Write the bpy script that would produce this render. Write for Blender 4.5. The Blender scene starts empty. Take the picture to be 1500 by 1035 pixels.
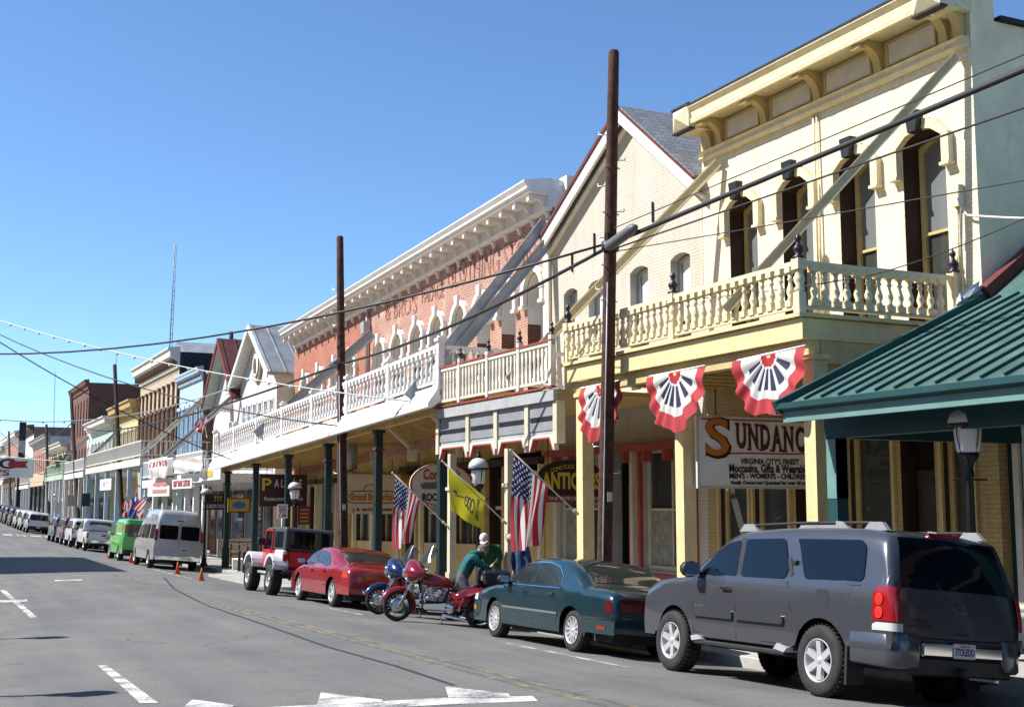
import bpy, bmesh, math, random
from mathutils import Vector, Matrix
random.seed(7)
R = math.radians
scene = bpy.context.scene
col = scene.collection
# ------------------------------------------------------------------ camera
FPX, PCX, PCY, HOR, VPX = 1820., 750., 517.5, 738., -100.
PITCH = math.atan((HOR-PCY)/FPX)
YAW = math.atan2(PCX-VPX, FPX*math.cos(PITCH)+(HOR-PCY)*math.sin(PITCH))
EYE = Vector((0, 0, 1.72))
cam = bpy.data.cameras.new('camera'); camo = bpy.data.objects.new('camera', cam); col.objects.link(camo)
camo.location = EYE
camo.rotation_euler = (R(90)+PITCH, 0, -YAW)
cam.sensor_width = 36.; cam.lens = 36.*FPX/1500.; cam.clip_start = .1; cam.clip_end = 4000
scene.camera = camo
scene.render.resolution_x = 1024; scene.render.resolution_y = 706
# ------------------------------------------------------------------ light
SUN_EL, SUN_AZ = 46., -64.          # azimuth measured from +Y (street direction), negative = left
tosun = Vector((math.sin(R(SUN_AZ))*math.cos(R(SUN_EL)), math.cos(R(SUN_AZ))*math.cos(R(SUN_EL)), math.sin(R(SUN_EL))))
w = bpy.data.worlds.new('World'); scene.world = w; w.use_nodes = True
nt = w.node_tree; nt.nodes.clear()
sky = nt.nodes.new('ShaderNodeTexSky'); sky.sky_type = 'NISHITA'; sky.sun_disc = False
sky.sun_elevation = R(SUN_EL); sky.sun_rotation = R(SUN_AZ); sky.altitude = 2800; sky.air_density = 1.0; sky.dust_density = .0; sky.ozone_density = 2.2
bg = nt.nodes.new('ShaderNodeBackground'); bg.inputs[1].default_value = .11
wo = nt.nodes.new('ShaderNodeOutputWorld')
hs = nt.nodes.new('ShaderNodeMix'); hs.data_type = 'RGBA'; hs.blend_type = 'MULTIPLY'; hs.inputs[0].default_value = 1; hs.inputs[7].default_value = (.78, .95, 1.06, 1)   # camera white balance
nt.links.new(sky.outputs[0], hs.inputs[6]); nt.links.new(hs.outputs[2], bg.inputs[0]); nt.links.new(bg.outputs[0], wo.inputs[0])
sl = bpy.data.lights.new('sun', 'SUN'); sl.energy = 4.6; sl.angle = R(.53); sl.color = (1, .962, .90)
so = bpy.data.objects.new('sun', sl); col.objects.link(so)
so.rotation_euler = (-tosun).to_track_quat('-Z', 'Y').to_euler()
scene.view_settings.view_transform = 'Standard'; scene.view_settings.look = 'None'
scene.view_settings.exposure = .85; scene.view_settings.gamma = 1
scene.render.engine = 'CYCLES'
# ------------------------------------------------------------------ street geometry and pixel rays
_gy = [-60, 0, 11.7, 19, 31, 36, 54, 76, 100, 120, 150, 200, 300, 900]
_gz = [.9, 0, -.48, -.6, -.78, -.82, -.92, -1.0, -.9, -.72, -.3, .7, 3, 16]
def interp(x, xs, ys):
    if x <= xs[0]: return ys[0]
    for i in range(1, len(xs)):
        if x <= xs[i]:
            t = (x-xs[i-1])/(xs[i]-xs[i-1]); return ys[i-1]+t*(ys[i]-ys[i-1])
    return ys[-1]
def gnd0(y): return interp(y, _gy, _gz)
def gnd(y): return sum(gnd0(y+k) for k in (-4, -2, 0, 2, 4))/5.
def cv(y): return -.014*max(0., y-18)           # gentle bend of the street
_cd = [-1.2, 2, 6, 7.8, 9.3, 11.35, 11.36, 15.4]
_cz = [.02, .11, .13, .09, 0, -.20, -.03, .06]
def cz(d): return interp(d, _cd, _cz)
def gz(x, y): return gnd(y)+cz(x-cv(y))
def ray(px, py):
    r = (px-PCX)/FPX; u = (PCY-py)/FPX
    f = math.cos(PITCH)-u*math.sin(PITCH); z = math.sin(PITCH)+u*math.cos(PITCH)
    return Vector((r*math.cos(YAW)+f*math.sin(YAW), -r*math.sin(YAW)+f*math.cos(YAW), z))
def atx(px, py, x): d = ray(px, py); return EYE+d*(x/d.x)
def aty(px, py, y): d = ray(px, py); return EYE+d*(y/d.y)
def atd(px, py, dd):
    x = dd
    for i in range(60): p = atx(px, py, x); x = .5*x+.5*(dd+cv(p.y))
    return p
def atg(px, py):
    z = -.5; d = ray(px, py)
    for i in range(60): p = EYE+d*((z-EYE.z)/d.z); z = .5*z+.5*gz(p.x, p.y)
    return p
# ------------------------------------------------------------------ materials
def lin(c): return tuple(((v/255.)/12.92 if v <= 10 else ((v/255.+.055)/1.055)**2.4) for v in c)
MATS = {}
def newmat(name):
    m = bpy.data.materials.new(name); m.use_nodes = True
    n = m.node_tree; b = n.nodes['Principled BSDF']; MATS[name] = m
    return m, n, b
def N(n, t, **k):
    o = n.nodes.new(t)
    for a, v in k.items(): setattr(o, a, v)
    return o
def mixrgb(n, fac, a, b, mode='MIX'):
    m = N(n, 'ShaderNodeMix', data_type='RGBA', blend_type=mode)
    for s, v in ((0, fac), (6, a), (7, b)):
        if hasattr(v, 'is_linked'): n.links.new(v, m.inputs[s])
        else: m.inputs[s].default_value = v if s == 0 else (*v[:3], 1)
    return m.outputs[2]
def ramp(n, src, p0, p1, c0=(0, 0, 0), c1=(1, 1, 1)):
    r = N(n, 'ShaderNodeValToRGB'); n.links.new(src, r.inputs[0])
    r.color_ramp.elements[0].position = p0; r.color_ramp.elements[1].position = p1
    r.color_ramp.elements[0].color = (*c0, 1); r.color_ramp.elements[1].color = (*c1, 1)
    return r.outputs[0]
def noise(n, vec, scale, detail=4, rough=.55):
    t = N(n, 'ShaderNodeTexNoise'); t.inputs['Scale'].default_value = scale; t.inputs['Detail'].default_value = detail; t.inputs['Roughness'].default_value = rough
    n.links.new(vec, t.inputs[0]); return t.outputs[0]
def bump(n, b, h, strength=.2, dist=.01):
    x = N(n, 'ShaderNodeBump'); x.inputs['Strength'].default_value = strength; x.inputs['Distance'].default_value = dist
    n.links.new(h, x.inputs['Height']); n.links.new(x.outputs[0], b.inputs['Normal'])
def paint(name, rgb, rough=.6, var=.12, scale=2.5, wear=.0, wearcol=(.25, .2, .16), spec=.4, metal=0, bmp=.12):
    """weathered paint / cloth / plaster: colour, uneven tone, streaks, optional chipped wear"""
    if name in MATS: return MATS[name]
    m, n, b = newmat(name); c = N(n, 'ShaderNodeTexCoord').outputs['Object']
    mp = N(n, 'ShaderNodeMapping'); mp.inputs['Scale'].default_value = (1.6, 1.6, .35); n.links.new(c, mp.inputs[0])
    n1 = noise(n, c, scale); n2 = noise(n, mp.outputs[0], scale*2.2, 5, .65)
    dk = tuple(v*(1-2.2*var) for v in rgb); lt = tuple(min(1, v*(1+.9*var)) for v in rgb)
    a = mixrgb(n, ramp(n, n1, .3, .7), dk, lt)
    a = mixrgb(n, ramp(n, n2, .45, .8), a, tuple(v*(1-1.6*var) for v in rgb))
    if wear > 0:
        n3 = noise(n, c, 14, 6, .7)
        a = mixrgb(n, ramp(n, n3, .62-wear*.3, .66-wear*.3), a, wearcol)
    n.links.new(a, b.inputs['Base Color']); b.inputs['Roughness'].default_value = rough
    b.inputs['Specular IOR Level'].default_value = spec; b.inputs['Metallic'].default_value = metal
    if bmp: bump(n, b, noise(n, c, 60, 3), bmp, .004)
    return m
def flat(name, rgb, rough=.5, metal=0, coat=0, emit=0, spec=.5, ior=1.5):
    if name in MATS: return MATS[name]
    m, n, b = newmat(name); b.inputs['Base Color'].default_value = (*rgb, 1); b.inputs['Roughness'].default_value = rough
    b.inputs['Metallic'].default_value = metal; b.inputs['Coat Weight'].default_value = coat; b.inputs['Coat Roughness'].default_value = .03
    b.inputs['Specular IOR Level'].default_value = spec; b.inputs['IOR'].default_value = ior
    return m
def brick(name, c1, c2, mortar, painted=False, msize=.012, rowh=.075, bw=.21, patch=None, bstr=.6):
    m, n, b = newmat(name); c = N(n, 'ShaderNodeTexCoord').outputs['Object']
    s = N(n, 'ShaderNodeSeparateXYZ'); n.links.new(c, s.inputs[0])
    ad = N(n, 'ShaderNodeMath', operation='ADD'); n.links.new(s.outputs[0], ad.inputs[0]); n.links.new(s.outputs[1], ad.inputs[1])
    cb = N(n, 'ShaderNodeCombineXYZ'); n.links.new(ad.outputs[0], cb.inputs[0]); n.links.new(s.outputs[2], cb.inputs[1])
    t = N(n, 'ShaderNodeTexBrick'); t.inputs['Scale'].default_value = 1; t.inputs['Brick Width'].default_value = bw; t.inputs['Row Height'].default_value = rowh
    t.inputs['Mortar Size'].default_value = msize; t.inputs['Mortar Smooth'].default_value = .3; t.inputs['Bias'].default_value = 0
    n.links.new(cb.outputs[0], t.inputs[0])
    for i, v in ((1, c1), (2, c2), (3, mortar)): t.inputs[i].default_value = (*v, 1)
    a = t.outputs[0]
    n1 = noise(n, c, 1.1, 5, .6); n2 = noise(n, c, 9, 4, .6)
    a = mixrgb(n, .55 if not painted else .3, a, mixrgb(n, ramp(n, n1, .3, .7), (.55, .55, .55), (1.1, 1.08, 1.05)), 'MULTIPLY')
    a = mixrgb(n, .35, a, mixrgb(n, n2, (.6, .6, .6), (1.15, 1.15, 1.15)), 'MULTIPLY')
    if painted:
        mp = N(n, 'ShaderNodeMapping'); mp.inputs['Scale'].default_value = (2.6, 2.6, .22); n.links.new(c, mp.inputs[0])
        a = mixrgb(n, .6, a, mixrgb(n, ramp(n, noise(n, mp.outputs[0], 1.6, 6, .7), .48, .78), (1, 1, 1), (.70, .66, .60)), 'MULTIPLY')
        a = mixrgb(n, ramp(n, noise(n, c, 5.5, 7, .75), .685, .70), a, (.46, .30, .22))
    if patch: a = mixrgb(n, ramp(n, noise(n, c, .9, 6, .7), .55, .72), a, patch)
    n.links.new(a, b.inputs['Base Color']); b.inputs['Roughness'].default_value = .75
    inv = N(n, 'ShaderNodeMath', operation='SUBTRACT'); inv.inputs[0].default_value = 1; n.links.new(t.outputs[1], inv.inputs[1])
    ad2 = N(n, 'ShaderNodeMath', operation='MULTIPLY_ADD'); n.links.new(n2, ad2.inputs[0]); ad2.inputs[1].default_value = .5; n.links.new(inv.outputs[0], ad2.inputs[2])
    bump(n, b, ad2.outputs[0], bstr, .012)
    return m
def boards(name, rgb, h=.14, vertical=False, dark=.55, rough=.6):
    """painted lap boards: a real groove each h metres, tone differs board to board"""
    m, n, b = newmat(name); c = N(n, 'ShaderNodeTexCoord').outputs['Object']
    s = N(n, 'ShaderNodeSeparateXYZ'); n.links.new(c, s.inputs[0])
    if vertical:
        ad = N(n, 'ShaderNodeMath', operation='ADD'); n.links.new(s.outputs[0], ad.inputs[0]); n.links.new(s.outputs[1], ad.inputs[1]); src = ad.outputs[0]
    else: src = s.outputs[2]
    dv = N(n, 'ShaderNodeMath', operation='DIVIDE'); n.links.new(src, dv.inputs[0]); dv.inputs[1].default_value = h
    fr = N(n, 'ShaderNodeMath', operation='FRACT'); n.links.new(dv.outputs[0], fr.inputs[0])
    fl = N(n, 'ShaderNodeMath', operation='FLOOR'); n.links.new(dv.outputs[0], fl.inputs[0])
    wn = N(n, 'ShaderNodeTexWhiteNoise', noise_dimensions='1D'); n.links.new(fl.outputs[0], wn.inputs['W'])
    a = mixrgb(n, wn.outputs[0], tuple(v*.88 for v in rgb), rgb)
    a = mixrgb(n, ramp(n, noise(n, c, 3, 5, .65), .4, .75), a, tuple(v*.8 for v in rgb))
    g = ramp(n, fr.outputs[0], .0, .12)
    a = mixrgb(n, g, tuple(v*dark for v in rgb), a)
    n.links.new(a, b.inputs['Base Color']); b.inputs['Roughness'].default_value = rough
    bump(n, b, g, .5, .015)
    return m
def metal(name, rgb, rough=.3): return flat(name, rgb, rough, 1)
def glassmat(name, rgb=(.015, .02, .022), rough=.06, ior=1.7):
    m, n, b = newmat(name); c = N(n, 'ShaderNodeTexCoord').outputs['Object']
    b.inputs['Base Color'].default_value = (*rgb, 1); b.inputs['Roughness'].default_value = rough; b.inputs['IOR'].default_value = ior
    bump(n, b, noise(n, c, 2.2, 2), .05, .02)
    return m
def carpaint(name, rgb, metallic=.35, rough=.28):
    m, n, b = newmat(name); c = N(n, 'ShaderNodeTexCoord').outputs['Object']
    a = mixrgb(n, ramp(n, noise(n, c, 3.5, 5, .7), .35, .8), rgb, tuple(v*.8+.012 for v in rgb))   # road dust
    n.links.new(a, b.inputs['Base Color']); b.inputs['Metallic'].default_value = metallic; b.inputs['Roughness'].default_value = rough
    b.inputs['Coat Weight'].default_value = .9; b.inputs['Coat Roughness'].default_value = .05
    bump(n, b, noise(n, c, 1.3, 1), .02, .02)
    return m
# ------------------------------------------------------------------ mesh helpers
class MB:
    def __init__(s, xf=None): s.v = []; s.f = []; s.xf = xf; s.mi = []; s.cur = 0; s.sm = []; s.smooth = False
    def pt(s, p):
        s.v.append(tuple(p)); return len(s.v)-1
    def face(s, ids): s.f.append(tuple(ids)); s.mi.append(s.cur); s.sm.append(s.smooth)
    def poly(s, pts): s.face([s.pt(p) for p in pts])
    def box(s, x0, x1, y0, y1, z0, z1):
        b = len(s.v)
        for z in (z0, z1):
            for (x, y) in ((x0, y0), (x1, y0), (x1, y1), (x0, y1)): s.v.append((x, y, z))
        for q in ((3, 2, 1, 0), (4, 5, 6, 7), (0, 1, 5, 4), (1, 2, 6, 5), (2, 3, 7, 6), (3, 0, 4, 7)): s.face([b+i for i in q])
        return s
    def bar(s, p, q, w, h, up=(0, 0, 1)):
        """rectangular bar from p to q, w wide, h deep"""
        p, q = Vector(p), Vector(q); a = (q-p).normalized(); u = Vector(up)
        if abs(a.dot(u)) > .98: u = Vector((1, 0, 0))
        sx = a.cross(u).normalized()*w/2; sy = sx.cross(a).normalized()*h/2; b = len(s.v)
        for e in (p, q):
            for (i, j) in ((-1, -1), (1, -1), (1, 1), (-1, 1)): s.v.append(tuple(e+sx*i+sy*j))
        for f in ((3, 2, 1, 0), (4, 5, 6, 7), (0, 1, 5, 4), (1, 2, 6, 5), (2, 3, 7, 6), (3, 0, 4, 7)): s.face([b+i for i in f])
        return s
    def cyl(s, p, q, r0, r1=None, n=10, caps=True):
        r1 = r0 if r1 is None else r1
        p, q = Vector(p), Vector(q); a = (q-p).normalized(); u = Vector((0, 0, 1)) if abs(a.z) < .9 else Vector((1, 0, 0))
        e1 = a.cross(u).normalized(); e2 = a.cross(e1); b = len(s.v)
        for (c, r) in ((p, r0), (q, r1)):
            for i in range(n):
                t = 2*math.pi*i/n; s.v.append(tuple(c+e1*r*math.cos(t)+e2*r*math.sin(t)))
        sm = s.smooth; s.smooth = True
        for i in range(n): j = (i+1) % n; s.face((b+i, b+n+i, b+n+j, b+j))
        s.smooth = False
        if caps: s.face([b+i for i in range(n)]); s.face([b+n+i for i in range(n)][::-1])
        s.smooth = sm
        return s
    def tube(s, path, r, n=6):
        path = [Vector(p) for p in path]; b = len(s.v); sm = s.smooth; s.smooth = True
        for k, p in enumerate(path):
            a = (path[min(k+1, len(path)-1)]-path[max(k-1, 0)]).normalized()
            u = Vector((0, 0, 1)) if abs(a.z) < .95 else Vector((1, 0, 0))
            e1 = a.cross(u).normalized(); e2 = a.cross(e1); rr = r[k] if isinstance(r, (list, tuple)) else r
            for i in range(n):
                t = 2*math.pi*i/n; s.v.append(tuple(p+e1*rr*math.cos(t)+e2*rr*math.sin(t)))
        for k in range(len(path)-1):
            for i in range(n):
                j = (i+1) % n; s.face((b+k*n+i, b+(k+1)*n+i, b+(k+1)*n+j, b+k*n+j))
        s.face([b+i for i in range(n)]); s.face([b+(len(path)-1)*n+i for i in range(n)][::-1]); s.smooth = sm
        return s
    def lathe(s, prof, n=12, c=(0, 0, 0), ax='z', smooth=True, caps=True):
        """prof: (radius, height)"""
        b = len(s.v); sm = s.smooth; s.smooth = smooth
        for (r, h) in prof:
            for i in range(n):
                t = 2*math.pi*(i+.5)/n; x, y = r*math.cos(t), r*math.sin(t)
                p = {'z': (x, y, h), 'y': (x, h, y), 'x': (h, x, y)}[ax]
                s.v.append((p[0]+c[0], p[1]+c[1], p[2]+c[2]))
        flip = ax == 'y'
        for k in range(len(prof)-1):
            for i in range(n):
                j = (i+1) % n; f = (b+k*n+i, b+k*n+j, b+(k+1)*n+j, b+(k+1)*n+i); s.face(f[::-1] if flip else f)
        s.smooth = False
        f0 = [b+i for i in range(n)][::-1]; f1 = [b+(len(prof)-1)*n+i for i in range(n)]
        if caps and prof[0][0] > 1e-4: s.face(f0[::-1] if flip else f0)
        if caps and prof[-1][0] > 1e-4: s.face(f1[::-1] if flip else f1)
        s.smooth = sm
        return s
    def prism(s, pts, d0, d1, plane='xz'):
        """extrude 2D polygon: plane xz -> along y, yz -> along x, xy -> along z"""
        def m(a, b, d): return {'xz': (a, d, b), 'yz': (d, a, b), 'xy': (a, b, d)}[plane]
        n = len(pts); b = len(s.v)
        for d in (d0, d1):
            for (p, q) in pts: s.v.append(m(p, q, d))
        s.face([b+i for i in range(n)]); s.face([b+n+i for i in range(n)][::-1])
        for i in range(n): j = (i+1) % n; s.face((b+i, b+n+i, b+n+j, b+j))
        return s
    def sweep(s, prof, x0, x1):
        """(y,z) profile swept along x, closed"""
        return s.prism(prof, x0, x1, 'yz')
    def grid(s, fn, nu, nv, smooth=True):
        b = len(s.v); sm = s.smooth; s.smooth = smooth
        for i in range(nu+1):
            for j in range(nv+1): s.v.append(tuple(fn(i/nu, j/nv)))
        for i in range(nu):
            for j in range(nv):
                a = b+i*(nv+1)+j; s.face((a, a+nv+1, a+nv+2, a+1))
        s.smooth = sm
        return s
    def mesh(s, name, mats, recalc=True, bevel=0):
        me = bpy.data.meshes.new(name)
        vs = [tuple(s.xf(p)) for p in s.v] if s.xf else s.v
        me.from_pydata(vs, [], s.f)
        mats = mats if isinstance(mats, (list, tuple)) else [mats]
        for m in mats: me.materials.append(m)
        me.polygons.foreach_set('material_index', s.mi); me.polygons.foreach_set('use_smooth', s.sm)
        if recalc:
            bm = bmesh.new(); bm.from_mesh(me); bmesh.ops.recalc_face_normals(bm, faces=bm.faces)
            if bevel: bmesh.ops.bevel(bm, geom=[e for e in bm.edges if len(e.link_faces) == 2 and e.calc_face_angle(0) > .6], offset=bevel, segments=1, affect='EDGES', clamp_overlap=True)
            bm.to_mesh(me); bm.free()
        me.update(); return me
    def build(s, name, mats, parent=None, recalc=True, bevel=0, loc=(0, 0, 0)):
        return ob(name, s.mesh(name, mats, recalc, bevel), parent, loc)
def ob(name, me, parent=None, loc=(0, 0, 0), rot=(0, 0, 0), sc=None):
    o = bpy.data.objects.new(name, me); col.objects.link(o)
    o.location = loc; o.rotation_euler = rot
    if sc: o.scale = sc
    if parent: o.parent = parent
    return o
def tag(o, label, cat, group=None):
    o['label'] = label; o['category'] = cat
    if group: o['group'] = group
    return o
def thing(name, label, cat, loc=(0, 0, 0), rot=(0, 0, 0), group=None):
    return tag(ob(name, None, None, loc, rot), label, cat, group)
def struct(o, kind='structure'): o['kind'] = kind; return o
_tc = {}
def textmesh(txt, size, ext=.004, bold=0., shear=0., space=1.):
    k = (txt, size, ext, bold, shear, space)
    if k not in _tc:
        cu = bpy.data.curves.new('t', 'FONT'); cu.body = txt; cu.size = size; cu.extrude = ext; cu.offset = bold; cu.shear = shear
        cu.align_x = 'CENTER'; cu.align_y = 'CENTER'; cu.resolution_u = 3; cu.space_character = space
        o = bpy.data.objects.new('t', cu); col.objects.link(o)
        dg = bpy.context.evaluated_depsgraph_get(); me = bpy.data.meshes.new_from_object(o.evaluated_get(dg))
        bpy.data.objects.remove(o); bpy.data.curves.remove(cu); me.materials.clear(); _tc[k] = me
    return _tc[k].copy()
def text(name, txt, size, mat, parent, loc, rot, width=None, ext=.004, bold=0., shear=0., space=1.):
    me = textmesh(txt, size, ext, bold, shear, space); me.materials.append(mat)
    o = ob(name, me, parent, loc, rot)
    if width:
        xs = [v.co.x for v in me.vertices]
        if xs and max(xs) > min(xs): o.scale = (width/(max(xs)-min(xs)), 1, 1)
    return o
FACE_STREET = (R(90), 0, R(180))     # in a building's own frame: reads from the street
FACE_CAM = (R(90), 0, 0)             # in world axes: faces -Y, towards the viewer
# ------------------------------------------------------------------ shared materials
def asphalt():
    m, n, b = newmat('asphalt'); c = N(n, 'ShaderNodeTexCoord').outputs['Object']
    mp = N(n, 'ShaderNodeMapping'); mp.inputs['Scale'].default_value = (1, .07, 1); n.links.new(c, mp.inputs[0])
    f = noise(n, c, 90, 3, .7); l = noise(n, c, .5, 5, .6); st = noise(n, mp.outputs[0], 1.5, 3, .5)
    f2 = noise(n, c, 22, 4, .7); a = mixrgb(n, ramp(n, f, .32, .7), (.075, .075, .073), (.235, .232, .224)); a = mixrgb(n, .5, a, mixrgb(n, ramp(n, f2, .3, .72), (.6, .6, .6), (1.3, 1.3, 1.28)), 'MULTIPLY')
    oil = ramp(n, noise(n, c, 1.7, 4, .6), .60, .74); a = mixrgb(n, .45, a, mixrgb(n, oil, (1, 1, 1), (.45, .44, .43)), 'MULTIPLY')
    a = mixrgb(n, .6, a, mixrgb(n, ramp(n, l, .3, .7), (.66, .66, .66), (1.2, 1.19, 1.15)), 'MULTIPLY')
    a = mixrgb(n, .7, a, mixrgb(n, ramp(n, st, .35, .7), (.78, .78, .8), (1.12, 1.12, 1.1)), 'MULTIPLY')
    v = N(n, 'ShaderNodeTexVoronoi', feature='DISTANCE_TO_EDGE'); v.inputs['Scale'].default_value = .42
    wv = N(n, 'ShaderNodeVectorMath', operation='ADD'); nn = N(n, 'ShaderNodeTexNoise'); nn.inputs['Scale'].default_value = 1.2; n.links.new(c, nn.inputs[0])
    n.links.new(c, wv.inputs[0]); n.links.new(nn.outputs[1], wv.inputs[1]); n.links.new(wv.outputs[0], v.inputs[0])
    k = ramp(n, v.outputs[0], .003, .012); km = mixrgb(n, ramp(n, noise(n, c, .25, 2), .5, .6), (1, 1, 1), k)
    a = mixrgb(n, 1., a, mixrgb(n, .55, (1, 1, 1), km), 'MULTIPLY')
    n.links.new(a, b.inputs['Base Color']); b.inputs['Roughness'].default_value = .85
    bump(n, b, f, .35, .006); return m
M_ASPH = asphalt()
M_CONC = paint('concrete', (.42, .41, .38), .85, .14, 1.5, .12, (.25, .24, .22), bmp=.3)
M_CURBRED = paint('red_kerb_paint', (.42, .07, .04), .7, .15, 4, .5, (.35, .3, .26))
M_DIRT = paint('dry_ground', (.30, .25, .18), .95, .2, .4)
def roadpaint(name, rgb, lo, hi):
    m, n, b = newmat(name); c = N(n, 'ShaderNodeTexCoord').outputs['Object']
    f = noise(n, c, 24, 6, .75); g = noise(n, c, 2.2, 3)
    ad = N(n, 'ShaderNodeMath', operation='ADD'); n.links.new(f, ad.inputs[0]); n.links.new(g, ad.inputs[1])
    dv = N(n, 'ShaderNodeMath', operation='MULTIPLY'); n.links.new(ad.outputs[0], dv.inputs[0]); dv.inputs[1].default_value = .5
    a = mixrgb(n, ramp(n, dv.outputs[0], lo, hi), rgb, (.10, .1, .098))
    n.links.new(a, b.inputs['Base Color']); b.inputs['Roughness'].default_value = .8; return m
M_RWHITE = roadpaint('road_white', (.66, .66, .63), .42, .60)
M_RYEL = roadpaint('road_yellow_worn', (.40, .28, .09), .33, .52)
M_WHITE = paint('white_paint', (.80, .80, .79), .55, .06, 3, .06, (.45, .42, .38))
M_OFFW = paint('off_white_paint', (.68, .65, .57), .6, .08)
M_CREAM = paint('cream_yellow_paint', (.74, .66, .44), .6, .07, 3, .08, (.5, .42, .26))
M_YPOST = paint('yellow_post_paint', (.74, .60, .31), .6, .08, 3, .08, (.52, .40, .2))
M_YTRIM = paint('yellow_trim', (.57, .45, .20), .6, .08, 3, .08, (.42, .34, .18))
M_OCHRE = paint('ochre_paint', (.56, .40, .15), .65, .12)
M_TAN = paint('tan_paint', (.60, .55, .40), .6, .07)
M_REDTRIM = paint('brick_red_trim', (.36, .07, .045), .6, .12)
M_GREYBL = paint('grey_blue_trim', (.40, .41, .41), .6, .08)
M_BLACK = paint('black_iron', (.018, .018, .02), .45, .2)
M_FINIAL = paint('dark_finial', (.035, .02, .03), .4, .2)
M_DKGRN = paint('dark_green_post', (.010, .032, .032), .5, .15)
M_TEAL = paint('teal_roof_metal', (.075, .165, .145), .5, .2, 1.6, .04, (.16, .2, .18), metal=.1)
M_TEALD = paint('teal_dark_trim', (.012, .06, .065), .5, .12)
M_TEALL = paint('teal_fascia', (.14, .27, .245), .55, .08)
M_DKBR = paint('dark_brown_shutter', (.05, .025, .018), .6, .2)
M_WOODP = paint('pole_wood', (.09, .038, .025), .9, .32, 7, .25, (.035, .02, .016), bmp=1.)
M_GALV = paint('galvanised', (.44, .46, .48), .45, .14, 2, metal=.2)
M_STEEL = metal('bolt_steel', (.6, .6, .6), .35)
M_CHROME = metal('chrome', (.82, .82, .82), .08)
M_ALU = flat('alloy_wheel', (.60, .60, .61), .3, .45)
M_TYRE = paint('tyre_rubber', (.028, .028, .028), .8, .25, 8)
M_DARK = flat('shadow_gap_black', (.008, .008, .008), .7)
M_GLASS = glassmat('window_glass', (.045, .05, .045), .05, 1.55)
M_GLASSB = glassmat('window_glass_pale', (.16, .18, .18), .1)
M_CGLASS = glassmat('car_glass', (.003, .005, .009), .03, 1.45)
M_CGLASSC = glassmat('car_glass_clearer', (.018, .026, .026), .04, 1.5)
M_BLIND = paint('window_blind', (.62, .66, .68), .7, .05)
M_CURTAIN = paint('curtain', (.32, .31, .25), .8, .2, 6)
M_SHINGLE = brick('grey_shingle', (.17, .18, .2), (.24, .25, .27), (.09, .09, .1), rowh=.14, bw=.3, msize=.008)
M_BRICK = brick('red_brick', (.52, .22, .15), (.40, .155, .105), (.58, .48, .41), patch=(.58, .46, .38))
M_BRICK2 = brick('red_brick_clean', (.54, .19, .115), (.46, .15, .09), (.34, .2, .15))
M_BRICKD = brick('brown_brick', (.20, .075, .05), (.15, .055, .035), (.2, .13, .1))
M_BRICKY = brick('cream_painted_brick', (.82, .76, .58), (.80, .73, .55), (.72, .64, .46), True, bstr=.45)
M_BRICKT = brick('tan_painted_brick', (.63, .59, .50), (.60, .56, .47), (.51, .46, .38), True, bstr=.45)
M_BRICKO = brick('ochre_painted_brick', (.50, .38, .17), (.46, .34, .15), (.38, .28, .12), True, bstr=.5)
M_GREYP = paint('grey_panel', (.26, .27, .28), .6, .1)
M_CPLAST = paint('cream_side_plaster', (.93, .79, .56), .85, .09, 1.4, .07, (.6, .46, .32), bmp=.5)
M_PLAST = paint('old_plaster', (.90, .83, .67), .85, .12, 1.4, .06, (.5, .42, .34), bmp=.4)
M_ROOFDK = paint('dark_roofing', (.035, .035, .04), .8, .3, 6)
M_TINROOF = paint('tin_roof', (.36, .37, .38), .45, .16, 1.2, .1, (.25, .2, .17), metal=.35)
M_BRNROOF = paint('brown_metal_roof', (.13, .045, .04), .5, .12)
# ------------------------------------------------------------------ terrain, road, pavement
mb = MB()
ys = [-900, -400, -200, -80, -30]+[i*6 for i in range(0, 60)]+[400, 500, 700, 900]
xs = [-900, -500, -300, -160, -80, -25, -5, 0, 11, 16, 40, 90, 300, 900]
idx = {}
for y in ys:
    for x in xs:
        side = 0 if -25 <= x <= 40 else (abs(x-8)-40)*(-.10 if x > 0 else .34)
        if y < -80: side = max(side, (-80-y)*.10)
        side *= 1+.25*math.sin(x*.013+y*.017)
        idx[(x, y)] = mb.pt((x, y, gnd(y)-.45+side))
for a, b in zip(ys, ys[1:]):
    for c, d in zip(xs, xs[1:]): mb.face((idx[(c, a)], idx[(d, a)], idx[(d, b)], idx[(c, b)]))
struct(mb.build('ground', M_DIRT))
YR = [-40+2*i for i in range(190)]
def strip(mbx, ds, y0, y1, step=1.5, lift=0., zf=None):
    n = max(1, int(math.ceil((y1-y0)/step))); b = len(mbx.v)
    for i in range(n+1):
        y = y0+(y1-y0)*i/n
        for d in ds: x = d+cv(y); mbx.v.append((x, y, (zf(x, y) if zf else gz(x, y))+lift))
    k = len(ds)
    for i in range(n):
        for j in range(k-1): a = b+i*k+j; mbx.face((a, a+1, a+k+1, a+k))
    return mbx
mb = MB(); mb.smooth = True
struct(strip(mb, [-1.2, .4, 2, 4, 6, 6.9, 7.8, 8.5, 9.3, 10.3, 11.349], -40, 330).build('road', M_ASPH))
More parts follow.
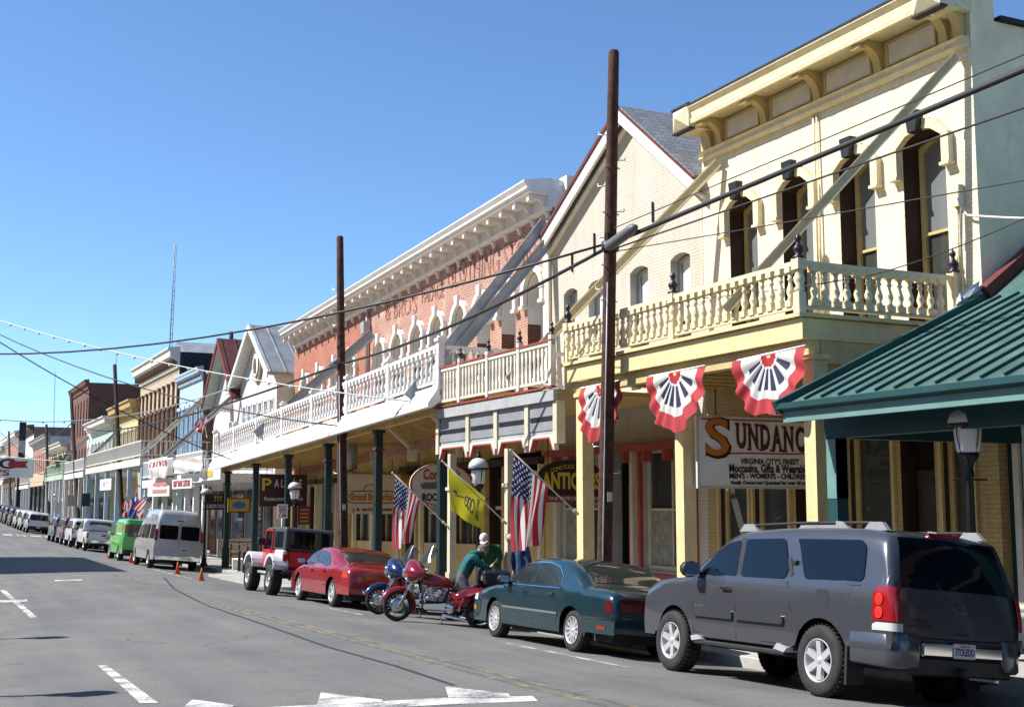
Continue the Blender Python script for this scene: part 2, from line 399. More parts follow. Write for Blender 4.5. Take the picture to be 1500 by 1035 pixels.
# pavement on the right with its kerb
mb = MB(); strip(mb, [11.52, 13.5, 15.9], -40, 330, zf=lambda x, y: gnd(y)+cz(max(11.52, x-cv(y))))
pv = struct(mb.build('pavement', M_CONC))
def kerb(name, d0, d1, y0, y1, mat, top=None):
    mb = MB(); n = max(1, int((y1-y0)/1.9))
    for i in range(n):
        a = y0+(y1-y0)*i/n+.006; b = y0+(y1-y0)*(i+1)/n-.006; k = len(mb.v)
        for y in (a, b):
            for (d, up) in ((d0, 0), (d1, 0), (d1, 1), (d0, 1)):
                x = d+cv(y); t = gnd(y)+cz(11.4)+.004 if top is None else gnd(y)+top
                mb.v.append((x, y, t if up else t-.35))
        for f in ((0, 1, 2, 3), (4, 7, 6, 5), (0, 4, 5, 1), (1, 5, 6, 2), (2, 6, 7, 3), (3, 7, 4, 0)): mb.face([k+j for j in f])
    return mb.build(name, mat, bevel=.02)
struct(kerb('kerb', 11.35, 11.53, -30, 33.6, M_CONC)); struct(kerb('kerb', 11.35, 11.53, 33.6, 38.6, M_CURBRED))
struct(kerb('kerb', 11.35, 11.53, 49, 100, M_CONC)); struct(kerb('kerb', 11.35, 11.53, 104, 330, M_CONC))
# kerb build-outs (corner bulbs) of concrete
def bulb(y0, y1, d0, mat2):
    top = -.03; pts = []
    for i in range(9): t = math.pi/2*i/8; pts.append((d0+1.2-1.2*math.sin(t), y0+1.2-1.2*math.cos(t)))
    for i in range(9): t = math.pi/2*i/8; pts.append((d0+1.2-1.2*math.cos(t), y1-2.2+2.2*math.sin(t)))
    pts = [(11.54, y0)]+pts+[(11.54, y1)]
    W = [(d+cv(y), y, gnd(y)+top) for d, y in pts]
    mb = MB(); mb.poly(W); n = len(W)
    for i in range(n-1): a, b = W[i], W[i+1]; mb.poly([a, b, (b[0], b[1], b[2]-.4), (a[0], a[1], a[2]-.4)])
    struct(mb.build('pavement', M_CONC))
    mb = MB()
    for i in range(1, n-1):
        a, b = Vector(W[i]), Vector(W[i+1]); t = (b-a).normalized(); nn = Vector((-t.y, t.x, 0))
        a2, b2 = a+nn*.0, b+nn*.0
        mb.poly([a+Vector((0, 0, .012))-nn*.14, b+Vector((0, 0, .012))-nn*.14, b+nn*.02+Vector((0, 0, .012)), a+nn*.02+Vector((0, 0, .012))])
        mb.poly([a+nn*.02+Vector((0, 0, .012)), b+nn*.02+Vector((0, 0, .012)), b+nn*.03-Vector((0, 0, .4)), a+nn*.03-Vector((0, 0, .4))])
    struct(mb.build('kerb', mat2))
bulb(38.7, 48.9, 9.85, M_CONC); bulb(97, 107, 10.2, M_CURBRED)
# left pavement (out of frame, where the lamps that shade the road stand)
mb = MB(); strip(mb, [-4.6, -1.2], -40, 330, zf=lambda x, y: gnd(y)+.14)
for (y0, y1) in ((-40, 330),):
    n = 120; b = len(mb.v)
    for i in range(n+1):
        y = y0+(y1-y0)*i/n; x = -1.2+cv(y); mb.v.append((x, y, gnd(y)+.14)); mb.v.append((x, y, gnd(y)-.1))
    for i in range(n): a = b+2*i; mb.face((a, a+1, a+3, a+2))
struct(mb.build('pavement', M_CONC))
# painted markings, each a sheet 4 mm above the road
def mark(name, pts, mat, lift=.004):
    """polygon from photo points that lie on the road, densified along its edges"""
    W = [atg(*p) for p in pts]; mb = MB(); mb.poly([(p.x, p.y, gz(p.x, p.y)+lift) for p in W]); return struct(mb.build(name, mat))
def line(name, d0, d1, y0, y1, mat, lift=.004):
    return struct(strip(MB(), [d0, d1], y0, y1, 1., lift).build(name, mat))
for (y0, y1) in ((9, 16), (16, 24), (24, 33), (33, 41), (41, 47)):
    line('centre_line', 6.30, 6.40, y0, y1-.02, M_RYEL); line('centre_line', 6.52, 6.62, y0, y1-.02, M_RYEL)
mark('lane_marking', [(143, 974), (157, 974), (232, 1029), (205, 1029)], M_RWHITE)
mark('lane_marking', [(0, 864), (8, 864), (54, 903), (44, 904)], M_RWHITE)
mark('crossing_line', [(0, 882.5), (0, 878.5), (40, 877.5), (40, 880.5)], M_RWHITE, .008)
mark('crossing_line', [(80, 849), (80, 850.5), (120, 849.5), (120, 848)], M_RWHITE)
for (a, b) in ((3, 17), (23, 37), (44, 59), (65, 78)): mark('crossing_line', [(a, 781.5+a*.045), (b, 781.5+b*.045), (b+2, 783.3+b*.045), (a+2, 783.3+a*.045)], M_RWHITE)
mark('crossing_line', [(300, 1040), (470, 1031.5), (655, 1021.5), (780, 1019), (788, 1026), (640, 1032), (460, 1042)], M_RWHITE)
for pts in ([(274, 1031), (282, 1024.5), (345, 1033), (330, 1040), (266, 1040)], [(470, 1014.5), (560, 1025), (560, 1029), (464, 1033)], [(652, 1005.5), (745, 1016), (748, 1021), (657, 1022)]): mark('crossing_tooth', pts, M_RWHITE, .008)
line('parking_line', 8.75, 8.83, 15.2, 19.2, M_RWHITE); line('parking_line', 8.75, 8.83, 26.5, 29, M_RWHITE); line('parking_line', 8.6, 8.68, 44, 52, M_RWHITE)
# dark tar seams
M_TAR = flat('tar_seam', (.03, .03, .03), .6)
mb = MB(); P = [atg(x, y) for x, y in ((240, 845), (255, 862), (300, 885), (380, 912), (480, 947), (580, 975), (665, 1003))]
for a, b in zip(P, P[1:]):
    n = Vector((b.y-a.y, a.x-b.x, 0)).normalized()*.035
    mb.poly([(q.x, q.y, gz(q.x, q.y)+.003) for q in (a-n, a+n, b+n, b-n)])
struct(mb.build('tar_seam', M_TAR))
# ------------------------------------------------------------------ building kit (local frame: x along street, y out to street, z up)
def building(name, label, yA, yB, d, group=None):
    a = Vector((d+cv(yA), yA, 0)); b = Vector((d+cv(yB), yB, 0)); t = b-a
    r = thing(name, label, 'building', a, (0, 0, math.atan2(t.y, t.x)), group)
    r['L'] = t.length
    del r['L']
    return r, t.length
def arc(u0, u1, zs, rise, n=8):
    """points of a segmental arch from (u1,zs) over to (u0,zs)"""
    c = (u0+u1)/2; h = (u1-u0)/2
    if rise <= 0: return [(u1, zs), (u0, zs)]
    rr = (h*h+rise*rise)/(2*rise); a = math.asin(min(1, h/rr)) if rise < h else math.pi/2
    return [(c+rr*math.sin(a-2*a*i/n), zs+rise-rr+rr*math.cos(a-2*a*i/n)) for i in range(n+1)]
def facade(L, z0, z1, ops, depth, xf=None, y=0., top=None):
    """wall front with true openings; ops: (u0,u1,z0,zspring,rise). returns wall MB and reveal MB"""
    m, rv = MB(xf), MB(xf)
    us = sorted(set([0, L]+[o[0] for o in ops]+[o[1] for o in ops])); zs = sorted(set([z0, z1]+[o[2] for o in ops]+[o[3]+o[4] for o in ops]))
    for a, b in zip(us, us[1:]):
        for c, e in zip(zs, zs[1:]):
            mu, mz = (a+b)/2, (c+e)/2
            if any(o[0] < mu < o[1] and o[2] < mz < o[3]+o[4] for o in ops): continue
            m.poly([(a, y, c), (b, y, c), (b, y, e), (a, y, e)])
    for (u0, u1, oz, sp, rise) in ops:
        A = arc(u0, u1, sp, rise)
        if rise > 0:
            t = sp+rise; k = len(A)//2
            m.poly([(u1, y, t)]+[(p, y, q) for p, q in A[:k+1]]+([(A[k][0], y, t)] if A[k][1] < t-1e-5 else []))
            m.poly([(p, y, q) for p, q in A[k:]]+[(u0, y, t)])
        ring = [(u0, oz), (u1, oz)]+A
        for i in range(len(ring)):
            p, q = ring[i], ring[(i+1) % len(ring)]
            if abs(p[0]-q[0])+abs(p[1]-q[1]) < 1e-6: continue
            rv.poly([(p[0], y, p[1]), (q[0], y, q[1]), (q[0], y-depth, q[1]), (p[0], y-depth, p[1])])
    return m, rv
def window(parent, u0, u1, z0, sp, rise, y, mf, mg, fw=.07, mull=(1, 1), name='window', xf=None, extra=None, sash=True):
    """sash window: frame part with its panes as sub-parts; y = plane of the glass"""
    f = MB(xf)
    for (a, b, c, e) in ((u0, u0+fw, z0, sp+rise*.6), (u1-fw, u1, z0, sp+rise*.6), (u0+fw, u1-fw, z0, z0+fw*1.2)): f.box(a, b, y-.02, y+.05, c, e)
    A = arc(u0, u1, sp, rise, 8)
    B = arc(u0+fw, u1-fw, sp-fw*.4, max(.0, rise-.02) if rise else 0, 8)
    if rise:
        for i in range(8): f.prism([A[i], A[i+1], B[i+1], B[i]], y-.02, y+.052)
    else: f.box(u0+fw, u1-fw, y-.02, y+.05, sp-fw, sp)
    nx, nz = mull; ztop = sp+rise*.5
    for i in range(1, nx): c = u0+(u1-u0)*i/nx; f.box(c-.02, c+.02, y-.02, y+.04, z0+fw, ztop)
    for j in range(1, nz): c = z0+(sp+rise-z0)*j/nz; f.box(u0+fw, u1-fw, y-.02, y+.045, c-.025, c+.025)
    o = f.build(name, mf, parent)
    for i in range(nx):
        for j in range(nz):
            a = u0+fw*.5+(u1-u0-fw)*i/nx; b = u0+fw*.5+(u1-u0-fw)*(i+1)/nx; c = z0+fw*.5+(sp+rise-z0-fw)*j/nz; e = z0+fw*.5+(sp+rise-z0-fw)*(j+1)/nz
            g = MB(xf); tl = random.uniform(-.006, .006)
            if j == nz-1 and rise:
                Q = [(p, q) for p, q in arc(u0+.02, u1-.02, sp-.02, rise, 8) if a-1e-6 <= p <= b+1e-6]
                Q = [(a, c), (b, c)]+([(b, sp)] if nx > 1 else [])+Q
                g.prism(Q, y-.012+tl, y-.004+tl)
            else: g.box(a, b, y-.012+tl, y-.004+tl, c, e)
            g.build('pane', mg if not isinstance(mg, list) else mg[(i+j) % len(mg)], o)
    return o
def baluster_mesh(h, r, mat, n=8):
    m = MB(); b = r*1.05
    m.box(-b, b, -b, b, 0, h*.16); m.box(-b, b, -b, b, h*.86, h)
    m.lathe([(r*.6, h*.16), (r*.95, h*.19), (r*.6, h*.24), (r*1.05, h*.36), (r*1.0, h*.42), (r*.5, h*.58), (r*.45, h*.66), (r*.85, h*.70), (r*.5, h*.74), (r*.75, h*.86)], n)
    return m.mesh('baluster', mat)
def finial_mesh(mat):
    m = MB(); m.lathe([(.10, 0), (.10, .03), (.05, .06), (.085, .13), (.09, .17), (.04, .23), (.03, .27), (.055, .30), (.05, .34), (.02, .38), (.0, .44)], 8)
    return m.mesh('finial', mat)
def shed(parent, L, depth, z0, ztop, mat, name='rear_wall', xf=None, y0=0.):
    """the three other walls and flat roof of a building body"""
    m = MB(xf)
    for q in ([(0, y0, z0), (0, -depth, z0), (0, -depth, ztop), (0, y0, ztop)], [(L, y0, z0), (L, -depth, z0), (L, -depth, ztop), (L, y0, ztop)], [(0, -depth, z0), (L, -depth, z0), (L, -depth, ztop), (0, -depth, ztop)]): m.poly(q)
    m.build(name, mat, parent)
    m = MB(xf); m.poly([(0, y0, ztop-.02), (L, y0, ztop-.02), (L, -depth, ztop-.02), (0, -depth, ztop-.02)]); m.build('roof', M_ROOFDK, parent)
# ================================================================== 1. cream two-storey building with balcony
r, L = building('two_storey_building', 'cream painted brick building with arched upstairs windows and bracketed yellow cornice', 14.75, 22.62, 15.2)
wins = [(y0-14.75, y1-14.75) for y0, y1 in ((15.42, 16.42), (17.15, 18.10), (18.9, 19.82), (20.66, 21.62))]
ops = [(a, b, 4.64, 7.92, .20) for a, b in wins]
gops = [(.35, 1.0, .35, 3.0, 0), (1.2, 2.0, -.6, 3.0, 0), (2.2, 3.3, .25, 3.0, 0), (4.1, 4.9, -.6, 3.0, 0), (5.1, 6.2, .25, 3.0, 0), (6.4, 7.4, .25, 3.0, 0)]
m, rv = facade(L, 4.3, 10.3, ops, .42)
wall = m.build('wall', M_BRICKY, r); rv.build('window_reveal', M_DKBR, wall)
m, rv = facade(L, -1.2, 4.3, gops, .42)
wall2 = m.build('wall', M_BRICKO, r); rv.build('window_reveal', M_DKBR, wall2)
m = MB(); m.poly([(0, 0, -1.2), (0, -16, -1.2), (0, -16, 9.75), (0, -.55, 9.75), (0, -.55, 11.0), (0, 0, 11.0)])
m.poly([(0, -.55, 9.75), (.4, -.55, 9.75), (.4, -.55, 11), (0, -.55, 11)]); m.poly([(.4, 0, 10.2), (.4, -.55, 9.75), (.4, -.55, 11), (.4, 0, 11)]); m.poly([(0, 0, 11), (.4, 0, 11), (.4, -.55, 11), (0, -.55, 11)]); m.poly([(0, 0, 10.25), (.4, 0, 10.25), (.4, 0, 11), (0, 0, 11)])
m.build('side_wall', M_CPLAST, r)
m = MB(); m.poly([(L, 0, -1.2), (L, -16, -1.2), (L, -16, 9.9), (L, 0, 10.3)]); m.poly([(0, -16, -1.2), (L, -16, -1.2), (L, -16, 9.7), (0, -16, 9.7)]); m.build('rear_wall', M_PLAST, r)
m = MB(); m.poly([(-.06, -.55, 9.80), (L, -.55, 9.85), (L, -16, 9.4), (-.06, -16, 9.4)]); m.box(-.08, .3, -16, -.62, 9.76, 9.84); m.build('roof', M_ROOFDK, r)
for a, b in wins:
    window(r, a+.02, b-.02, 4.70, 7.90, .18, -.40, M_YTRIM, [M_GLASS, M_GLASSB], .1, (1, 2))
    h = MB(); A = arc(a-.03, b+.03, 7.90, .23, 4); B = arc(a-.20, b+.20, 7.90, .42, 4)
    for i in range(4): h.prism([A[i], A[i+1], B[i+1], B[i]], .003, .13)
    h.box(b+.03, b+.20, .003, .125, 7.40, 7.91); h.box(a-.20, a-.03, .003, .125, 7.40, 7.91); h.box(b+.01, b+.22, .003, .16, 7.35, 7.405); h.box(a-.22, a-.01, .003, .16, 7.35, 7.405)
    hm = h.build('hood_mould', M_CREAM, r); k = MB(); c = (a+b)/2; k.prism([(c-.09, 8.06), (c+.09, 8.06), (c+.15, 8.42), (c-.15, 8.42)], .1, .26); k.build('keystone', M_BLACK, hm)
    s = MB(); s.box(a-.1, b+.1, .003, .12, 4.56, 4.66); s.build('sill', M_CREAM, r)
# cornice: frieze panels, brackets, box gutter, end blocks
c = MB(); c.sweep([(.003, 9.22), (.10, 9.22), (.14, 9.27), (.10, 9.31), (.10, 9.34), (.18, 9.40), (.003, 9.40)], .02, L-.05); c.build('moulding', M_CREAM, r)
c = MB(); c.box(.02, L-.05, .003, .05, 9.402, 9.97); fr = c.build('frieze', M_YTRIM, r)
bks = [.15, .48, 2.08, 3.78, 5.45, 7.02, 7.42]
for a, b in zip(bks[1:], bks[2:-1]):
    p = MB(); p.box(a+.24, b-.24, .052, .075, 9.50, 9.88)
    for q in ((a+.2, b-.2, 9.88, 9.91), (a+.2, b-.2, 9.47, 9.50), (a+.2, a+.24, 9.5, 9.88), (b-.24, b-.2, 9.5, 9.88)): p.box(q[0], q[1], .052, .1, q[2], q[3])
    p.build('panel', M_YTRIM, fr); p = MB(); p.box(a+.25, b-.25, .0755, .084, 9.51, 9.87); p.build('panel_field', M_OFFW, fr)
bm_ = MB(); pr = [(.05, 9.40), (.12, 9.40), (.14, 9.52)]+[(.50-.36*math.cos(R(t)), 9.52+.34*math.sin(R(t))) for t in (20, 40, 60, 80)]+[(.56, 9.86), (.6, 9.80), (.62, 9.97), (.05, 9.97)]
bm_.sweep(pr, -.09, .09); bm_.sweep([(.5, 9.78), (.64, 9.78), (.64, 9.84), (.5, 9.84)], -.11, .11); bme = bm_.mesh('bracket', M_YTRIM)
for u in bks: ob('bracket', bme, fr, (u, 0, 0))
c = MB(); c.sweep([(.05, 9.972), (.62, 9.972), (.62, 9.86), (.70, 9.86), (.72, 9.95), (.68, 9.99), (.70, 10.12), (.78, 10.20), (.78, 10.24), (.0, 10.34)], -.06, L-.62); gut = c.build('cornice', M_CREAM, r)
c = MB(); c.sweep([(.80, 10.238), (.80, 10.27), (.0, 10.39), (.0, 10.36)], -.08, L-.6); c.build('roof_edge', M_ROOFDK, gut)
for u in (L-.62, -.1):
    e = MB(); e.box(u, u+.62, .05, .74, 9.80, 10.28); e.poly([(u, .741, 9.8), (u+.62, .741, 9.8), (u+.31, .9, 10.04)]); e.poly([(u+.62, .741, 9.8), (u+.62, .741, 10.28), (u+.31, .9, 10.04)]); e.poly([(u+.62, .741, 10.28), (u, .741, 10.28), (u+.31, .9, 10.04)]); e.poly([(u, .741, 10.28), (u, .741, 9.8), (u+.31, .9, 10.04)])
    eb = e.build('end_block', M_CREAM, r, recalc=False); e = MB(); e.box(u-.03, u+.65, .05, .78, 10.282, 10.33); e.build('cap', M_ROOFDK, eb); e = MB(); e.box(u-.02, u+.64, .6, .76, 9.76, 9.797); e.build('drip_edge', M_ROOFDK, eb)
# conduit and wall pipe
c = MB(); c.tube([(3.98, .05, 9.2), (3.98, .05, 7), (3.96, .05, 4.8)], .025); c.build('conduit', M_CREAM, r); c = MB(); c.tube([(3.88, .05, 9.2), (3.87, .06, 7), (3.88, .05, 4.8)], .02); c.tube([(.42, .04, 6.9), (.42, .05, 4.9)], .02); c.tube([(.30, .04, 6.9), (.33, .08, 5.8), (.36, .05, 4.9)], .018); c.box(3.85, 4.05, .003, .12, 5.2, 5.6); c.box(.28, .48, .003, .1, 6.6, 6.95); c.build('conduit', M_CREAM, r)
# balcony
b0, b1, bf = .42, 8.2, 3.3
c = MB(); c.box(b0+.05, b1-.05, .003, bf-.1, 4.40, 4.56); bal = c.build('balcony', M_OCHRE, r)
c = MB(); c.box(b0, b1, bf-.10, bf, 4.22, 4.545); c.box(b0-.04, b1+.04, bf-.16, bf+.08, 4.56, 4.62); c.box(b0+.001, b0+.1, .003, bf-.101, 4.22, 4.545); c.box(b0-.08, b0+.1, .003, bf-.161, 4.56, 4.618); c.build('fascia', M_YPOST, bal)
c = MB(); c.box(b0+.02, b1-.02, bf-.34, bf-.12, 3.98, 4.218); c.box(b0+.02, b0+.3, .003, bf-.36, 3.86, 4.218); c.build('beam', M_YTRIM, bal)
c = MB(); c.box(b0+.12, b0+.20, .003, bf-.4, 3.0, 3.858); c.build('side_board', M_YTRIM, bal)
c = MB()
for i in range(12): c.box(b0+.5+i*.62, b0+.6+i*.62, .01, bf-.36, 4.16, 4.398)
c.build('joists', M_OCHRE, bal)
bme = baluster_mesh(.62, .062, M_CREAM); fme = finial_mesh(M_FINIAL)
posts = [b0+.08, 4.05, b1-.12]
for u in posts:
    p = MB(); p.box(u-.07, u+.07, bf-.1, bf+.04, 4.62, 4.95); p.lathe([(.06, 4.95), (.085, 5.0), (.05, 5.05), (.085, 5.12), (.085, 5.18), (.05, 5.26), (.07, 5.3)], 10, (u, bf-.03, 0)); p.box(u-.085, u+.085, bf-.115, bf+.055, 5.3, 5.47)
    po = p.build('balcony_post', M_CREAM, bal); ob('finial', fme, po, (u, bf-.03, 5.47))
for a, b in zip(posts, posts[1:]):
    c = MB(); c.box(a+.07, b-.07, bf-.09, bf+.03, 5.37, 5.44); c.box(a+.07, b-.07, bf-.07, bf+.01, 4.70, 4.75); c.build('rail', M_CREAM, bal)
    n = int((b-a-.2)/.225)
    for i in range(n): ob('baluster', bme, bal, (a+.1+(b-a-.2)*(i+.5)/n, bf-.03, 4.75))
c = MB(); c.box(b0+.02, b0+.14, .1, bf-.1, 5.37, 5.44); c.box(b0+.04, b0+.12, .1, bf-.1, 4.70, 4.75); c.box(b0+.04, b0+.12, 1.5, 1.58, 4.62, 4.7); c.build('rail', M_CREAM, bal)
for i in range(13): ob('baluster', bme, bal, (b0+.08, .3+(bf-.5)*(i+.5)/13, 4.75))
p = MB(); p.box(b0+.0, b0+.16, .02, .18, 4.62, 5.5); po = p.build('balcony_post', M_CREAM, bal); ob('finial', fme, po, (b0+.08, .1, 5.5))
for u in (.44, 4.05, 7.75):
    p = MB(); zb = gnd(14.75+u)-.1; p.box(u-.13, u+.13, bf-.36, bf-.10, zb, 3.978); p.box(u-.17, u+.17, bf-.40, bf-.06, 3.9, 3.976); p.box(u-.16, u+.16, bf-.39, bf-.07, zb, zb+.4); p.build('porch_post', M_YPOST, r)
# diagonal braces: pale channel beams from wall top to balcony edge
def brace(parent, p, q, mat, w=.16, h=.12, bolts=True):
    W = parent.matrix_world.inverted() if False else None
    inv = (Matrix.Translation(parent.location) @ parent.rotation_euler.to_matrix().to_4x4()).inverted()
    p, q = inv @ Vector(p), inv @ Vector(q); m = MB(); a = (q-p).normalized(); sx = a.cross(Vector((0, 0, 1))).normalized(); up = sx.cross(a)
    m.bar(p, q, .03, w); m.bar(p+up*(w/2-.012)-sx*.05, q+up*(w/2-.012)-sx*.05, h, .024); m.bar(p-up*(w/2-.012)-sx*.05, q-up*(w/2-.012)-sx*.05, h, .024)
    for k in (.15, .38, .62, .85): c = p+(q-p)*k+sx*.02; m.bar(c-a*.05, c+a*.05, .03, w-.05)
    return m.build('brace', mat, parent)
brace(r, (15.08, 14.95, 9.1), (11.75, 16.95, 4.9), M_CREAM, .16)
brace(r, (15.05, 21.85, 9.02), (11.55, 25.1, 4.45), M_CREAM, .19)
# shop front under the balcony
sf = [(.35, 1.0, .35), (2.2, 3.3, .25), (5.1, 6.2, .25), (6.4, 7.4, .25)]
for i, (a, b, z) in enumerate(sf):
    window(r, a, b, z, 3.0, 0, -.15, M_YTRIM, M_GLASS, .1, (1, 1), 'shop_window')
    c = MB(); c.box(a-.06, b+.06, .003, .08, 3.0, 3.12); c.box(a-.08, a, .003, .06, -.5, 3.0); c.box(b, b+.08, .003, .06, -.5, 3.0); c.box(a, b, .003, .04, -.5, z-.02); c.build('window_surround', M_YTRIM, r)
for a, b in ((1.2, 2.0), (4.1, 4.9)):
    c = MB(); c.box(a+.06, b-.06, -.36, -.31, -.5, 2.3); d = c.build('door', M_DKBR, r); c = MB(); c.box(a+.16, b-.16, -.305, -.295, .5, 2.1); c.build('pane', M_GLASS, d); c = MB(); c.box(a+.1, a+.14, -.3, -.24, .4, .6); c.build('handle', M_STEEL, d)
c = MB(); c.box(0, L, .003, .12, 3.15, 3.35); c.build('shop_cornice', M_OCHRE, r)
# notices in the shop window
for (u, z, w_, h_) in ((.62, .55, .3, .35), (5.6, .9, .25, .3)):
    c = MB(); c.box(u-w_/2, u+w_/2, -.13, -.125, z, z+h_); c.build('paper_notice', M_WHITE, r)
# ================================================================== 2. tan gabled brick building
r, L = building('gabled_building', 'tan painted brick building with steep gable, grey shingle roof and red trimmed balcony', 22.64, 29.85, 15.2)
gops = [(y0-22.64, y1-22.64, 4.4, 7.26, .12) for y0, y1 in ((23.15, 23.95), (24.92, 25.74), (27.0, 27.8), (28.4, 29.15))]
sops = [(.5, 2.6, .2, 3.0, 0), (3.1, 4.1, -.8, 3.0, 0), (4.6, 6.8, .2, 3.0, 0)]
m, rv = facade(L, -1.3, 8.9, gops+sops, .3)
m.poly([(0, 0, 8.9), (L, 0, 8.9), (3.05, 0, 11.3)])
wall = m.build('wall', M_BRICKT, r); rv.build('window_reveal', M_GREYBL, wall)
for o in gops:
    window(r, o[0]+.02, o[1]-.02, 4.42, 7.24, .10, -.26, M_GREYBL, [M_GLASS, M_BLIND], .07, (1, 2))
    s = MB(); s.box(o[0]-.05, o[1]+.05, .003, .1, 4.3, 4.4); s.build('sill', M_TAN, r)
m = MB(); m.poly([(0, 0, -1.3), (0, -15, -1.3), (0, -15, 8.9), (0, 0, 8.9)]); m.poly([(L, 0, -1.3), (L, -15, -1.3), (L, -15, 8.9), (L, 0, 8.9)]); m.poly([(0, -15, -1.3), (L, -15, -1.3), (L, -15, 8.9), (3.05, -15, 11.3), (0, -15, 8.9)]); m.build('rear_wall', M_PLAST, r)
ap = 3.05; ov = .3; rf = MB()
def rakepts(u, dz): return (u, 11.32+dz-abs(u-ap)*(2.4/3.05 if u < ap else 2.4/(L-3.05)))
uL, uR = -.15, L+.05
M_VERGE = paint('dark_red_verge', (.16, .04, .03), .7, .2)
rf.prism([rakepts(uL, 0), rakepts(ap, 0), rakepts(uR, 0), rakepts(uR, .1), rakepts(ap, .1), rakepts(uL, .1)], ov, -15.1); roof = rf.build('roof', M_SHINGLE, r)
for (a, b, nm) in ((uL, ap, 'barge_board'), (ap, uR, 'barge_board')):
    q = MB(); q.prism([rakepts(a, -.34), rakepts(b, -.34), rakepts(b, -.002), rakepts(a, -.002)], ov-.06, ov+.02); bb = q.build(nm, M_WHITE, roof)
    q = MB(); q.prism([rakepts(a, .0), rakepts(b, .0), rakepts(b, .11 if a == ap else .05), rakepts(a, .11 if a == ap else .05)], ov+.001, ov+.06); q.build('verge_strip', M_VERGE, bb)
    q = MB(); q.prism([rakepts(a, -.42), rakepts(b, -.42), rakepts(b, -.345), rakepts(a, -.345)], .003, .12); q.build('rake_moulding', M_WHITE, bb)
q = MB(); q.prism([rakepts(uL, -.012), rakepts(ap, -.012), rakepts(ap, -.004), rakepts(uL, -.004)], 0, ov-.07); q.build('soffit', M_REDTRIM, roof)
for u, z in ((2.0, 8.3), (4.8, 8.1), (6.0, 7.8)):
    q = MB(); q.box(u-.015, u+.015, .003, .05, z, z+.5); q.build('wall_anchor', M_BLACK, r)
# balcony of the gabled building
b0, b1, bf = .36, 6.9, 3.55
zb = 4.12
c = MB(); c.box(b0, b1, .003, bf-.1, zb-.12, zb-.02); bal = c.build('balcony', M_OCHRE, r)
c = MB(); c.box(b0, b1, bf-.08, bf+.03, zb+.005, zb+.04); c.build('edge_trim', M_REDTRIM, bal)
c = MB(); c.box(b0, b1, bf-.1, bf-.005, zb-.26, zb-.021); c.build('fascia', M_GREYBL, bal)
c = MB(); c.box(b0, b1, bf-.2, bf-.12, zb-.95, zb-.262); c.build('frieze_board', M_GREYBL, bal)
fz = [b0+.05, 1.75, 3.35, 4.95, b1-.05]
for u in fz: q = MB(); q.box(u-.09, u+.09, bf-.26, bf-.06, zb-1.15, zb-.264); q.build('frieze_block', M_TAN, bal)
for a, b in zip(fz, fz[1:]):
    q = MB(); q.box(a+.11, b-.11, bf-.119, bf-.10, zb-.86, zb-.36); pn = q.build('frieze_panel', M_GREYP, bal); q = MB(); q.box(a+.15, b-.15, bf-.0985, bf-.088, zb-.66, zb-.56); q.build('panel_stripe', M_BLACK, pn)
    q = MB(); q.prism([(a+.09, zb-.952), (b-.09, zb-.952), (b-.09, zb-1.28), (b-.14, zb-1.28), (b-.3, zb-1.02), (a+.3, zb-1.02), (a+.14, zb-1.28), (a+.09, zb-1.28)], bf-.2, bf-.09); q.build('bracket_trim', M_OFFW, bal)
    q = MB()
    for p_, s_ in (((b-.14, zb-1.28), (b-.3, zb-1.02)), ((b-.3, zb-1.02), (a+.3, zb-1.02)), ((a+.3, zb-1.02), (a+.14, zb-1.28))): q.bar((p_[0], bf-.14, p_[1]), (s_[0], bf-.14, s_[1]), .12, .035)
    q.build('trim_edge', M_REDTRIM, bal)
c = MB(); c.box(b0, b1, bf-.07, bf+.05, zb+.98, zb+1.02); c.build('rail_cap', M_REDTRIM, bal)
c = MB(); c.box(b0, b1, bf-.05, bf+.03, zb+.9, zb+.978); c.box(b0, b1, bf-.05, bf+.03, zb+.12, zb+.18); c.build('rail', M_OFFW, bal)
sb = MB(); sb.prism([(-.035, 0), (.035, 0), (.05, .16), (.028, .3), (.028, .44), (.05, .58), (.035, .72), (-.035, .72), (-.05, .58), (-.028, .44), (-.028, .3), (-.05, .16)], -.018, .018); sbm = sb.mesh('baluster', M_OFFW)
n = int((b1-b0)/.19)
for i in range(n): ob('baluster', sbm, bal, (b0+(b1-b0)*(i+.5)/n, bf-.01, zb+.18))
for u in (b0+.06, 1.95, 3.6, 5.25, b1-.06):
    p = MB(); p.box(u-.06, u+.06, bf-.07, bf+.05, zb+.05, zb+1.12); po = p.build('balcony_post', M_OFFW, bal); ob('finial', fme, po, (u, bf-.01, zb+1.12), sc=(.7, .7, .7))
for u in (2.85, 6.15):
    p = MB(); g0 = gnd(22.64+u)-.1; p.box(u-.085, u+.085, bf-.27, bf-.1, g0, zb-1.16); p.box(u-.13, u+.13, bf-.31, bf-.06, g0+2.9, g0+2.98); p.box(u-.12, u+.12, bf-.3, bf-.07, g0, g0+.9); p.build('porch_post', M_TAN, r)
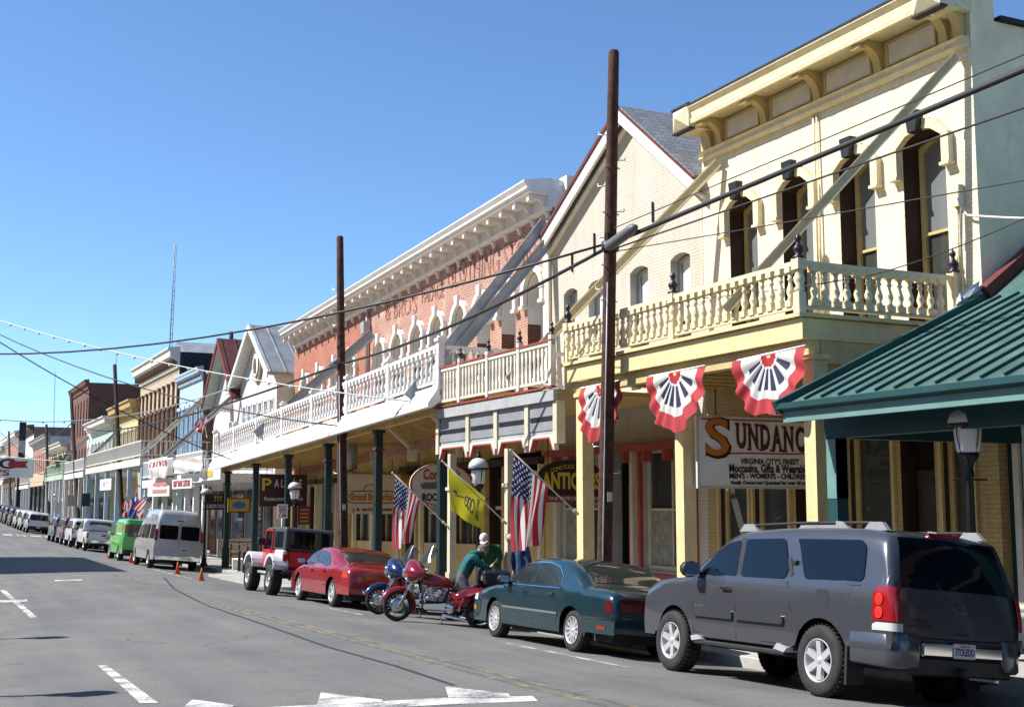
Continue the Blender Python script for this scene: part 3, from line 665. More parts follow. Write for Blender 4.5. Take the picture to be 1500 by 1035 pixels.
# shop front: red panels, big windows, hanging red lintel
for i, (a, b, z0, z1, _) in enumerate(sops):
    if i == 1:
        c = MB(); c.box(a+.05, b-.05, -.5, -.45, -.8, 2.2); d = c.build('door', M_REDTRIM, r); c = MB(); c.box(a+.16, b-.16, -.445, -.435, .3, 2.0); c.build('pane', M_GLASS, d)
    else:
        window(r, a, b, z0, z1, 0, -.15, M_TAN, [M_GLASS, M_CURTAIN], .1, (2, 2), 'shop_window')
        c = MB(); c.box(a-.1, b+.1, .003, .06, -.8, z0-.05); c.build('stall_riser', M_REDTRIM, r)
    
    for uu in (a-.08, b+.08): c = MB(); c.box(uu-.06, uu+.06, .003, .1, -.8, 3.0); c.build('pilaster', M_TAN if i else M_REDTRIM, r)
c = MB(); c.box(.1, L-.1, .003, .3, 2.95, 3.12); c.build('shop_cornice', M_REDTRIM, r)
for i in range(8): c = MB(); c.box(.4+i*.9, .52+i*.9, .003, .24, 2.7, 2.948); c.build('bracket', M_REDTRIM, r)
# ================================================================== 3. long red brick building with white cornice
GR = -.039; M_BURG_ = paint('collar_red', (.14, .03, .025), .6, .1)
sh = lambda p: (p[0], p[1], p[2]+GR*p[0])
def shz(u): return GR*u
r, L = building('brick_building', 'long red brick building with white bracketed cornice, faded wall lettering and white balcony', 29.9, 55.2, 15.2)
wu = [.95, 2.68, 4.45, 6.15, 8.02, 9.85, 11.75, 13.6, 16.95, 18.95, 21.2, 23.3]
ops = [(u-.48, u+.48, 4.7, 7.72, .46) for u in wu]
sops = [(.6, 2.4, .6, 3.2, 0), (2.9, 4.0, -.9, 3.2, 0), (4.6, 6.6, .6, 3.2, 0), (7.4, 9.2, .6, 3.2, 0), (9.8, 10.9, -.9, 3.2, 0), (11.5, 13.4, .6, 3.2, 0), (14.3, 16.2, .6, 3.2, 0), (17, 18, -.9, 3.2, 0), (18.6, 20.6, .6, 3.2, 0), (21.4, 22.4, -.9, 3.2, 0), (23, 24.8, .6, 3.2, 0)]
m, rv = facade(14.9, 3.9, 9.8, [o for o in ops if o[0] < 15], .5, sh)
wall = m.build('wall', M_BRICK, r)
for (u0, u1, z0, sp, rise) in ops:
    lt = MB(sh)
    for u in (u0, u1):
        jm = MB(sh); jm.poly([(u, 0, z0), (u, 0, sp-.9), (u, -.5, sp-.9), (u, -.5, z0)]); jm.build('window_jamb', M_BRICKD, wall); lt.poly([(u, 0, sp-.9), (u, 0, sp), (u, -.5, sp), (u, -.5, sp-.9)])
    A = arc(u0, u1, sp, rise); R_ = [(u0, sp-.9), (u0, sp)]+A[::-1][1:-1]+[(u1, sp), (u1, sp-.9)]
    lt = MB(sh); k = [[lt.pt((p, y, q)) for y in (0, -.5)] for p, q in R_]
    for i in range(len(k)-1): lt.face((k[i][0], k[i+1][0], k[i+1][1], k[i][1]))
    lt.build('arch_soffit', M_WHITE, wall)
m, rv = facade(L-14.9, 3.9+shz(14.9), 9.8+shz(14.9), [(a-14.9, b-14.9, z+shz(14.9), s+shz(14.9), q) for a, b, z, s, q in ops if a > 15], .5, lambda p: (p[0]+14.9, p[1]+.012, p[2]+GR*p[0]))
m.build('wall', M_BRICK2, r)
m, rv = facade(L, -1.6, 3.9, sops, .35, lambda p: (p[0], p[1], p[2]+(GR*p[0]*max(0, (p[2]+1.6)/5.5))))
w2 = m.build('wall', M_OCHRE, r); rv.build('window_reveal', M_DKBR, w2)
shed(r, L, 18, -1.6, 9.3, M_PLAST, xf=lambda p: (p[0], p[1]-.001, p[2]+GR*p[0]*(1 if p[2] > 0 else 0)))
for (u0, u1, z0, sp, rise) in ops:
    window(r, u0+.01, u1-.01, z0, sp, rise-.02, -.46, M_WHITE, M_GLASS, .1, (1, 2), xf=sh)
    h = MB(sh); A = arc(u0-.04, u1+.04, sp, rise+.03, 10); B = arc(u0-.2, u1+.2, sp+.03, rise+.17, 10)
    for i in range(10): h.prism([A[i], A[i+1], B[i+1], B[i]], .003, .14)
    for s_ in (-1, 1):
        c = u0-.12 if s_ < 0 else u1+.12
        h.box(c-.085, c+.085, .003, .14, sp-.38, sp+.04); h.box(c-.12, c+.12, .003, .18, sp-.48, sp-.381); h.box(c-.11, c+.11, .004, .17, sp-.06, sp+.05)
    hm = h.build('hood_mould', M_WHITE, r); c = (u0+u1)/2; k = MB(sh); k.prism([(c-.08, sp+rise-.02), (c+.08, sp+rise-.02), (c+.13, sp+rise+.34), (c-.13, sp+rise+.34)], .1, .22); k.build('keystone', M_WHITE, hm)
    s_ = MB(sh); s_.box(u0-.06, u1+.06, .003, .1, 4.58, 4.69); s_.build('sill', M_WHITE, r)
# cornice
u0, u1 = -.1, L-.2
c = MB(sh); c.sweep([(.003, 9.70), (.10, 9.70), (.16, 9.78), (.16, 9.82), (.10, 9.84), (.10, 10.12), (.70, 10.16), (.70, 10.22), (.78, 10.26), (.78, 10.32), (.86, 10.44), (.86, 10.48), (.0, 10.62)], u0, u1); cor = c.build('cornice', M_WHITE, r)
c = MB(sh); c.box(u0-.002, u1, -1.2, .0, 9.801, 10.58); c.build('parapet', M_WHITE, r)
q = MB(); q.sweep([(.10, 9.82), (.2, 9.82), (.22, 9.9), (.3, 10.0), (.52, 10.03), (.54, 9.98), (.62, 9.98), (.62, 10.14), (.10, 10.12)], -.04, .04); q.box(-.065, .065, .5, .66, 9.95, 10.06); bme = q.mesh('bracket', M_WHITE)
q = MB(); q.sweep([(.003, 9.48), (.06, 9.50), (.13, 9.69), (.003, 9.698)], -.06, .06); dme = q.mesh('corbel', M_WHITE)
n = 29
for i in range(n):
    u = u0+.2+(u1-u0-.4)*i/(n-1); ob('bracket', bme, cor, (u, 0, shz(u))); ob('corbel', dme, cor, (u, 0, shz(u)))
# near end of the parapet: plastered pilaster end
c = MB(); c.box(-.25, .12, -2.6, -.35, 8.4, 10.62); c.box(-.28, .14, -.62, -.36, 6, 10.7); c.build('parapet_end', M_PLAST, r)
c = MB(); c.box(-.02, .30, .004, .09, 4.0, 9.45); c.build('corner_pier', M_PLAST, r)
c = MB(sh); c.tube([(15.0, .1, 9.6), (15.0, .1, 9.0), (15.02, .08, 4.6)], .06, 8); c.box(14.82, 15.2, .02, .3, 8.75, 9.2); c.build('downpipe', M_GALV, r)
# faded painted lettering on the bricks
M_FADE = paint('faded_wall_lettering', (.14, .10, .095), .9, .25, 3, .5, (.45, .21, .14))
for t, u, w_, h_ in (('CLOTHING STORE', 4.0, 6.6, .78), ("PALACE", 8.6, 2.0, .5), ("& BRO'S", 11.6, 3.2, .55)):
    o = text('painted_lettering', t, h_*1.55, M_FADE, r, (u, .016, 9.08+shz(u)), (R(90), math.atan(-GR), R(180)), w_, .001, .006)
# balcony
b0, b1, bf = -.85, 25.1, 3.62
c = MB(sh); c.box(b0, b1, .02, bf-.02, 4.42, 4.56); bal = c.build('balcony', M_OCHRE, r)
c = MB(sh); c.sweep([(bf-.12, 4.60), (bf+.02, 4.60), (bf+.30, 4.20), (bf+.30, 4.10), (bf+.2, 4.08), (bf-.12, 4.3)], b0, b1); c.build('fascia', M_WHITE, bal)
c = MB(sh); c.box(b0-.002, b1, bf-.14, bf+.04, 4.602, 4.66); c.build('deck_edge', M_WHITE, bal)
c = MB(sh); c.box(b0, b1, bf-.36, bf-.14, 4.02, 4.40); c.build('beam', M_OCHRE, bal)
c = MB(sh)
for i in range(34): c.box(b0+.3+i*.75, b0+.4+i*.75, .03, bf-.37, 4.22, 4.418)
c.build('joists', M_OCHRE, bal)
pu = [b0+.1+(b1-b0-.2)*i/7 for i in range(8)]
bme = baluster_mesh(.78, .06, M_WHITE, 6)
for i, u in enumerate(pu):
    p = MB(); z = shz(u); p.box(u-.09, u+.09, bf-.14, bf+.02, 4.66+z, 5.78+z); p.box(u-.13, u+.13, bf-.18, bf+.06, 5.78+z, 5.86+z); p.box(u-.07, u+.07, bf-.12, bf, 5.86+z, 5.93+z); p.build('balcony_post', M_WHITE, bal)
for a, b in zip(pu, pu[1:]):
    c = MB(sh); c.box(a+.09, b-.09, bf-.12, bf+.0, 5.62, 5.71); c.box(a+.09, b-.09, bf-.1, bf-.02, 4.76, 4.83); c.build('rail', M_WHITE, bal)
    k = int((b-a-.2)/.29)
    for i in range(k): u = a+.1+(b-a-.2)*(i+.5)/k; ob('baluster', bme, bal, (u, bf-.06, 4.83+shz(u)))
c = MB(); c.box(b0+.02, b0+.12, .05, bf-.2, 5.62, 5.71); c.box(b0+.03, b0+.11, .05, bf-.2, 4.76, 4.83); c.build('rail', M_WHITE, bal)
for i in range(16): ob('baluster', bme, bal, (b0+.07, .2+(bf-.5)*(i+.5)/16, 4.83+shz(b0)))
for px in (327, 368, 415, 473, 546, 639):
    P = atd(px, 760, 11.72); u = P.y-29.9; z = shz(u); g0 = gnd(P.y)-.1
    p = MB(); p.box(u-.10, u+.10, bf-.37, bf-.17, g0+.9, 4.02+z); p.box(u-.13, u+.13, bf-.40, bf-.14, g0, g0+.9); p.box(u-.15, u+.15, bf-.42, bf-.12, 3.92+z, 4.018+z); po = p.build('porch_post', M_DKGRN, r)
    q = MB(); q.box(u-.14, u+.14, bf-.41, bf-.13, 3.44+z, 3.50+z); q.build('collar', M_BURG_, po)
brace(r, (14.9, 29.95, 9.42), (11.25, 30.75, 4.5), M_GALV, .3, .16); brace(r, (14.85, 29.75, 8.75), (11.2, 31.15, 4.05), M_GALV, .3, .16)
brace(r, (14.66, 44.0, 8.05), (11.0, 46.7, 4.3), M_GALV, .34, .16)
for u in (1.2, 4.9):      # white V struts under the balcony
    c = MB(); c.bar((u, bf-.5, 4.2), (u+.3, bf-1.6, 3.35), .09, .09); c.bar((u+.9, bf-1.9, 4.2), (u+.35, bf-1.65, 3.35), .09, .09); c.box(u+.22, u+.42, bf-1.75, bf-1.5, 3.0, 3.35); c.build('strut', M_TAN, bal)
c = MB(); c.cyl((11.7, 1.9, 2.9), (11.7, 1.9, 4.2), .36, n=14); c.build('vent_duct', M_GALV, r); c = MB(); c.tube([(11.7, 1.9, 2.95), (11.6, 1.85, 2.6), (11.2, 1.6, 2.45), (10.6, 1.2, 2.42), (10.2, .1, 2.42)], .34, 12); c.build('duct_elbow', M_OCHRE, r)
# shop fronts
fm = [M_TAN, M_CREAM, M_OCHRE]
for i, (a, b, z0, z1, _) in enumerate(sops):
    k = -.2 if a < 10 else -.45
    if z0 < 0:
        c = MB(); c.box(a+.05, b-.05, -.33, -.28, -1.2, 1.75+k); d = c.build('door', M_DKBR if i % 2 else M_TAN, r); c = MB(); c.box(a+.18, b-.18, -.275, -.268, .1, 1.5+k); c.build('pane', M_GLASS, d)
        c = MB(); c.box(a, b, -.34, -.2, 1.76+k, 1.86+k); c.build('lintel', fm[i % 3], r); c = MB(); c.box(a+.06, b-.06, -.26, -.25, 1.87+k, 2.7+k); c.build('pane', M_GLASS, r)
    else: window(r, a+.01, b-.01, z0-.4, z1-.55, 0, -.2, fm[i % 3], [M_GLASS, M_GLASS, M_CURTAIN], .1, (2, 2), 'shop_window')
    
    for uu in (a-.095, b+.095): c = MB(); c.box(uu-.065, uu+.065, .012, .14, -1.2, 3.0+k); c.build('pilaster', fm[(i+1) % 3], r)
    c = MB(); c.box(a-.2, b+.2, .012, .2, 2.72+k+.3, 2.9+k+.3); c.build('shop_lintel', M_DKBR, r)
# ================================================================== 0. green porch building at the right edge
r, L = building('porch_building', 'shop with teal standing seam porch roof and green posts at the right edge', 4.5, 14.55, 15.35)
gm, rv = facade(L, -.9, 4.5, [(8.75, 9.75, .1, 3.25, 0), (6.2, 8.2, .1, 3.0, 0), (4.6, 5.6, -.6, 2.6, 0), (1.2, 3.8, .1, 3.0, 0)], .25)
wall = gm.build('wall', M_TEALD, r); rv.build('window_reveal', M_WHITE, wall)
shed(r, L, 12, -.9, 4.5, M_TEALD, y0=-.002)
for a, b in ((8.75, 9.75), (6.2, 8.2), (1.2, 3.8)):
    window(r, a, b, .1, 3.25 if a > 8 else 3., 0, -.1, M_WHITE, M_GLASS, .09, (1, 2)); c = MB(); c.box(a-.14, a-.02, .003, .06, -.6, 3.4); c.box(b+.02, b+.14, .003, .06, -.6, 3.4); c.build('window_surround', M_OFFW, r)
c = MB(); c.box(4.65, 5.55, -.2, -.15, -.6, 2.5); c.build('door', M_TEALD, r)
c = MB(); c.box(L-.02, L+.17, .003, .2, -.9, 3.6); c.build('corner_pier', M_BRICKO, r)
# porch roof: slope from eave (y=4.3,z=3.1) up to the wall
e0, ez, w0, wz = 4.32, 3.13, .3, 4.95
def rz(y, dz=0): return ez+dz+(wz-ez)*(e0-y)/(e0-w0)
c = MB(); c.poly([(0, e0, ez), (L-.05, e0, ez), (L-.05, w0, wz), (0, w0, wz)]); c.poly([(0, e0, ez-.05), (L-.05, e0, ez-.05), (L-.05, w0, wz-.05), (0, w0, wz-.05)]); roof = c.build('porch_roof', M_TEAL, r, recalc=False)
q = MB(); q.bar((0, e0-.12, rz(e0-.12, .022)), (0, w0+.05, rz(w0+.05, .022)), .03, .04); rib = q.mesh('standing_seam', M_TEALD)
for i in range(27): ob('standing_seam', rib, roof, (.2+i*.365, 0, 0))
c = MB(); c.sweep([(e0+.01, ez-.02), (e0+.11, ez+.02), (e0+.11, ez-.06), (e0+.01, ez-.10)], 0, L); c.build('gutter', M_TEALD, roof)
c = MB(); c.box(0, L-.02, e0-.08, e0, ez-.25, ez-.055); c.build('eave_fascia', M_TEALL, roof)
c = MB(); c.bar((L+.01, e0+.1, rz(e0+.1, .0)), (L+.01, w0, rz(w0, .0)), .1, .2); c.build('rake_board', M_TEALD, roof)
c = MB(); c.bar((L+.0, w0+.02, wz+.1), (L+.0, w0-3.9, wz+.1+3.9*.72), .2, .2); c.build('rake_cap', M_BURG_, roof)
c = MB(); c.poly([(0, w0, wz+.0), (L-.05, w0, wz+.0), (L-.05, -4, wz+3.1), (0, -4, wz+3.1)]); c.build('upper_roof', M_TEAL, r)
c = MB(); c.box(0, L-.1, 3.42, 3.66, 2.66, 2.94); c.box(L-.32, L-.1, .003, 3.40, 2.66, 2.94); c.build('porch_beam', M_TEALD, r)
c = MB(); c.poly([(0, e0-.1, ez-.08), (L-.06, e0-.1, ez-.08), (L-.06, 0, rz(0, -.08)), (0, 0, rz(0, -.08))]); c.build('porch_ceiling', M_TEALD, r)
for u in (L-.22, 5.6, 1.2):
    p = MB(); p.box(u-.1, u+.1, 3.44, 3.64, gnd(4.5+u)-.1, 2.658); p.box(u-.13, u+.13, 3.41, 3.67, gnd(4.5+u)-.1, gnd(4.5+u)+1.0); p.build('porch_post', M_TEALD, r)
c = MB(); c.box(L-.32, L-.12, 3.43, 3.65, 1.8, 2.65); c.build('post_bracket', M_TEALL, r)
# crumpled sheet of plastic at the roof junction
def crum(u, v):
    a, b = (u-.5), (v-.5); k = math.sin(9*a+4*b)*.06+math.sin(13*b-5*a)*.05
    return (14.92+a*.75+k*.8, 14.66-.10*math.sin(11*a+6*b)-b*.1, 4.98+b*.34+1.3*k-abs(a)*.25)
m = MB(); m.grid(crum, 14, 12, False)
tag(m.build('plastic_sheet', paint('plastic_white', (.6, .62, .65), .35, .1)), 'crumpled white plastic sheet stuffed above the teal porch roof', 'sheet')
# ------------------------------------------------------------------ farther buildings
def gable_house(name, label, yA, yB, d, eave, apex, wallm, roofm, ov, bargem, small, porchz, sof=None, pane=M_GLASS):
    r, L = building(name, label, yA, yB, d)
    m, rv = facade(L, -1.6, eave, small, .12); m.poly([(0, 0, eave), (L, 0, eave), (L/2, 0, apex)])
    wl = m.build('wall', wallm, r); rv.build('window_reveal', M_WHITE, wl)
    m = MB()
    for u in (0, L): m.poly([(u, 0, -1.6), (u, -14, -1.6), (u, -14, eave), (u, 0, eave)])
    m.poly([(0, -14, -1.6), (L, -14, -1.6), (L, -14, eave), (L/2, -14, apex), (0, -14, eave)]); m.build('side_wall', M_OFFW, r)
    s_ = (apex-eave)/(L/2); e = .35
    def P(u, dz): return (u, apex+.05+dz-abs(u-L/2)*s_)
    q = MB(); q.prism([P(-e, 0), P(L/2, 0), P(L+e, 0), P(L+e, .12), P(L/2, .12), P(-e, .12)], ov, -14.2); rf = q.build('roof', roofm, r)
    for a, b in ((-e, L/2), (L/2, L+e)):
        q = MB(); q.prism([P(a, -.16), P(b, -.16), P(b, .13), P(a, .13)], ov+.002, ov+.08); q.build('barge_board', bargem, rf)
        q = MB(); q.prism([P(a, -.04), P(b, -.04), P(b, -.01), P(a, -.01)], .01, ov-.002); q.build('soffit', sof or bargem, rf)
    if roofm is M_BRNROOF or True:
        for i in range(16):
            y = ov-.1-i*.75
            for a, b in ((-e, L/2), (L/2, L+e)):
                q = MB(); q.bar((a, y, P(a, .14)[1]), (b, y, P(b, .14)[1]), .05, .05, (0, 1, 0)); q.build('roof_seam', roofm, rf)
    for o in small: window(r, o[0], o[1], o[2], o[3], 0, -.08, M_WHITE, pane, .07, (1, 2)); q = MB(); q.box(o[0]-.1, o[1]+.1, .004, .05, o[3], o[3]+.1); q.box(o[0]-.1, o[0], .004, .04, o[2], o[3]); q.box(o[1], o[1]+.1, .004, .04, o[2], o[3]); q.box(o[0]-.1, o[1]+.1, .004, .06, o[2]-.1, o[2]); q.build('window_surround', M_WHITE, r)
    return r, L, P
M_TANST = paint('tan_stucco', (.52, .42, .30), .7, .12)
M_SIDEW = boards('white_clapboard', (.76, .74, .72), .17); M_SIDEP = boards('pale_pink_clapboard', (.74, .68, .64), .17)
M_PALEGR = paint('pale_green_paint', (.48, .55, .45), .6, .08); M_BURG = paint('burgundy_paint', (.2, .035, .03), .6, .1)
M_LBLUE = paint('light_blue_paint', (.42, .56, .66), .6, .08); M_PALEY = paint('pale_yellow_paint', (.66, .55, .30), .6, .1); M_MINT = paint('mint_paint', (.42, .55, .46), .6, .1)
M_TANST = paint('tan_stucco', (.52, .42, .30), .7, .12); M_BROWN = paint('brown_trim', (.16, .09, .05), .6, .2); M_PINKBR = brick('pinkish_brick', (.42, .2, .15), (.36, .16, .12), (.4, .3, .26))
M_PANEB = glassmat('far_pane', (.05, .06, .07), .15)
smA = [(.5+i*1.05, 1.1+i*1.05, 5.6, 6.5, 0) for i in range(6)]
r, L, P = gable_house('white_gable_building', 'white clapboard building with oval emblem under its tin gable roof', 55.75, 62.8, 14.55, 7.75, 10.15, M_SIDEW, M_TINROOF, .5, M_WHITE, smA, 4, sof=M_OFFW)
q = MB(); q.lathe([(.78, .02), (.80, .10), (.72, .12), (.66, .06), (0, .06)], 26, (0, 0, 0), 'y'); ov_ = q.build('oval_frame', M_TANST, r, loc=(L/2-.1, 0, 8.35)); ov_.scale = (1.0, 1.3, 1.05)
q = MB(); q.lathe([(.55, .125), (.5, .14), (0, .15)], 22, (0, 0, 0), 'y'); q.build('oval_field', M_WHITE, ov_)
q = MB(); q.prism([(-.2, -.35), (.15, -.35), (.25, .05), (.1, .35), (-.12, .3), (-.25, 0)], .15, .17); q.build('emblem', M_BROWN, ov_)
smB = [(.9, 1.7, 3.6, 5.3, 0), (2.2, 2.9, 5.2, 6.0, 0), (3.8, 4.8, 3.6, 5.2, 0), (5.4, 6.2, 3.6, 5.3, 0)]
r, L, P = gable_house('pale_gable_building', 'pale clapboard gable with brown metal roof and burgundy barge boards beside the white one', 63.0, 69.8, 14.75, 7.25, 10.35, M_SIDEP, M_BRNROOF, .6, M_BURG, smB, 4, sof=M_PALEGR)
q = MB(); q.box(2.2, 2.9, .003, .5, 6.55, 7.0); a_ = q.build('air_conditioner', M_OFFW, r); q = MB(); q.box(2.28, 2.82, .501, .52, 6.6, 6.95); q.build('grille', M_BROWN, a_)
q = MB(); q.box(3.1, 3.8, .003, .04, 7.6, 8.8); a_ = q.build('attic_window', M_WHITE, r); q = MB(); q.box(3.2, 3.7, .041, .05, 7.7, 8.7); q.build('pane', M_PANEB, a_)
brace(r, (13.9, 63.6, 7.3), (10.7, 69.5, 3.6), M_GALV, .24, .16); brace(r, (14.0, 72.4, 7.8), (10.6, 75.5, 4.2), M_OFFW, .24, .16)
def far(name, label, yA, yB, top, wallm, rows, corm, sidem, co=.6, ch=.7, d=15.2, hood=None, pil=None, dent=0, fm=M_WHITE, depth=14):
    r, L = building(name, label, yA, yB, d); ops = []
    for (z0, z1, n, w_, rise) in rows:
        for i in range(n): c = L*(i+.5)/n; ops.append((c-w_/2, c+w_/2, z0, z1-rise, rise))
    m, rv = facade(L, -1.6, top-.02, ops, .25); wl = m.build('wall', wallm, r); rv.build('window_reveal', wallm, wl)
    shed(r, L, depth, -1.6, top-.25, sidem, y0=-.004)
    for o in ops:
        window(r, o[0]+.01, o[1]-.01, o[2], o[3], max(0, o[4]-.01), -.2, fm, M_PANEB, .08, (1, 2))
        if hood:
            q = MB(); q.box(o[0]-.14, o[1]+.14, .003, .2, o[3]+o[4]+.05, o[3]+o[4]+.25); q.box(o[0]-.14, o[0]-.02, .003, .1, o[2], o[3]+o[4]+.05); q.box(o[1]+.02, o[1]+.14, .003, .1, o[2], o[3]+o[4]+.05); q.build('window_surround', hood, r)
    c = MB(); c.sweep([(.003, top-ch), (.12, top-ch), (.16, top-ch*.7), (co*.8, top-ch*.45), (co*.85, top-.2), (co, top-.1), (co, top), (.0, top+.08)], -.05, L-.02); cor = c.build('cornice', corm, r)
    if dent:
        q = MB(); q.box(-.06, .06, .14, co*.62, top-ch*.82, top-ch*.5); dm = q.mesh('dentil', dent if not isinstance(dent, bool) else corm); n = int(L/.55)
        for i in range(n): ob('dentil', dm, cor, (L*(i+.5)/n, 0, 0))
    if pil:
        n = len(ops)+1
        for i in range(n): u = min(max(L*i/(n-1), .15), L-.15); q = MB(); q.box(u-.14, u+.14, .003, .12, 4.2, top-ch-.9); q.box(u-.2, u+.2, .003, .2, top-ch-1.0, top-ch-.8); q.build('pilaster', pil, r)
    return r, L
def porch(parent, yA, yB, d, z, mat, rail=True, postm=None, nposts=3, out=None, roofm=M_TINROOF, panel=None):
    """balcony over the pavement, built in world axes under its building"""
    inv = (Matrix.Translation(parent.location) @ parent.rotation_euler.to_matrix().to_4x4()).inverted()
    a, b = Vector((d+cv(yA), yA, 0)), Vector((d+cv(yB), yB, 0)); a, b = inv @ a, inv @ b; yf = (a.y+b.y)/2; u0, u1 = a.x, b.x
    c = MB(); c.box(u0, u1, .01, yf-.05, z-.15, z); bal = c.build('balcony', roofm, parent)
    c = MB(); c.box(u0-.02, u1, yf-.08, yf, z-.35, z+.06); c.box(u0-.02, u0+.05, .01, yf-.081, z-.35, z+.06); c.build('fascia', mat, bal)
    if rail:
        c = MB()
        for h_ in (.2, 1.0): c.box(u0, u1, yf-.08, yf-.02, z+h_, z+h_+.07); c.box(u0, u0+.06, .01, yf-.081, z+h_, z+h_+.07)
        c.build('rail', mat, bal); q = MB(); q.box(-.03, .03, -.025, .025, 0, .8); bm = q.mesh('baluster', mat); n = int((u1-u0)/.3)
        for i in range(n): ob('baluster', bm, bal, (u0+(u1-u0)*(i+.5)/n, yf-.05, z+.25))
        k = int(yf/.3)
        for i in range(k): ob('baluster', bm, bal, (u0+.03, yf*(i+.5)/k, z+.25))
    if panel: c = MB(); c.box(u0, u1, yf-.1, yf-.085, z+.1, z+1.0); c.box(u0+.01, u0+.03, .01, yf-.1, z+.1, z+1.0); c.build('rail_panel', panel, bal)
    for i in range(nposts):
        u = u0+.15+(u1-u0-.3)*i/max(1, nposts-1); g0 = gnd((yA*(nposts-1-i)+yB*i)/max(1, nposts-1))-.1
        q = MB(); q.box(u-.12, u+.12, yf-.35, yf-.1, g0, z-.36); q.build('porch_post', postm or mat, parent)
    return bal
A_ = [o for o in bpy.data.objects if o.name.startswith('white_gable')][0]; B_ = [o for o in bpy.data.objects if o.name.startswith('pale_gable')][0]
porch(A_, 56.4, 62.7, 11.4, 3.05, M_WHITE, True, M_WHITE, 4); porch(B_, 62.9, 71.6, 11.3, 2.95, M_WHITE, True, M_WHITE, 4)
# dark shop fronts below the porches
for rr, LL in ((A_, 7.0), (B_, 6.8)):
    for i in range(4):
        u = .2+i*LL/4; q = MB(); q.box(u, u+LL/4-.35, .005, .05, -.9, 2.4); s_ = q.build('shop_window', M_BURG if i % 2 else M_DKBR, rr); q = MB(); q.box(u+.12, u+LL/4-.5, .052, .06, -.1, 2.2); q.build('pane', M_GLASS, s_)
rC, L = far('blue_building', 'narrow light blue two-storey building with dentilled cornice', 75.1, 82.3, 9.9, M_LBLUE, [(4.6, 7.6, 5, .75, .2)], M_LBLUE, M_BROWN, .4, .7, hood=M_LBLUE, dent=M_BROWN)
rD, L = far('tan_columned_building', 'tall tan building with brown pilasters and dark bracketed cornice', 82.6, 98.0, 11.9, M_TANST, [(4.4, 8.0, 9, .8, .25)], M_OFFW, M_ROOFDK, .8, 1.3, pil=M_BROWN, hood=M_BROWN, dent=M_BROWN)
q = MB(); q.prism([(2, 11.6), (12, 11.6), (7, 13.2)], -1, -10); q.build('attic_roof', M_TINROOF, rD); q = MB(); q.cyl((3, -4, 12), (3, -4, 13.6), .15); q.build('vent_pipe', M_ROOFDK, rD)
rE, L = far('yellow_building', 'pale yellow building with heavy ochre cornice next to the tan columned one', 98.2, 110, 9.7, M_PALEY, [(4.4, 7.4, 6, .8, .2)], M_OCHRE, M_OCHRE, .9, 1.2, hood=M_TAN, dent=True)
rF, L = far('mint_building', 'mint green building with pale cornice and plant on its balcony', 112, 126, 9.3, M_MINT, [(4.4, 7.2, 6, .8, 0)], M_OFFW, M_MINT, .9, 1.2, hood=M_WHITE)
rG, L = far('tall_brick_building', 'tallest dark red brick building with brick chimney', 129.5, 144, 14.0, M_BRICKD, [(4.6, 7.4, 6, .9, .3), (8.6, 12.3, 6, .9, .3)], M_BRICKD, M_BRICKD, .5, .9, fm=M_BROWN, depth=22)
q = MB(); q.box(1.0, 2.6, -6.5, -5, 13, 15.4); q.box(.85, 2.75, -6.65, -4.85, 15.0, 15.25); q.build('chimney', M_BRICKD, rG)
rH, L = far('white_flat_building', 'small white flat fronted building between mint and tall brick ones', 126.1, 129.4, 9.2, M_WHITE, [(4.4, 7.2, 3, .6, 0)], M_WHITE, M_WHITE, .3, .5)
rJ, L = far('cream_cornice_building', 'cream building with wide cornice beyond the tall brick one', 146, 166, 8.6, M_CREAM, [(4.6, 7.2, 8, .9, 0)], M_OFFW, M_TANST, 1., 1., hood=M_TAN)
rK, L = far('grey_roof_building', 'brick building with grey roof far along the street', 166.5, 190, 10.5, M_PINKBR, [(4.8, 8.4, 8, 1., .2)], M_TINROOF, M_OFFW, .8, 1.2, depth=20)
rL, L = far('distant_white_building', 'white building far along the street with dark cornice', 190.5, 215, 13.0, M_OFFW, [(5, 8.6, 8, 1., .2)], M_BROWN, M_PINKBR, 1., 1.2)
rM, L = far('distant_brick_building', 'last brick building at the far end of the street', 215.5, 250, 13.5, M_PINKBR, [(5.5, 9.6, 10, 1.1, .2)], M_WHITE, M_OFFW, 1., 1.5)
rN, L = far('end_building', 'pale building closing the view down the street', 250.5, 300, 12.5, M_OFFW, [(6.5, 9.8, 12, 1.2, 0)], M_TINROOF, M_OFFW, .8, 1.5)
porch(rC, 72.6, 97, 11.3, 4.25, M_OFFW, True, M_LBLUE, 6, roofm=M_GREYBL); porch(rE, 98.5, 111.5, 11.3, 4.1, M_WHITE, True, M_OFFW, 5); porch(rF, 112.5, 128, 11.3, 4.2, M_MINT, True, M_WHITE, 6, panel=M_PALEY)
porch(rG, 130, 145, 11.3, 3.9, M_TANST, False, M_TEALD, 4, panel=M_TANST); porch(rJ, 146.5, 165, 11.3, 3.8, M_OFFW, True, M_WHITE, 6); porch(rK, 167, 189, 11.3, 4.2, M_BROWN, True, M_WHITE, 6); porch(rL, 191, 214, 11.3, 4.8, M_WHITE, True, M_OFFW, 5); porch(rM, 216, 249, 11.2, 5.2, M_WHITE, True, M_OFFW, 5)
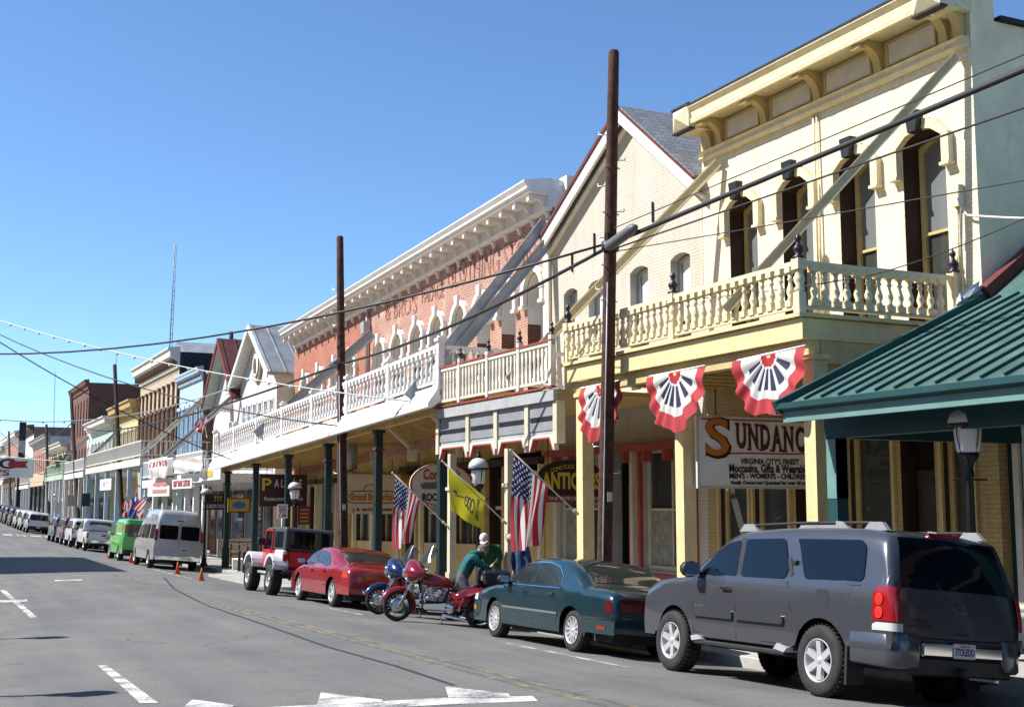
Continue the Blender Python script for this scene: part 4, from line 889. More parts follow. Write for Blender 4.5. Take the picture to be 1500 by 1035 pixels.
for rr, y0, y1 in ((rC, 75.2, 82), (rD, 82.8, 97.8), (rE, 98.4, 109.8), (rF, 112.2, 125.8), (rG, 129.7, 143.8), (rJ, 146.2, 165.8), (rK, 166.8, 189.8), (rL, 191, 214)):
    n = max(2, int((y1-y0)/3)); LL = y1-y0; g0 = gnd((y0+y1)/2)
    for i in range(n):
        u = .3+i*LL/n; q = MB(); q.box(u, u+LL/n-.5, .005, .06, g0-.1, g0+3.0); s_ = q.build('shop_window', (M_BROWN, M_TEALD, M_TANST, M_BURG)[i % 4], rr); q = MB(); q.box(u+.2, u+LL/n-.7, .062, .07, g0+.5, g0+2.6); q.build('pane', M_GLASS, s_)
brace(rE, (14.0, 107, 8.0), (10.2, 111, 3.8), M_GALV, .25, .16); brace(rG, (13.6, 127.5, 8.2), (9.9, 138, 4.0), M_GALV, .3, .2)
# left side of the street: out of frame, but its roofs shade the road
def leftblock(name, label, y0, y1, h, mat):
    r = thing(name, label, 'building'); n = int((y1-y0)/3.2)
    m = MB(); m.box(-16, -4.6, y0, y1, -1.8, h); m.build('wall', mat, r); m = MB(); m.box(-16.2, -4.2, y0-.1, y1+.1, h, h+.4); m.build('cornice', M_OFFW, r)
    for i in range(n):
        y = y0+(y1-y0)*(i+.5)/n
        for z in (.4, 4.4):
            if z+2 < h: q = MB(); q.box(-4.58, -4.5, y-.6, y+.6, z, z+2.1); s_ = q.build('window', M_WHITE, r); q = MB(); q.box(-4.5, -4.49, y-.5, y+.5, z+.1, z+2.); q.build('pane', M_GLASS, s_)
leftblock('opposite_building', 'low pale building across the street beside the camera', 2, 20, 3.9, M_TANST); leftblock('opposite_building', 'low red brick building across the street', 20.5, 40, 4.4, M_BRICK2)
leftblock('opposite_building', 'low white building across the street before the tall one', 40.5, 54, 5.4, M_OFFW); leftblock('opposite_building', 'tall brick building across the street whose shadow falls on the road', 54.3, 70, 11.5, M_BRICKD)
leftblock('opposite_building', 'long low building across the street beyond the tall one', 70.5, 130, 5.5, M_TANST)

# right-hand row continues behind the camera (seen only in reflections)
rP, L = far('corner_building', 'brick corner building behind the camera on the right pavement', -14, 4.2, 8.5, M_BRICKD, [(4.4, 7.0, 7, .9, .2)], M_OFFW, M_BRICKD, .6, .8); porch(rP, -13.8, 4.0, 11.9, 3.9, M_TANST, True, M_BROWN, 5)
rQ, L = far('low_shop_building', 'low tan shop building farther behind the camera', -40, -14.4, 7.0, M_TANST, [(4.2, 6.0, 8, .9, 0)], M_BROWN, M_TANST, .6, .8); porch(rQ, -39.5, -14.6, 11.9, 3.7, M_OFFW, False, M_BROWN, 6)
leftblock('opposite_building', 'dark brick building behind the camera across the street', -45, 1.6, 7.5, M_BRICKD)
# ------------------------------------------------------------------ utility poles
M_OLDPOLE = paint('old_pole_wood', (.040, .024, .018), .9, .3, 6, bmp=1.)
def pole(label, base, top, d, r0=.17, r1=.12, pegs=8, tilt=True, peg=True):
    t = atd(*top, d); b = atd(*base, d); k = (gz(b.x, b.y)-.2-t.z)/(b.z-t.z) if b.z < t.z else 1; b = t+(b-t)*k
    r = thing('utility_pole', label, 'pole', b, group='utility poles along the kerb'); v = t-b
    m = MB(); n = 10
    m.tube([v*(i/n) for i in range(n+1)]+[v*1.004], [r0+(r1-r0)*i/n for i in range(n+1)]+[r1*.75], 12); m.build('trunk', M_WOODP if pegs else M_OLDPOLE, r)
    if peg:
        q = MB(); q.cyl((0, 0, 0), (.26, 0, 0), .012, n=5); q.cyl((.25, 0, 0), (.26, 0, .05), .012, n=5); pm = q.mesh('step_peg', M_STEEL)
        for i in range(pegs): f = .28+.62*i/pegs; o = ob('step_peg', pm, r, v*f, (0, 0, (R(-25), R(155))[i % 2]))
    return r, b, t
p1r, p1b, p1t = pole('near utility pole in front of the cream balcony', (886, 800), (899, 77), 11.62, .15, .105, 14)
p2r, p2b, p2t = pole('second utility pole in front of the long white balcony', (502, 770), (498, 348), 11.6, .17, .11, 12)
p3r, p3b, p3t = pole('dark pole leaning by the columned porch beyond the vans', (178, 750), (168, 535), 11.5, .17, .12, 0)
p4r, p4b, p4t = pole('dark pole leaning by the parked pickups', (114, 755), (104, 576), 11.4, .18, .13, 0)
p5r, p5b, p5t = pole('thin dark pole behind the far white suv', (71, 750), (68, 622), 11.4, .17, .12, 0)
p6r, p6b, p6t = pole('distant pole left of the parking banner end', (15, 730), (13, 632), 11.2, .18, .13, 0)
for pr_, pb_, pt_ in ((p1r, p1b, p1t), (p2r, p2b, p2t)):
    v = pt_-pb_; q = MB(); q.tube([v*f+Vector((-.10, -.11+.02*f, 0)) for f in (0, .2, .4, .6)], .014, 5); q.build('ground_wire', M_GALV, pr_)
    q = MB(); q.box(-.05, .05, -.165, -.155, -.09, .09); q.build('number_tag', M_ALU, pr_, loc=v*.24)
    for f in (.57, .63, .72, .8): q = MB(); q.cyl((-.2, -.04, 0), (.2, .04, 0), .018, n=6); q.build('through_bolt', M_STEEL, pr_, loc=v*f)
    q = MB(); q.bar((0, 0, 0), (-.12, -.05, -.02), .08, .16); q.build('cable_clamp', M_BLACK, pr_, loc=v*.68)
# transformer-like splice case on the first pole
k = (6.66-p1b.z)/(p1t.z-p1b.z); pc = p1b+(p1t-p1b)*k; inv = Matrix.Translation(-p1r.location)
q = MB(); a = inv @ (pc+Vector((-.12, -.06, -.08))); b = inv @ (pc+Vector((-.1, -1.15, .12))); q.tube([a, a+(b-a)*.06, a+(b-a)*.12, a+(b-a)*.88, a+(b-a)*.94, b], [.04, .08, .105, .105, .08, .04], 12); q.build('splice_case', paint('splice_grey', (.12, .13, .14), .5, .1), p1r)
q = MB(); q.cyl(inv @ (pc+Vector((0, 0, -.12))), inv @ (pc+Vector((0, 0, .06))), .17, n=14); q.build('clamp_band', M_BLACK, p1r)
k2 = (6.05-p2b.z)/(p2t.z-p2b.z); pc2 = p2b+(p2t-p2b)*k2
q = MB(); q.tube([Vector(pc2-p2r.location)+Vector((-.2, .3, 0)), Vector(pc2-p2r.location)+Vector((-.2, -.35, .05))], .09, 10); q.build('splice_case', paint('splice_grey', (0, 0, 0)), p2r)
# ------------------------------------------------------------------ wires
M_WIRE = flat('cable_black', (.02, .02, .022), .6); M_WIREW = flat('cable_white', (.6, .6, .58), .6)
def wire(label, pts, sag, rad, mat=M_WIRE, n=14, beads=False):
    m = MB()
    for a, b in zip(pts, pts[1:]):
        a, b = Vector(a), Vector(b); m.tube([a+(b-a)*(i/n)-Vector((0, 0, sag*4*(i/n)*(1-i/n))) for i in range(n+1)], rad, 5)
    o = m.build('cable', mat); tag(o, label, 'cable', 'overhead cables')
    if beads:
        q = MB(); q.lathe([(0, -.05), (.045, -.02), (.045, .03), (0, .06)], 5); bm_ = q.mesh('bulb', M_WIREW)
        a, b = Vector(pts[0]), Vector(pts[1]); k = int((b-a).length/.9)
        for i in range(k): t = (i+.5)/k; ob('bulb', bm_, o, a+(b-a)*t-Vector((0, 0, sag*4*t*(1-t)+.04)))
    return o
def leftend(A, py, y=45, ext=1.3, px=0): B = aty(px, py, y); return A+(B-A)*ext
pc3 = atd(172, 629, 11.5); pc4 = atd(106, 618, 11.4)
def right(py, z0, x=11.6, ext=3.2):
    B = atx(1500, py, x); A = pc+Vector((0, 0, z0)); return [A, A+(B-A)*ext]
wire('thick black cable bundle rising right from the near pole', right(97, .02), .05, .045); wire('thick black cable bundle between the two near poles', [pc+Vector((-.1, .1, -.08)), pc2], .25, .04)
wire('cable bundle from the second pole down the street', [pc2, pc3, pc4, atd(70, 640, 11.4)], .3, .045)
wire('thin wire above the thick bundle at upper right', right(78, .3), .02, .010); wire('upper of two thin wires below the bundle at right', right(155, -.1), .03, .016); wire('lower of two thin wires below the bundle at right', right(256, -.14), .08, .010)
wire('wire sloping over the balcony at the right edge', [atx(1500, 320, 12.5), atx(1280, 402, 12.5), atx(985, 440, 12.0)], .05, .009)
wire('loose cable from the wall box past the right edge', [Vector((15.1, 15.1, 6.75)), Vector((15.1, 14.9, 6.4)), atx(1560, 320, 15.1)], .02, .02, M_WIREW)
wire('dark wire crossing the sky to the left edge', [pc+Vector((0, 0, .05)), leftend(pc, 488, 40)], .9, .028)
A = atd(620, 590, 11.6); wire('beaded white light string from the white balcony to upper left', [A, leftend(A, 453.6, 48)], .55, .02, M_WIREW, beads=True)
A = atd(508, 625, 11.6); wire('dark sagging wire from the second pole to upper left', [A, leftend(A, 465, 50)], .9, .022)
A = atd(345, 675, 11.5); wire('dark wire from the porch corner to the left edge', [A, leftend(A, 487, 50)], .5, .022)
A = atd(344, 565, 13.6); wire('pale light string from the white gable to the left edge', [A, leftend(A, 589, 60)], 1.1, .022, M_WIREW, beads=True)
A = atd(106, 676, 11.4); wire('pale rope holding the parking banner', [A, aty(-60, 660, 122)], .1, .03, M_WIREW)
A = atd(70, 690, 11.4); wire('far wire at the left edge below the skyline', [A, leftend(A, 628, 140)], .4, .035)
# ------------------------------------------------------------------ street lamps
M_LGLASS = flat('lamp_glass', (.72, .74, .72), .25, spec=.6); M_LCAP = paint('lamp_cap', (.62, .63, .64), .35, .06)
def lamp_meshes():
    out = []
    m = MB(); m.lathe([(.17, 0), (.17, .08), (.12, .14), (.1, .3), (.07, .42), (.055, .6), (.05, 2.6), (.065, 2.62), (.065, 2.68), (.05, 2.7), (.06, 2.78), (.12, 2.86), (.14, 2.92)], 10); out.append(('post', m.mesh('post', M_BLACK)))
    m = MB(); m.lathe([(.12, 2.92), (.15, 2.95), (.175, 3.2), (.175, 3.3)], 12); out.append(('lantern_glass', m.mesh('lantern_glass', M_LGLASS)))
    m = MB(); m.lathe([(.23, 3.3), (.25, 3.31), (.22, 3.42), (.15, 3.5), (.06, 3.54)], 14); out.append(('lamp_cap', m.mesh('lamp_cap', M_LCAP)))
    m = MB(); m.lathe([(.245, 3.26), (.262, 3.3), (.2, 3.3)], 16); m.lathe([(.07, 3.54), (.06, 3.6), (.03, 3.64), (.035, 3.67), (0, 3.74)], 8); m.cyl((-.3, 0, 2.58), (.3, 0, 2.58), .012, n=5)
    for i in range(4): t = i*math.pi/2; m.tube([(.13*math.cos(t), .13*math.sin(t), 2.92), (.19*math.cos(t), .19*math.sin(t), 3.15), (.19*math.cos(t), .19*math.sin(t), 3.3)], .009, 4)
    out.append(('lamp_frame', m.mesh('lamp_frame', M_BLACK))); return out
LM = lamp_meshes()
def lamp(label, x, y, z=None, s=.97):
    r = thing('street_lamp', label, 'lamp', (x, y, gz(x, y) if z is None else z), group='street lamps'); r.scale = (s, s, s)
    for n, me in LM: ob(n, me, r)
P = atd(1415, 582, 11.85); lamp('street lamp in front of the teal porch', P.x, P.y)
P = atd(701, 660, 11.75); lamp('street lamp behind the yellow flag', P.x, P.y, s=1.0)
P = atd(432, 700, 11.75); lamp('street lamp beside the no parking sign', P.x, P.y, s=.95)
P = atd(302, 712, 11.4); lamp('street lamp right of the silver van', P.x, P.y, s=.95)
P = atd(127, 715, 11.6); lamp('far street lamp beside the leaning pole', P.x, P.y)
P = atd(82, 722, 11.6); lamp('farthest street lamp by the far suv', P.x, P.y)
lamp('street lamp on the left pavement nearest the camera', -.95, 16.6); lamp('street lamp on the left pavement further along', -.75, 24.4); lamp('third street lamp on the left pavement', -.9, 50.0)
# ------------------------------------------------------------------ flags (print carried as face colours on rippled cloth)
def vcolmat(name, rough=.75, trans=.15):
    m, n, b = newmat(name); a = N(n, 'ShaderNodeVertexColor'); a.layer_name = 'print'; n.links.new(a.outputs[0], b.inputs['Base Color']); b.inputs['Roughness'].default_value = rough
    c = N(n, 'ShaderNodeTexCoord').outputs['Object']; bump(n, b, noise(n, c, 14, 3), .25, .01)
    t = N(n, 'ShaderNodeBsdfTranslucent'); n.links.new(a.outputs[0], t.inputs[0]); mx = N(n, 'ShaderNodeMixShader'); mx.inputs[0].default_value = trans
    n.links.new(b.outputs[0], mx.inputs[1]); n.links.new(t.outputs[0], mx.inputs[2]); n.links.new(mx.outputs[0], n.nodes['Material Output'].inputs[0]); return m
M_CLOTH = vcolmat('printed_cloth', .8, .3)
WH, RD, NV = (.72, .71, .68), (.42, .025, .035), (.02, .03, .11)
def us_flag(u, v):           # u along fly 0..1, v along hoist 0 (top) .. 1
    if u < .4 and v < 7/13.:
        a, b = u/.4*11, v/(7/13.)*9
        for i in range(11):
            for j in range(9):
                if (i+j) % 2 == 0 and (a-(i+.5))**2*1.1+(b-(j+.5))**2 < .16: return WH
        return NV
    return RD if int(v*13) % 2 == 0 else WH
def gadsden(u, v):
    Y = (.62, .56, .03); K = (.05, .05, .04)
    x, y = (u-.5)*1.5, v-.52
    if v > .80 and v < .88 and .18 < u < .82 and int(u*46) % 3: return K     # motto line
    for k, (cy, rx) in enumerate(((.18, .28), (.08, .24), (-.02, .2))):
        e = (x/rx)**2+((y-cy)/.075)**2
        if .45 < e < 1.25: return K if int((math.atan2(y-cy, x)+9)*6) % 2 else (.16, .17, .12)
    if abs(x-.05*math.sin(y*14)) < .035 and -.36 < y < -.02: return K if int(y*60) % 2 else (.2, .2, .14)
    if (x+.06)**2+(y+.36)**2 < .003: return K
    return Y
def nevada(u, v):
    if u < .35 and v < .45 and ((u-.17)/.1)**2+((v-.2)/.12)**2 < 1: return WH
    return (.02, .07, .42)
def cloth(fn, col_fn, nu, nv, parent, name='cloth'):
    m = MB(); m.grid(fn, nu, nv, True); me = m.mesh(name, M_CLOTH, recalc=False); ca = me.color_attributes.new('print', 'FLOAT_COLOR', 'CORNER')
    for p in me.polygons:
        i, j = divmod(p.index, nv); c = col_fn((i+.5)/nu, (j+.5)/nv)
        for li in p.loop_indices: ca.data[li].color = (*c, 1)
    return ob(name, me, parent)
def flagpole(label, base, tip, fn, corners, folds, nu=60, nv=52, name='flag', yb=None, yt=None, cat='flag', d=11.7):
    """base/tip in photo; corners hoist-top, hoist-bottom, fly-bottom, fly-top in photo, on the plane of the staff"""
    B = atd(*base, d); T = aty(*tip, B.y+(yt or -.1)); r = thing(name, label, cat, B, group='flags on slanted staffs')
    m = MB(); v = T-B; m.cyl((0, 0, 0), v, .016, n=7); m.lathe([(0, -.03), (.035, 0), (0, .035)], 8, v*1.01); m.cyl(-v.normalized()*.02, v.normalized()*.12, .03, n=8); m.build('staff', M_OFFW, r)
    H0, H1 = aty(*corners[0], T.y-(T.y-B.y)*.03), None
    nrm = v.cross(Vector((0, 0, 1))).normalized()
    C = [aty(*c, T.y+(B.y-T.y)*f)-B for c, f in zip(corners, (.03, .55, .4, .15))]
    def f(u, w_):
        p = (C[0]*(1-w_)+C[1]*w_)*(1-u)+(C[3]*(1-w_)+C[2]*w_)*u
        return p+nrm*folds(u, w_)
    cloth(f, fn, nu, nv, r); return r
fold1 = lambda u, w_: .15*u*math.sin(w_*9+u*2.5)+.06*u*math.sin(w_*23+1+u*3)
fold2 = lambda u, w_: .09*u*math.sin(w_*7+u*3.5+.6)+.03*math.sin(u*9+w_*4)*u
flagpole('american flag hanging nearest the cream post', (846, 752), (749, 660), us_flag, [(752, 668), (803, 713), (790, 797), (751, 808)], fold1)
flagpole('yellow rattlesnake flag on the tan porch post', (741, 766), (649, 676), gadsden, [(657, 685), (711, 728), (704, 775), (660, 748)], fold2)
flagpole('american flag behind the blue motorcycle', (653, 768), (576, 693), us_flag, [(579, 700), (616, 731), (599, 793), (576, 806)], fold1)
flagpole('american flag over the green van roof', (186, 770), (219, 706), us_flag, [(222, 718), (231, 738), (208, 760), (195, 744)], fold1, 40, 39, d=10.7, yt=-1.5)
flagpole('blue state flag over the green van', (187, 772), (201, 715), nevada, [(200, 722), (204, 738), (196, 760), (186, 757)], fold2, 20, 16, d=11.2, yt=-1.)
flagpole('american flag left of the blue state flag', (184, 770), (186, 718), us_flag, [(188, 722), (195, 738), (184, 762), (180, 745)], fold1, 40, 39, d=11.1, yt=-1.)
flagpole('american flag on the grey brace by the pale gable', (303, 640), (296, 600), us_flag, [(299, 606), (305, 616), (292, 636), (286, 624)], fold1, 40, 39, d=11.2, yt=-.5)
# ------------------------------------------------------------------ bunting fans under the cream balcony
def fan_col(u, v):           # u radial 0..1, v angle 0..1
    if u < .16: return RD
    if u > .74: return (.5, .05, .06)
    if u < .58 and int(v*15) % 2 == 1: return (.025, .03, .085) if u > .2 else WH
    return WH
def bunting(label, px0, px1, py0, py1, drop):
    s1, s2, s3 = random.uniform(0, 6), random.uniform(0, 6), random.uniform(-.12, .12)
    a, b = atx(px0, py0, 11.86), atx(px1, py1, 11.86); c = (a+b)/2; hw = (a.y-b.y)/2
    r = thing('bunting', label, 'bunting', c, group='patriotic bunting fans')
    def f(u, v):
        t = math.pi*v; rr = .06+.94*u; pl = .045*u*math.sin(v*math.pi*15+.6*math.sin(v*5+s1))+.04*u*math.sin(v*9+s2)
        y = math.cos(t)*hw*rr; z = -math.sin(t)**.8*drop*rr*(1+.05*math.sin(v*19+s1)+.06*math.sin(v*7+s2)+s3*(v-.5))+(a.z-b.z)/2*math.cos(t)*rr
        return (-.06-pl-.10*u*math.sin(t), y, z)
    cloth(f, fan_col, 26, 75, r)
    q = MB(); q.cyl((-.02, hw, (a.z-b.z)/2+.02), (-.02, -hw, -(a.z-b.z)/2+.02), .02, n=6); q.build('hem_cord', M_WHITE, r)
bunting('red white and blue bunting fan half hidden by the near pole', 852, 918, 570, 557, 1.02); bunting('red white and blue bunting fan left of the white shop sign', 953, 1035, 553, 537, 1.02); bunting('red white and blue bunting fan right, beside the teal roof', 1082, 1182, 530, 508, 1.02)
# ------------------------------------------------------------------ signs hanging under the balconies, facing the viewer
def S(c, n, **k): return paint('sign_'+n, c, .5, .05, **k)
def board(name, label, px0, px1, py0, py1, y, mat, frame=None, shape='rect', th=.06, cat='sign'):
    a, b = aty(px0, py0, y), aty(px1, py1, y); w_, h_ = b.x-a.x, a.z-b.z; c = Vector(((a.x+b.x)/2, y, (a.z+b.z)/2))
    r = thing(name, label, cat, c); m = MB()
    if shape == 'rect': pts = [(-w_/2, -h_/2), (w_/2, -h_/2), (w_/2, h_/2), (-w_/2, h_/2)]
    elif shape == 'oval': pts = [(w_/2*math.cos(t*math.pi/16), h_/2*math.sin(t*math.pi/16)) for t in range(32)]
    else: pts = [(-w_/2, -h_/2), (w_/2, -h_/2), (w_/2, .1*h_)]+[(w_/2*math.cos(t*math.pi/12), .1*h_+.4*h_*math.sin(t*math.pi/12)) for t in range(1, 12)]+[(-w_/2, .1*h_)]
    m.prism(pts, -th/2, th/2); m.build('panel', mat, r)
    if frame:
        q = MB(); n = len(pts)
        for i in range(n):
            p, s_ = pts[i], pts[(i+1) % n]; k = 1-.07/max(w_, h_)*1.2
            q.prism([p, s_, (s_[0]*k, s_[1]*k), (p[0]*k, p[1]*k)], -th/2-.025, -th/2-.002)
        q.build('frame', frame, r)
    q = MB()
    for sx in (-.35, .35): q.cyl((w_*sx, 0, h_/2-.02 if shape == 'rect' else h_*.3), (w_*sx, 0, h_/2+.5), .012, n=5)
    q.build('hanger', M_BLACK, r)
    return r, w_, h_, -th/2-.004
S_RED = S((.38, .03, .03), 'red'); S_BLK = S((.02, .016, .014), 'black'); S_BRN = S((.10, .03, .015), 'darkbrown'); S_ORG = S((.50, .16, .02), 'orange'); S_YEL = S((.60, .42, .05), 'gold'); S_CRM = S((.62, .56, .42), 'cream'); S_WOOD = boards('sign_wood', (.64, .52, .33), .12, dark=.85)
r, w_, h_, f = board('shop_sign', 'large white hanging shop sign with red and brown lettering', 1018, 1216, 608, 716, 18.55, S((.74, .73, .7), 'white'), S((.45, .52, .36), 'palegreen'))
z0 = lambda k: h_/2-k*h_
q = MB(); q.box(-w_/2+.1, w_/2-.1, f-.004, f, z0(.055), z0(.035)); q.build('stripe', S_RED, r)
q = MB(); n = 20
for i in range(n):
    a, b = i/n, (i+1)/n; g = lambda t: z0(.56)+.08*h_*t+.02*math.sin(t*6)
    q.prism([(-w_*.44+w_*.86*a, g(a)), (-w_*.44+w_*.86*b, g(b)), (-w_*.44+w_*.86*b, g(b)+.025), (-w_*.44+w_*.86*a, g(a)+.025)], f-.004, f)
q.build('stripe', S_RED, r)
text('lettering', 'S', .98, S_BLK, r, (-w_*.345, f-.004, z0(.335)), FACE_CAM, .56, .003, .03); text('lettering', 'S', .92, S_ORG, r, (-w_*.355, f-.012, z0(.32)), FACE_CAM, .50, .003, .012)
lw = w_*.62/7
for i, ch in enumerate('UNDANCE'):
    x = -w_*.225+lw*(i+.5); zc = z0(.275)-.008*i; hh = .44; mats = (S_BLK, S_BRN)
    for k, (dx, mt, bo) in enumerate(((.018, S_BLK, .014), (0, S_BRN, .004))):
        text('lettering', ch, hh*1.42, mt, r, (x+dx, f-.006-.006*k, zc-dx), FACE_CAM, lw*.74, .003, bo)
    q = MB(); sx = {'U': [(-.3, 1), (.3, 1)], 'N': [(-.33, 1), (-.33, -1), (.33, 1)], 'D': [(-.3, 1), (-.3, -1)], 'A': [(-.36, -1), (.36, -1)], 'C': [], 'E': [(-.3, 1), (-.3, -1)]}[ch]
    for (a, s_) in sx: q.box(x+a*lw-.05, x+a*lw+.05, f-.016, f-.013, zc+s_*hh*.5-.018, zc+s_*hh*.5+.018)
    if sx: q.build('serif', S_BRN, r)
for t, zz, s_, wd, bo in (("VIRGINIA CITY'S FINEST", .625, .14, w_*.44, .003), ("Moccasins, Gifts & Wearables", .725, .20, w_*.61, .006), ("MEN'S - WOMEN'S - CHILDREN'S", .83, .13, w_*.61, .004), ('Family Owned and Operated for over 20 years', .92, .085, w_*.6, .003)): text('lettering', t, s_, S_BLK, r, (w_*.035, f-.006, z0(zz)), FACE_CAM, wd, .002, bo, .25 if 'Family' in t else 0)
r, w_, h_, f = board('shop_sign', 'black arched antiques sign with gold letters behind the flag', 788, 884, 672, 735, 25.6, S_BLK, None, 'arch')
text('lettering', 'ANTIQUES', .5, S_YEL, r, (0, f-.004, -.02), FACE_CAM, w_*.9, .003, .02); q = MB(); q.box(-w_/2, w_/2, f-.006, f-.002, -h_/2, -h_/2+.16); q.build('strip', S((.2, .03, .03), 'darkred'), r); text('lettering', '& FINE REPRODUCTIONS', .12, S_CRM, r, (0, f-.012, -h_/2+.08), FACE_CAM, w_*.85, .002)
for i, ch in enumerate('COMSTOCK DEPOT'): t = (i-6.5)/6.5; text('lettering', ch, .13, S_YEL, r, (t*w_*.3, f-.004, h_*.33-.1*t*t), (R(90), R(t*22), 0), None, .002) if ch != ' ' else None
r, w_, h_, f = board('shop_sign', 'oval cream rock shop sign with red gothic word behind the green post', 600, 692, 677, 741, 31.2, S_CRM, S_RED, 'oval')
text('lettering', 'Comstock', .38, S_RED, r, (0, f-.004, h_*.22), FACE_CAM, w_*.6, .003, .012); text('lettering', 'ROCK SHOP', .26, S_BLK, r, (0, f-.004, -h_*.30), FACE_CAM, w_*.62, .003, .012)
q = MB(); q.prism([(-.55, -.12), (.55, -.12), (.48, .02), (.2, .08), (0, .16), (-.2, .06), (-.5, .05), (-.62, 0)], f-.008, f-.002); q.build('picture', S((.12, .12, .12), 'grey'), r)
r, w_, h_, f = board('shop_sign', 'wooden emporium sign with orange letters in a rounded outline', 504, 586, 694, 752, 38.2, S_WOOD, None)
text('lettering', 'Grand Emporium', .30, S_ORG, r, (0, f-.004, -.10), FACE_CAM, w_*.82, .003, .016); text('lettering', 'J. B. ENTERPRISES', .11, S_BLK, r, (0, f-.004, -h_*.4), FACE_CAM, w_*.7, .002, .004)
q = MB(); ptsr = [(w_*.45*math.copysign(abs(math.cos(t))**.35, math.cos(t)), -.10+.19*math.copysign(abs(math.sin(t))**.5, math.sin(t))) for t in [i*math.pi/16 for i in range(33)]]
for a, b in zip(ptsr, ptsr[1:]): q.bar((a[0], f-.005, a[1]), (b[0], f-.005, b[1]), .008, .02)
for a, b in zip([(-.3, .1), (-.25, .24), (-.1, .3), (.1, .3), (.25, .24)], [(-.25, .24), (-.1, .3), (.1, .3), (.25, .24), (.3, .1)]): q.bar((a[0], f-.005, a[1]), (b[0], f-.005, b[1]), .008, .02)
q.build('outline', S_BLK, r)
r, w_, h_, f = board('shop_sign', 'dark maroon restaurant sign with cream letters', 380, 449, 694, 741, 44.3, S((.055, .008, .008), 'maroon'), S_BRN)
text('lettering', 'P', .62, S_YEL, r, (-w_*.36, f-.004, h_*.16), FACE_CAM, .34, .003, .012); text('lettering', 'ALACE', .40, S_CRM, r, (w_*.1, f-.004, h_*.2), FACE_CAM, w_*.58, .003, .008, space=1.6); text('lettering', 'Restaurant & Saloon', .2, S_CRM, r, (0, f-.004, -h_*.27), FACE_CAM, w_*.82, .002, .002, .3)
r, w_, h_, f = board('shop_sign', 'small orange hanging sign with blue oval', 334, 366, 729, 750, 50.5, S((.55, .30, .03), 'amber'), S_BRN)
q = MB(); q.prism([(.28*math.cos(t*.4), .14*math.sin(t*.4)) for t in range(16)], f-.008, f-.002); q.build('emblem', S((.03, .14, .30), 'blue'), r)
r, w_, h_, f = board('shop_sign', 'small maroon menu board with orange writing', 436, 455, 741, 768, 43.2, S((.10, .02, .02), 'menumaroon'), None)
for i in range(4): q = MB(); q.box(-w_*.3, w_*.3, f-.006, f-.002, h_*(.3-i*.2)-.03, h_*(.3-i*.2)+.03); q.build('writing_line', S_ORG, r)
r, w_, h_, f = board('shop_sign', 'black hanging sign with yellow letters by the porch corner', 300, 331, 724, 746, 54.0, S_BLK, None)
text('lettering', 'TTT', .3, S_YEL, r, (.1, f-.004, h_*.2), FACE_CAM, w_*.4, .003, .01); text('lettering', 'LIBERTIES', .2, S_CRM, r, (0, f-.004, -h_*.28), FACE_CAM, w_*.8, .003, .006)
# fascia signs and cloth banners on the white porches
def wallsign(name, label, px0, px1, py0, py1, d, mat, th=.05, cat='sign'):
    """street-facing board; returns root with local x along the street"""
    a, b = atd(px1, py0, d), atd(px0, py1, d); z1, z0_ = a.z, b.z
    a2, b2 = Vector((a.x, a.y, 0)), Vector((b.x, b.y, 0)); t = b2-a2; zt0, zb0 = a.z, atd(px1, py0+(py1-py0)*.8, d).z
    r = thing(name, label, cat, Vector((a.x, a.y, 0)), (0, 0, math.atan2(t.y, t.x))); q = MB(); q.box(0, t.length, -th, 0, z0_, z1); q.build('panel', mat, r); return r, t.length, z0_, z1
r, l_, a, b = wallsign('fascia_sign', 'white fascia board with small yellow square sign', 292, 323, 683, 704, 11.3, M_WHITE); q = MB(); q.box(l_*.35, l_*.65, .002, .03, a+.15, b-.15); q.build('square_sign', S((.7, .45, .05), 'signyellow'), r)
r, l_, a, b = wallsign('fascia_sign', 'white shop name board with red letters above the silver van', 252, 281, 700, 716, 11.15, M_WHITE); text('lettering', 'RUBY TRADE CUSTOMS', .4, S_RED, r, (l_/2, .01, (a+b)/2), FACE_STREET, l_*.85, .004, .01)
r, l_, a, b = wallsign('fascia_sign', 'pale board with pink writing above the green van', 216, 248, 712, 727, 11.1, M_WHITE)
for i in range(2): q = MB(); q.box(l_*.1, l_*.75, .002, .012, a+.15+i*.35, a+.35+i*.35); q.build('writing_line', S((.55, .2, .18), 'pink'), r)
def banner(label, px0, px1, py0, py1, d, colfn):
    a, b = atd(px1, py0, d), atd(px0, py1, d); r = thing('cloth_banner', label, 'banner', a); v = Vector((b.x-a.x, b.y-a.y, 0)); h_ = a.z-b.z
    cloth(lambda u, w_: v*u+Vector((-.06-.05*math.sin(u*17)*w_-.03*math.sin(w_*8+u*5), 0, -h_*w_*(1+.03*math.sin(u*12)))), colfn, 50, 30, r)
banner('white cloth banner with dark red pattern on the white porch rail', 218, 247, 668, 702, 11.0, lambda u, v: (.35, .05, .06) if .18 < v < .45 and math.sin(u*38)+.5*math.sin(v*25+u*20) > -.2 else ((.5, .45, .44) if v > .55 and int(u*16) % 3 == 0 else WH))
banner('plain white cloth banner on the white porch rail', 255, 298, 667, 694, 11.1, lambda u, v: (.6, .58, .57) if abs(math.sin(v*9+u*2)) < .15 else WH)
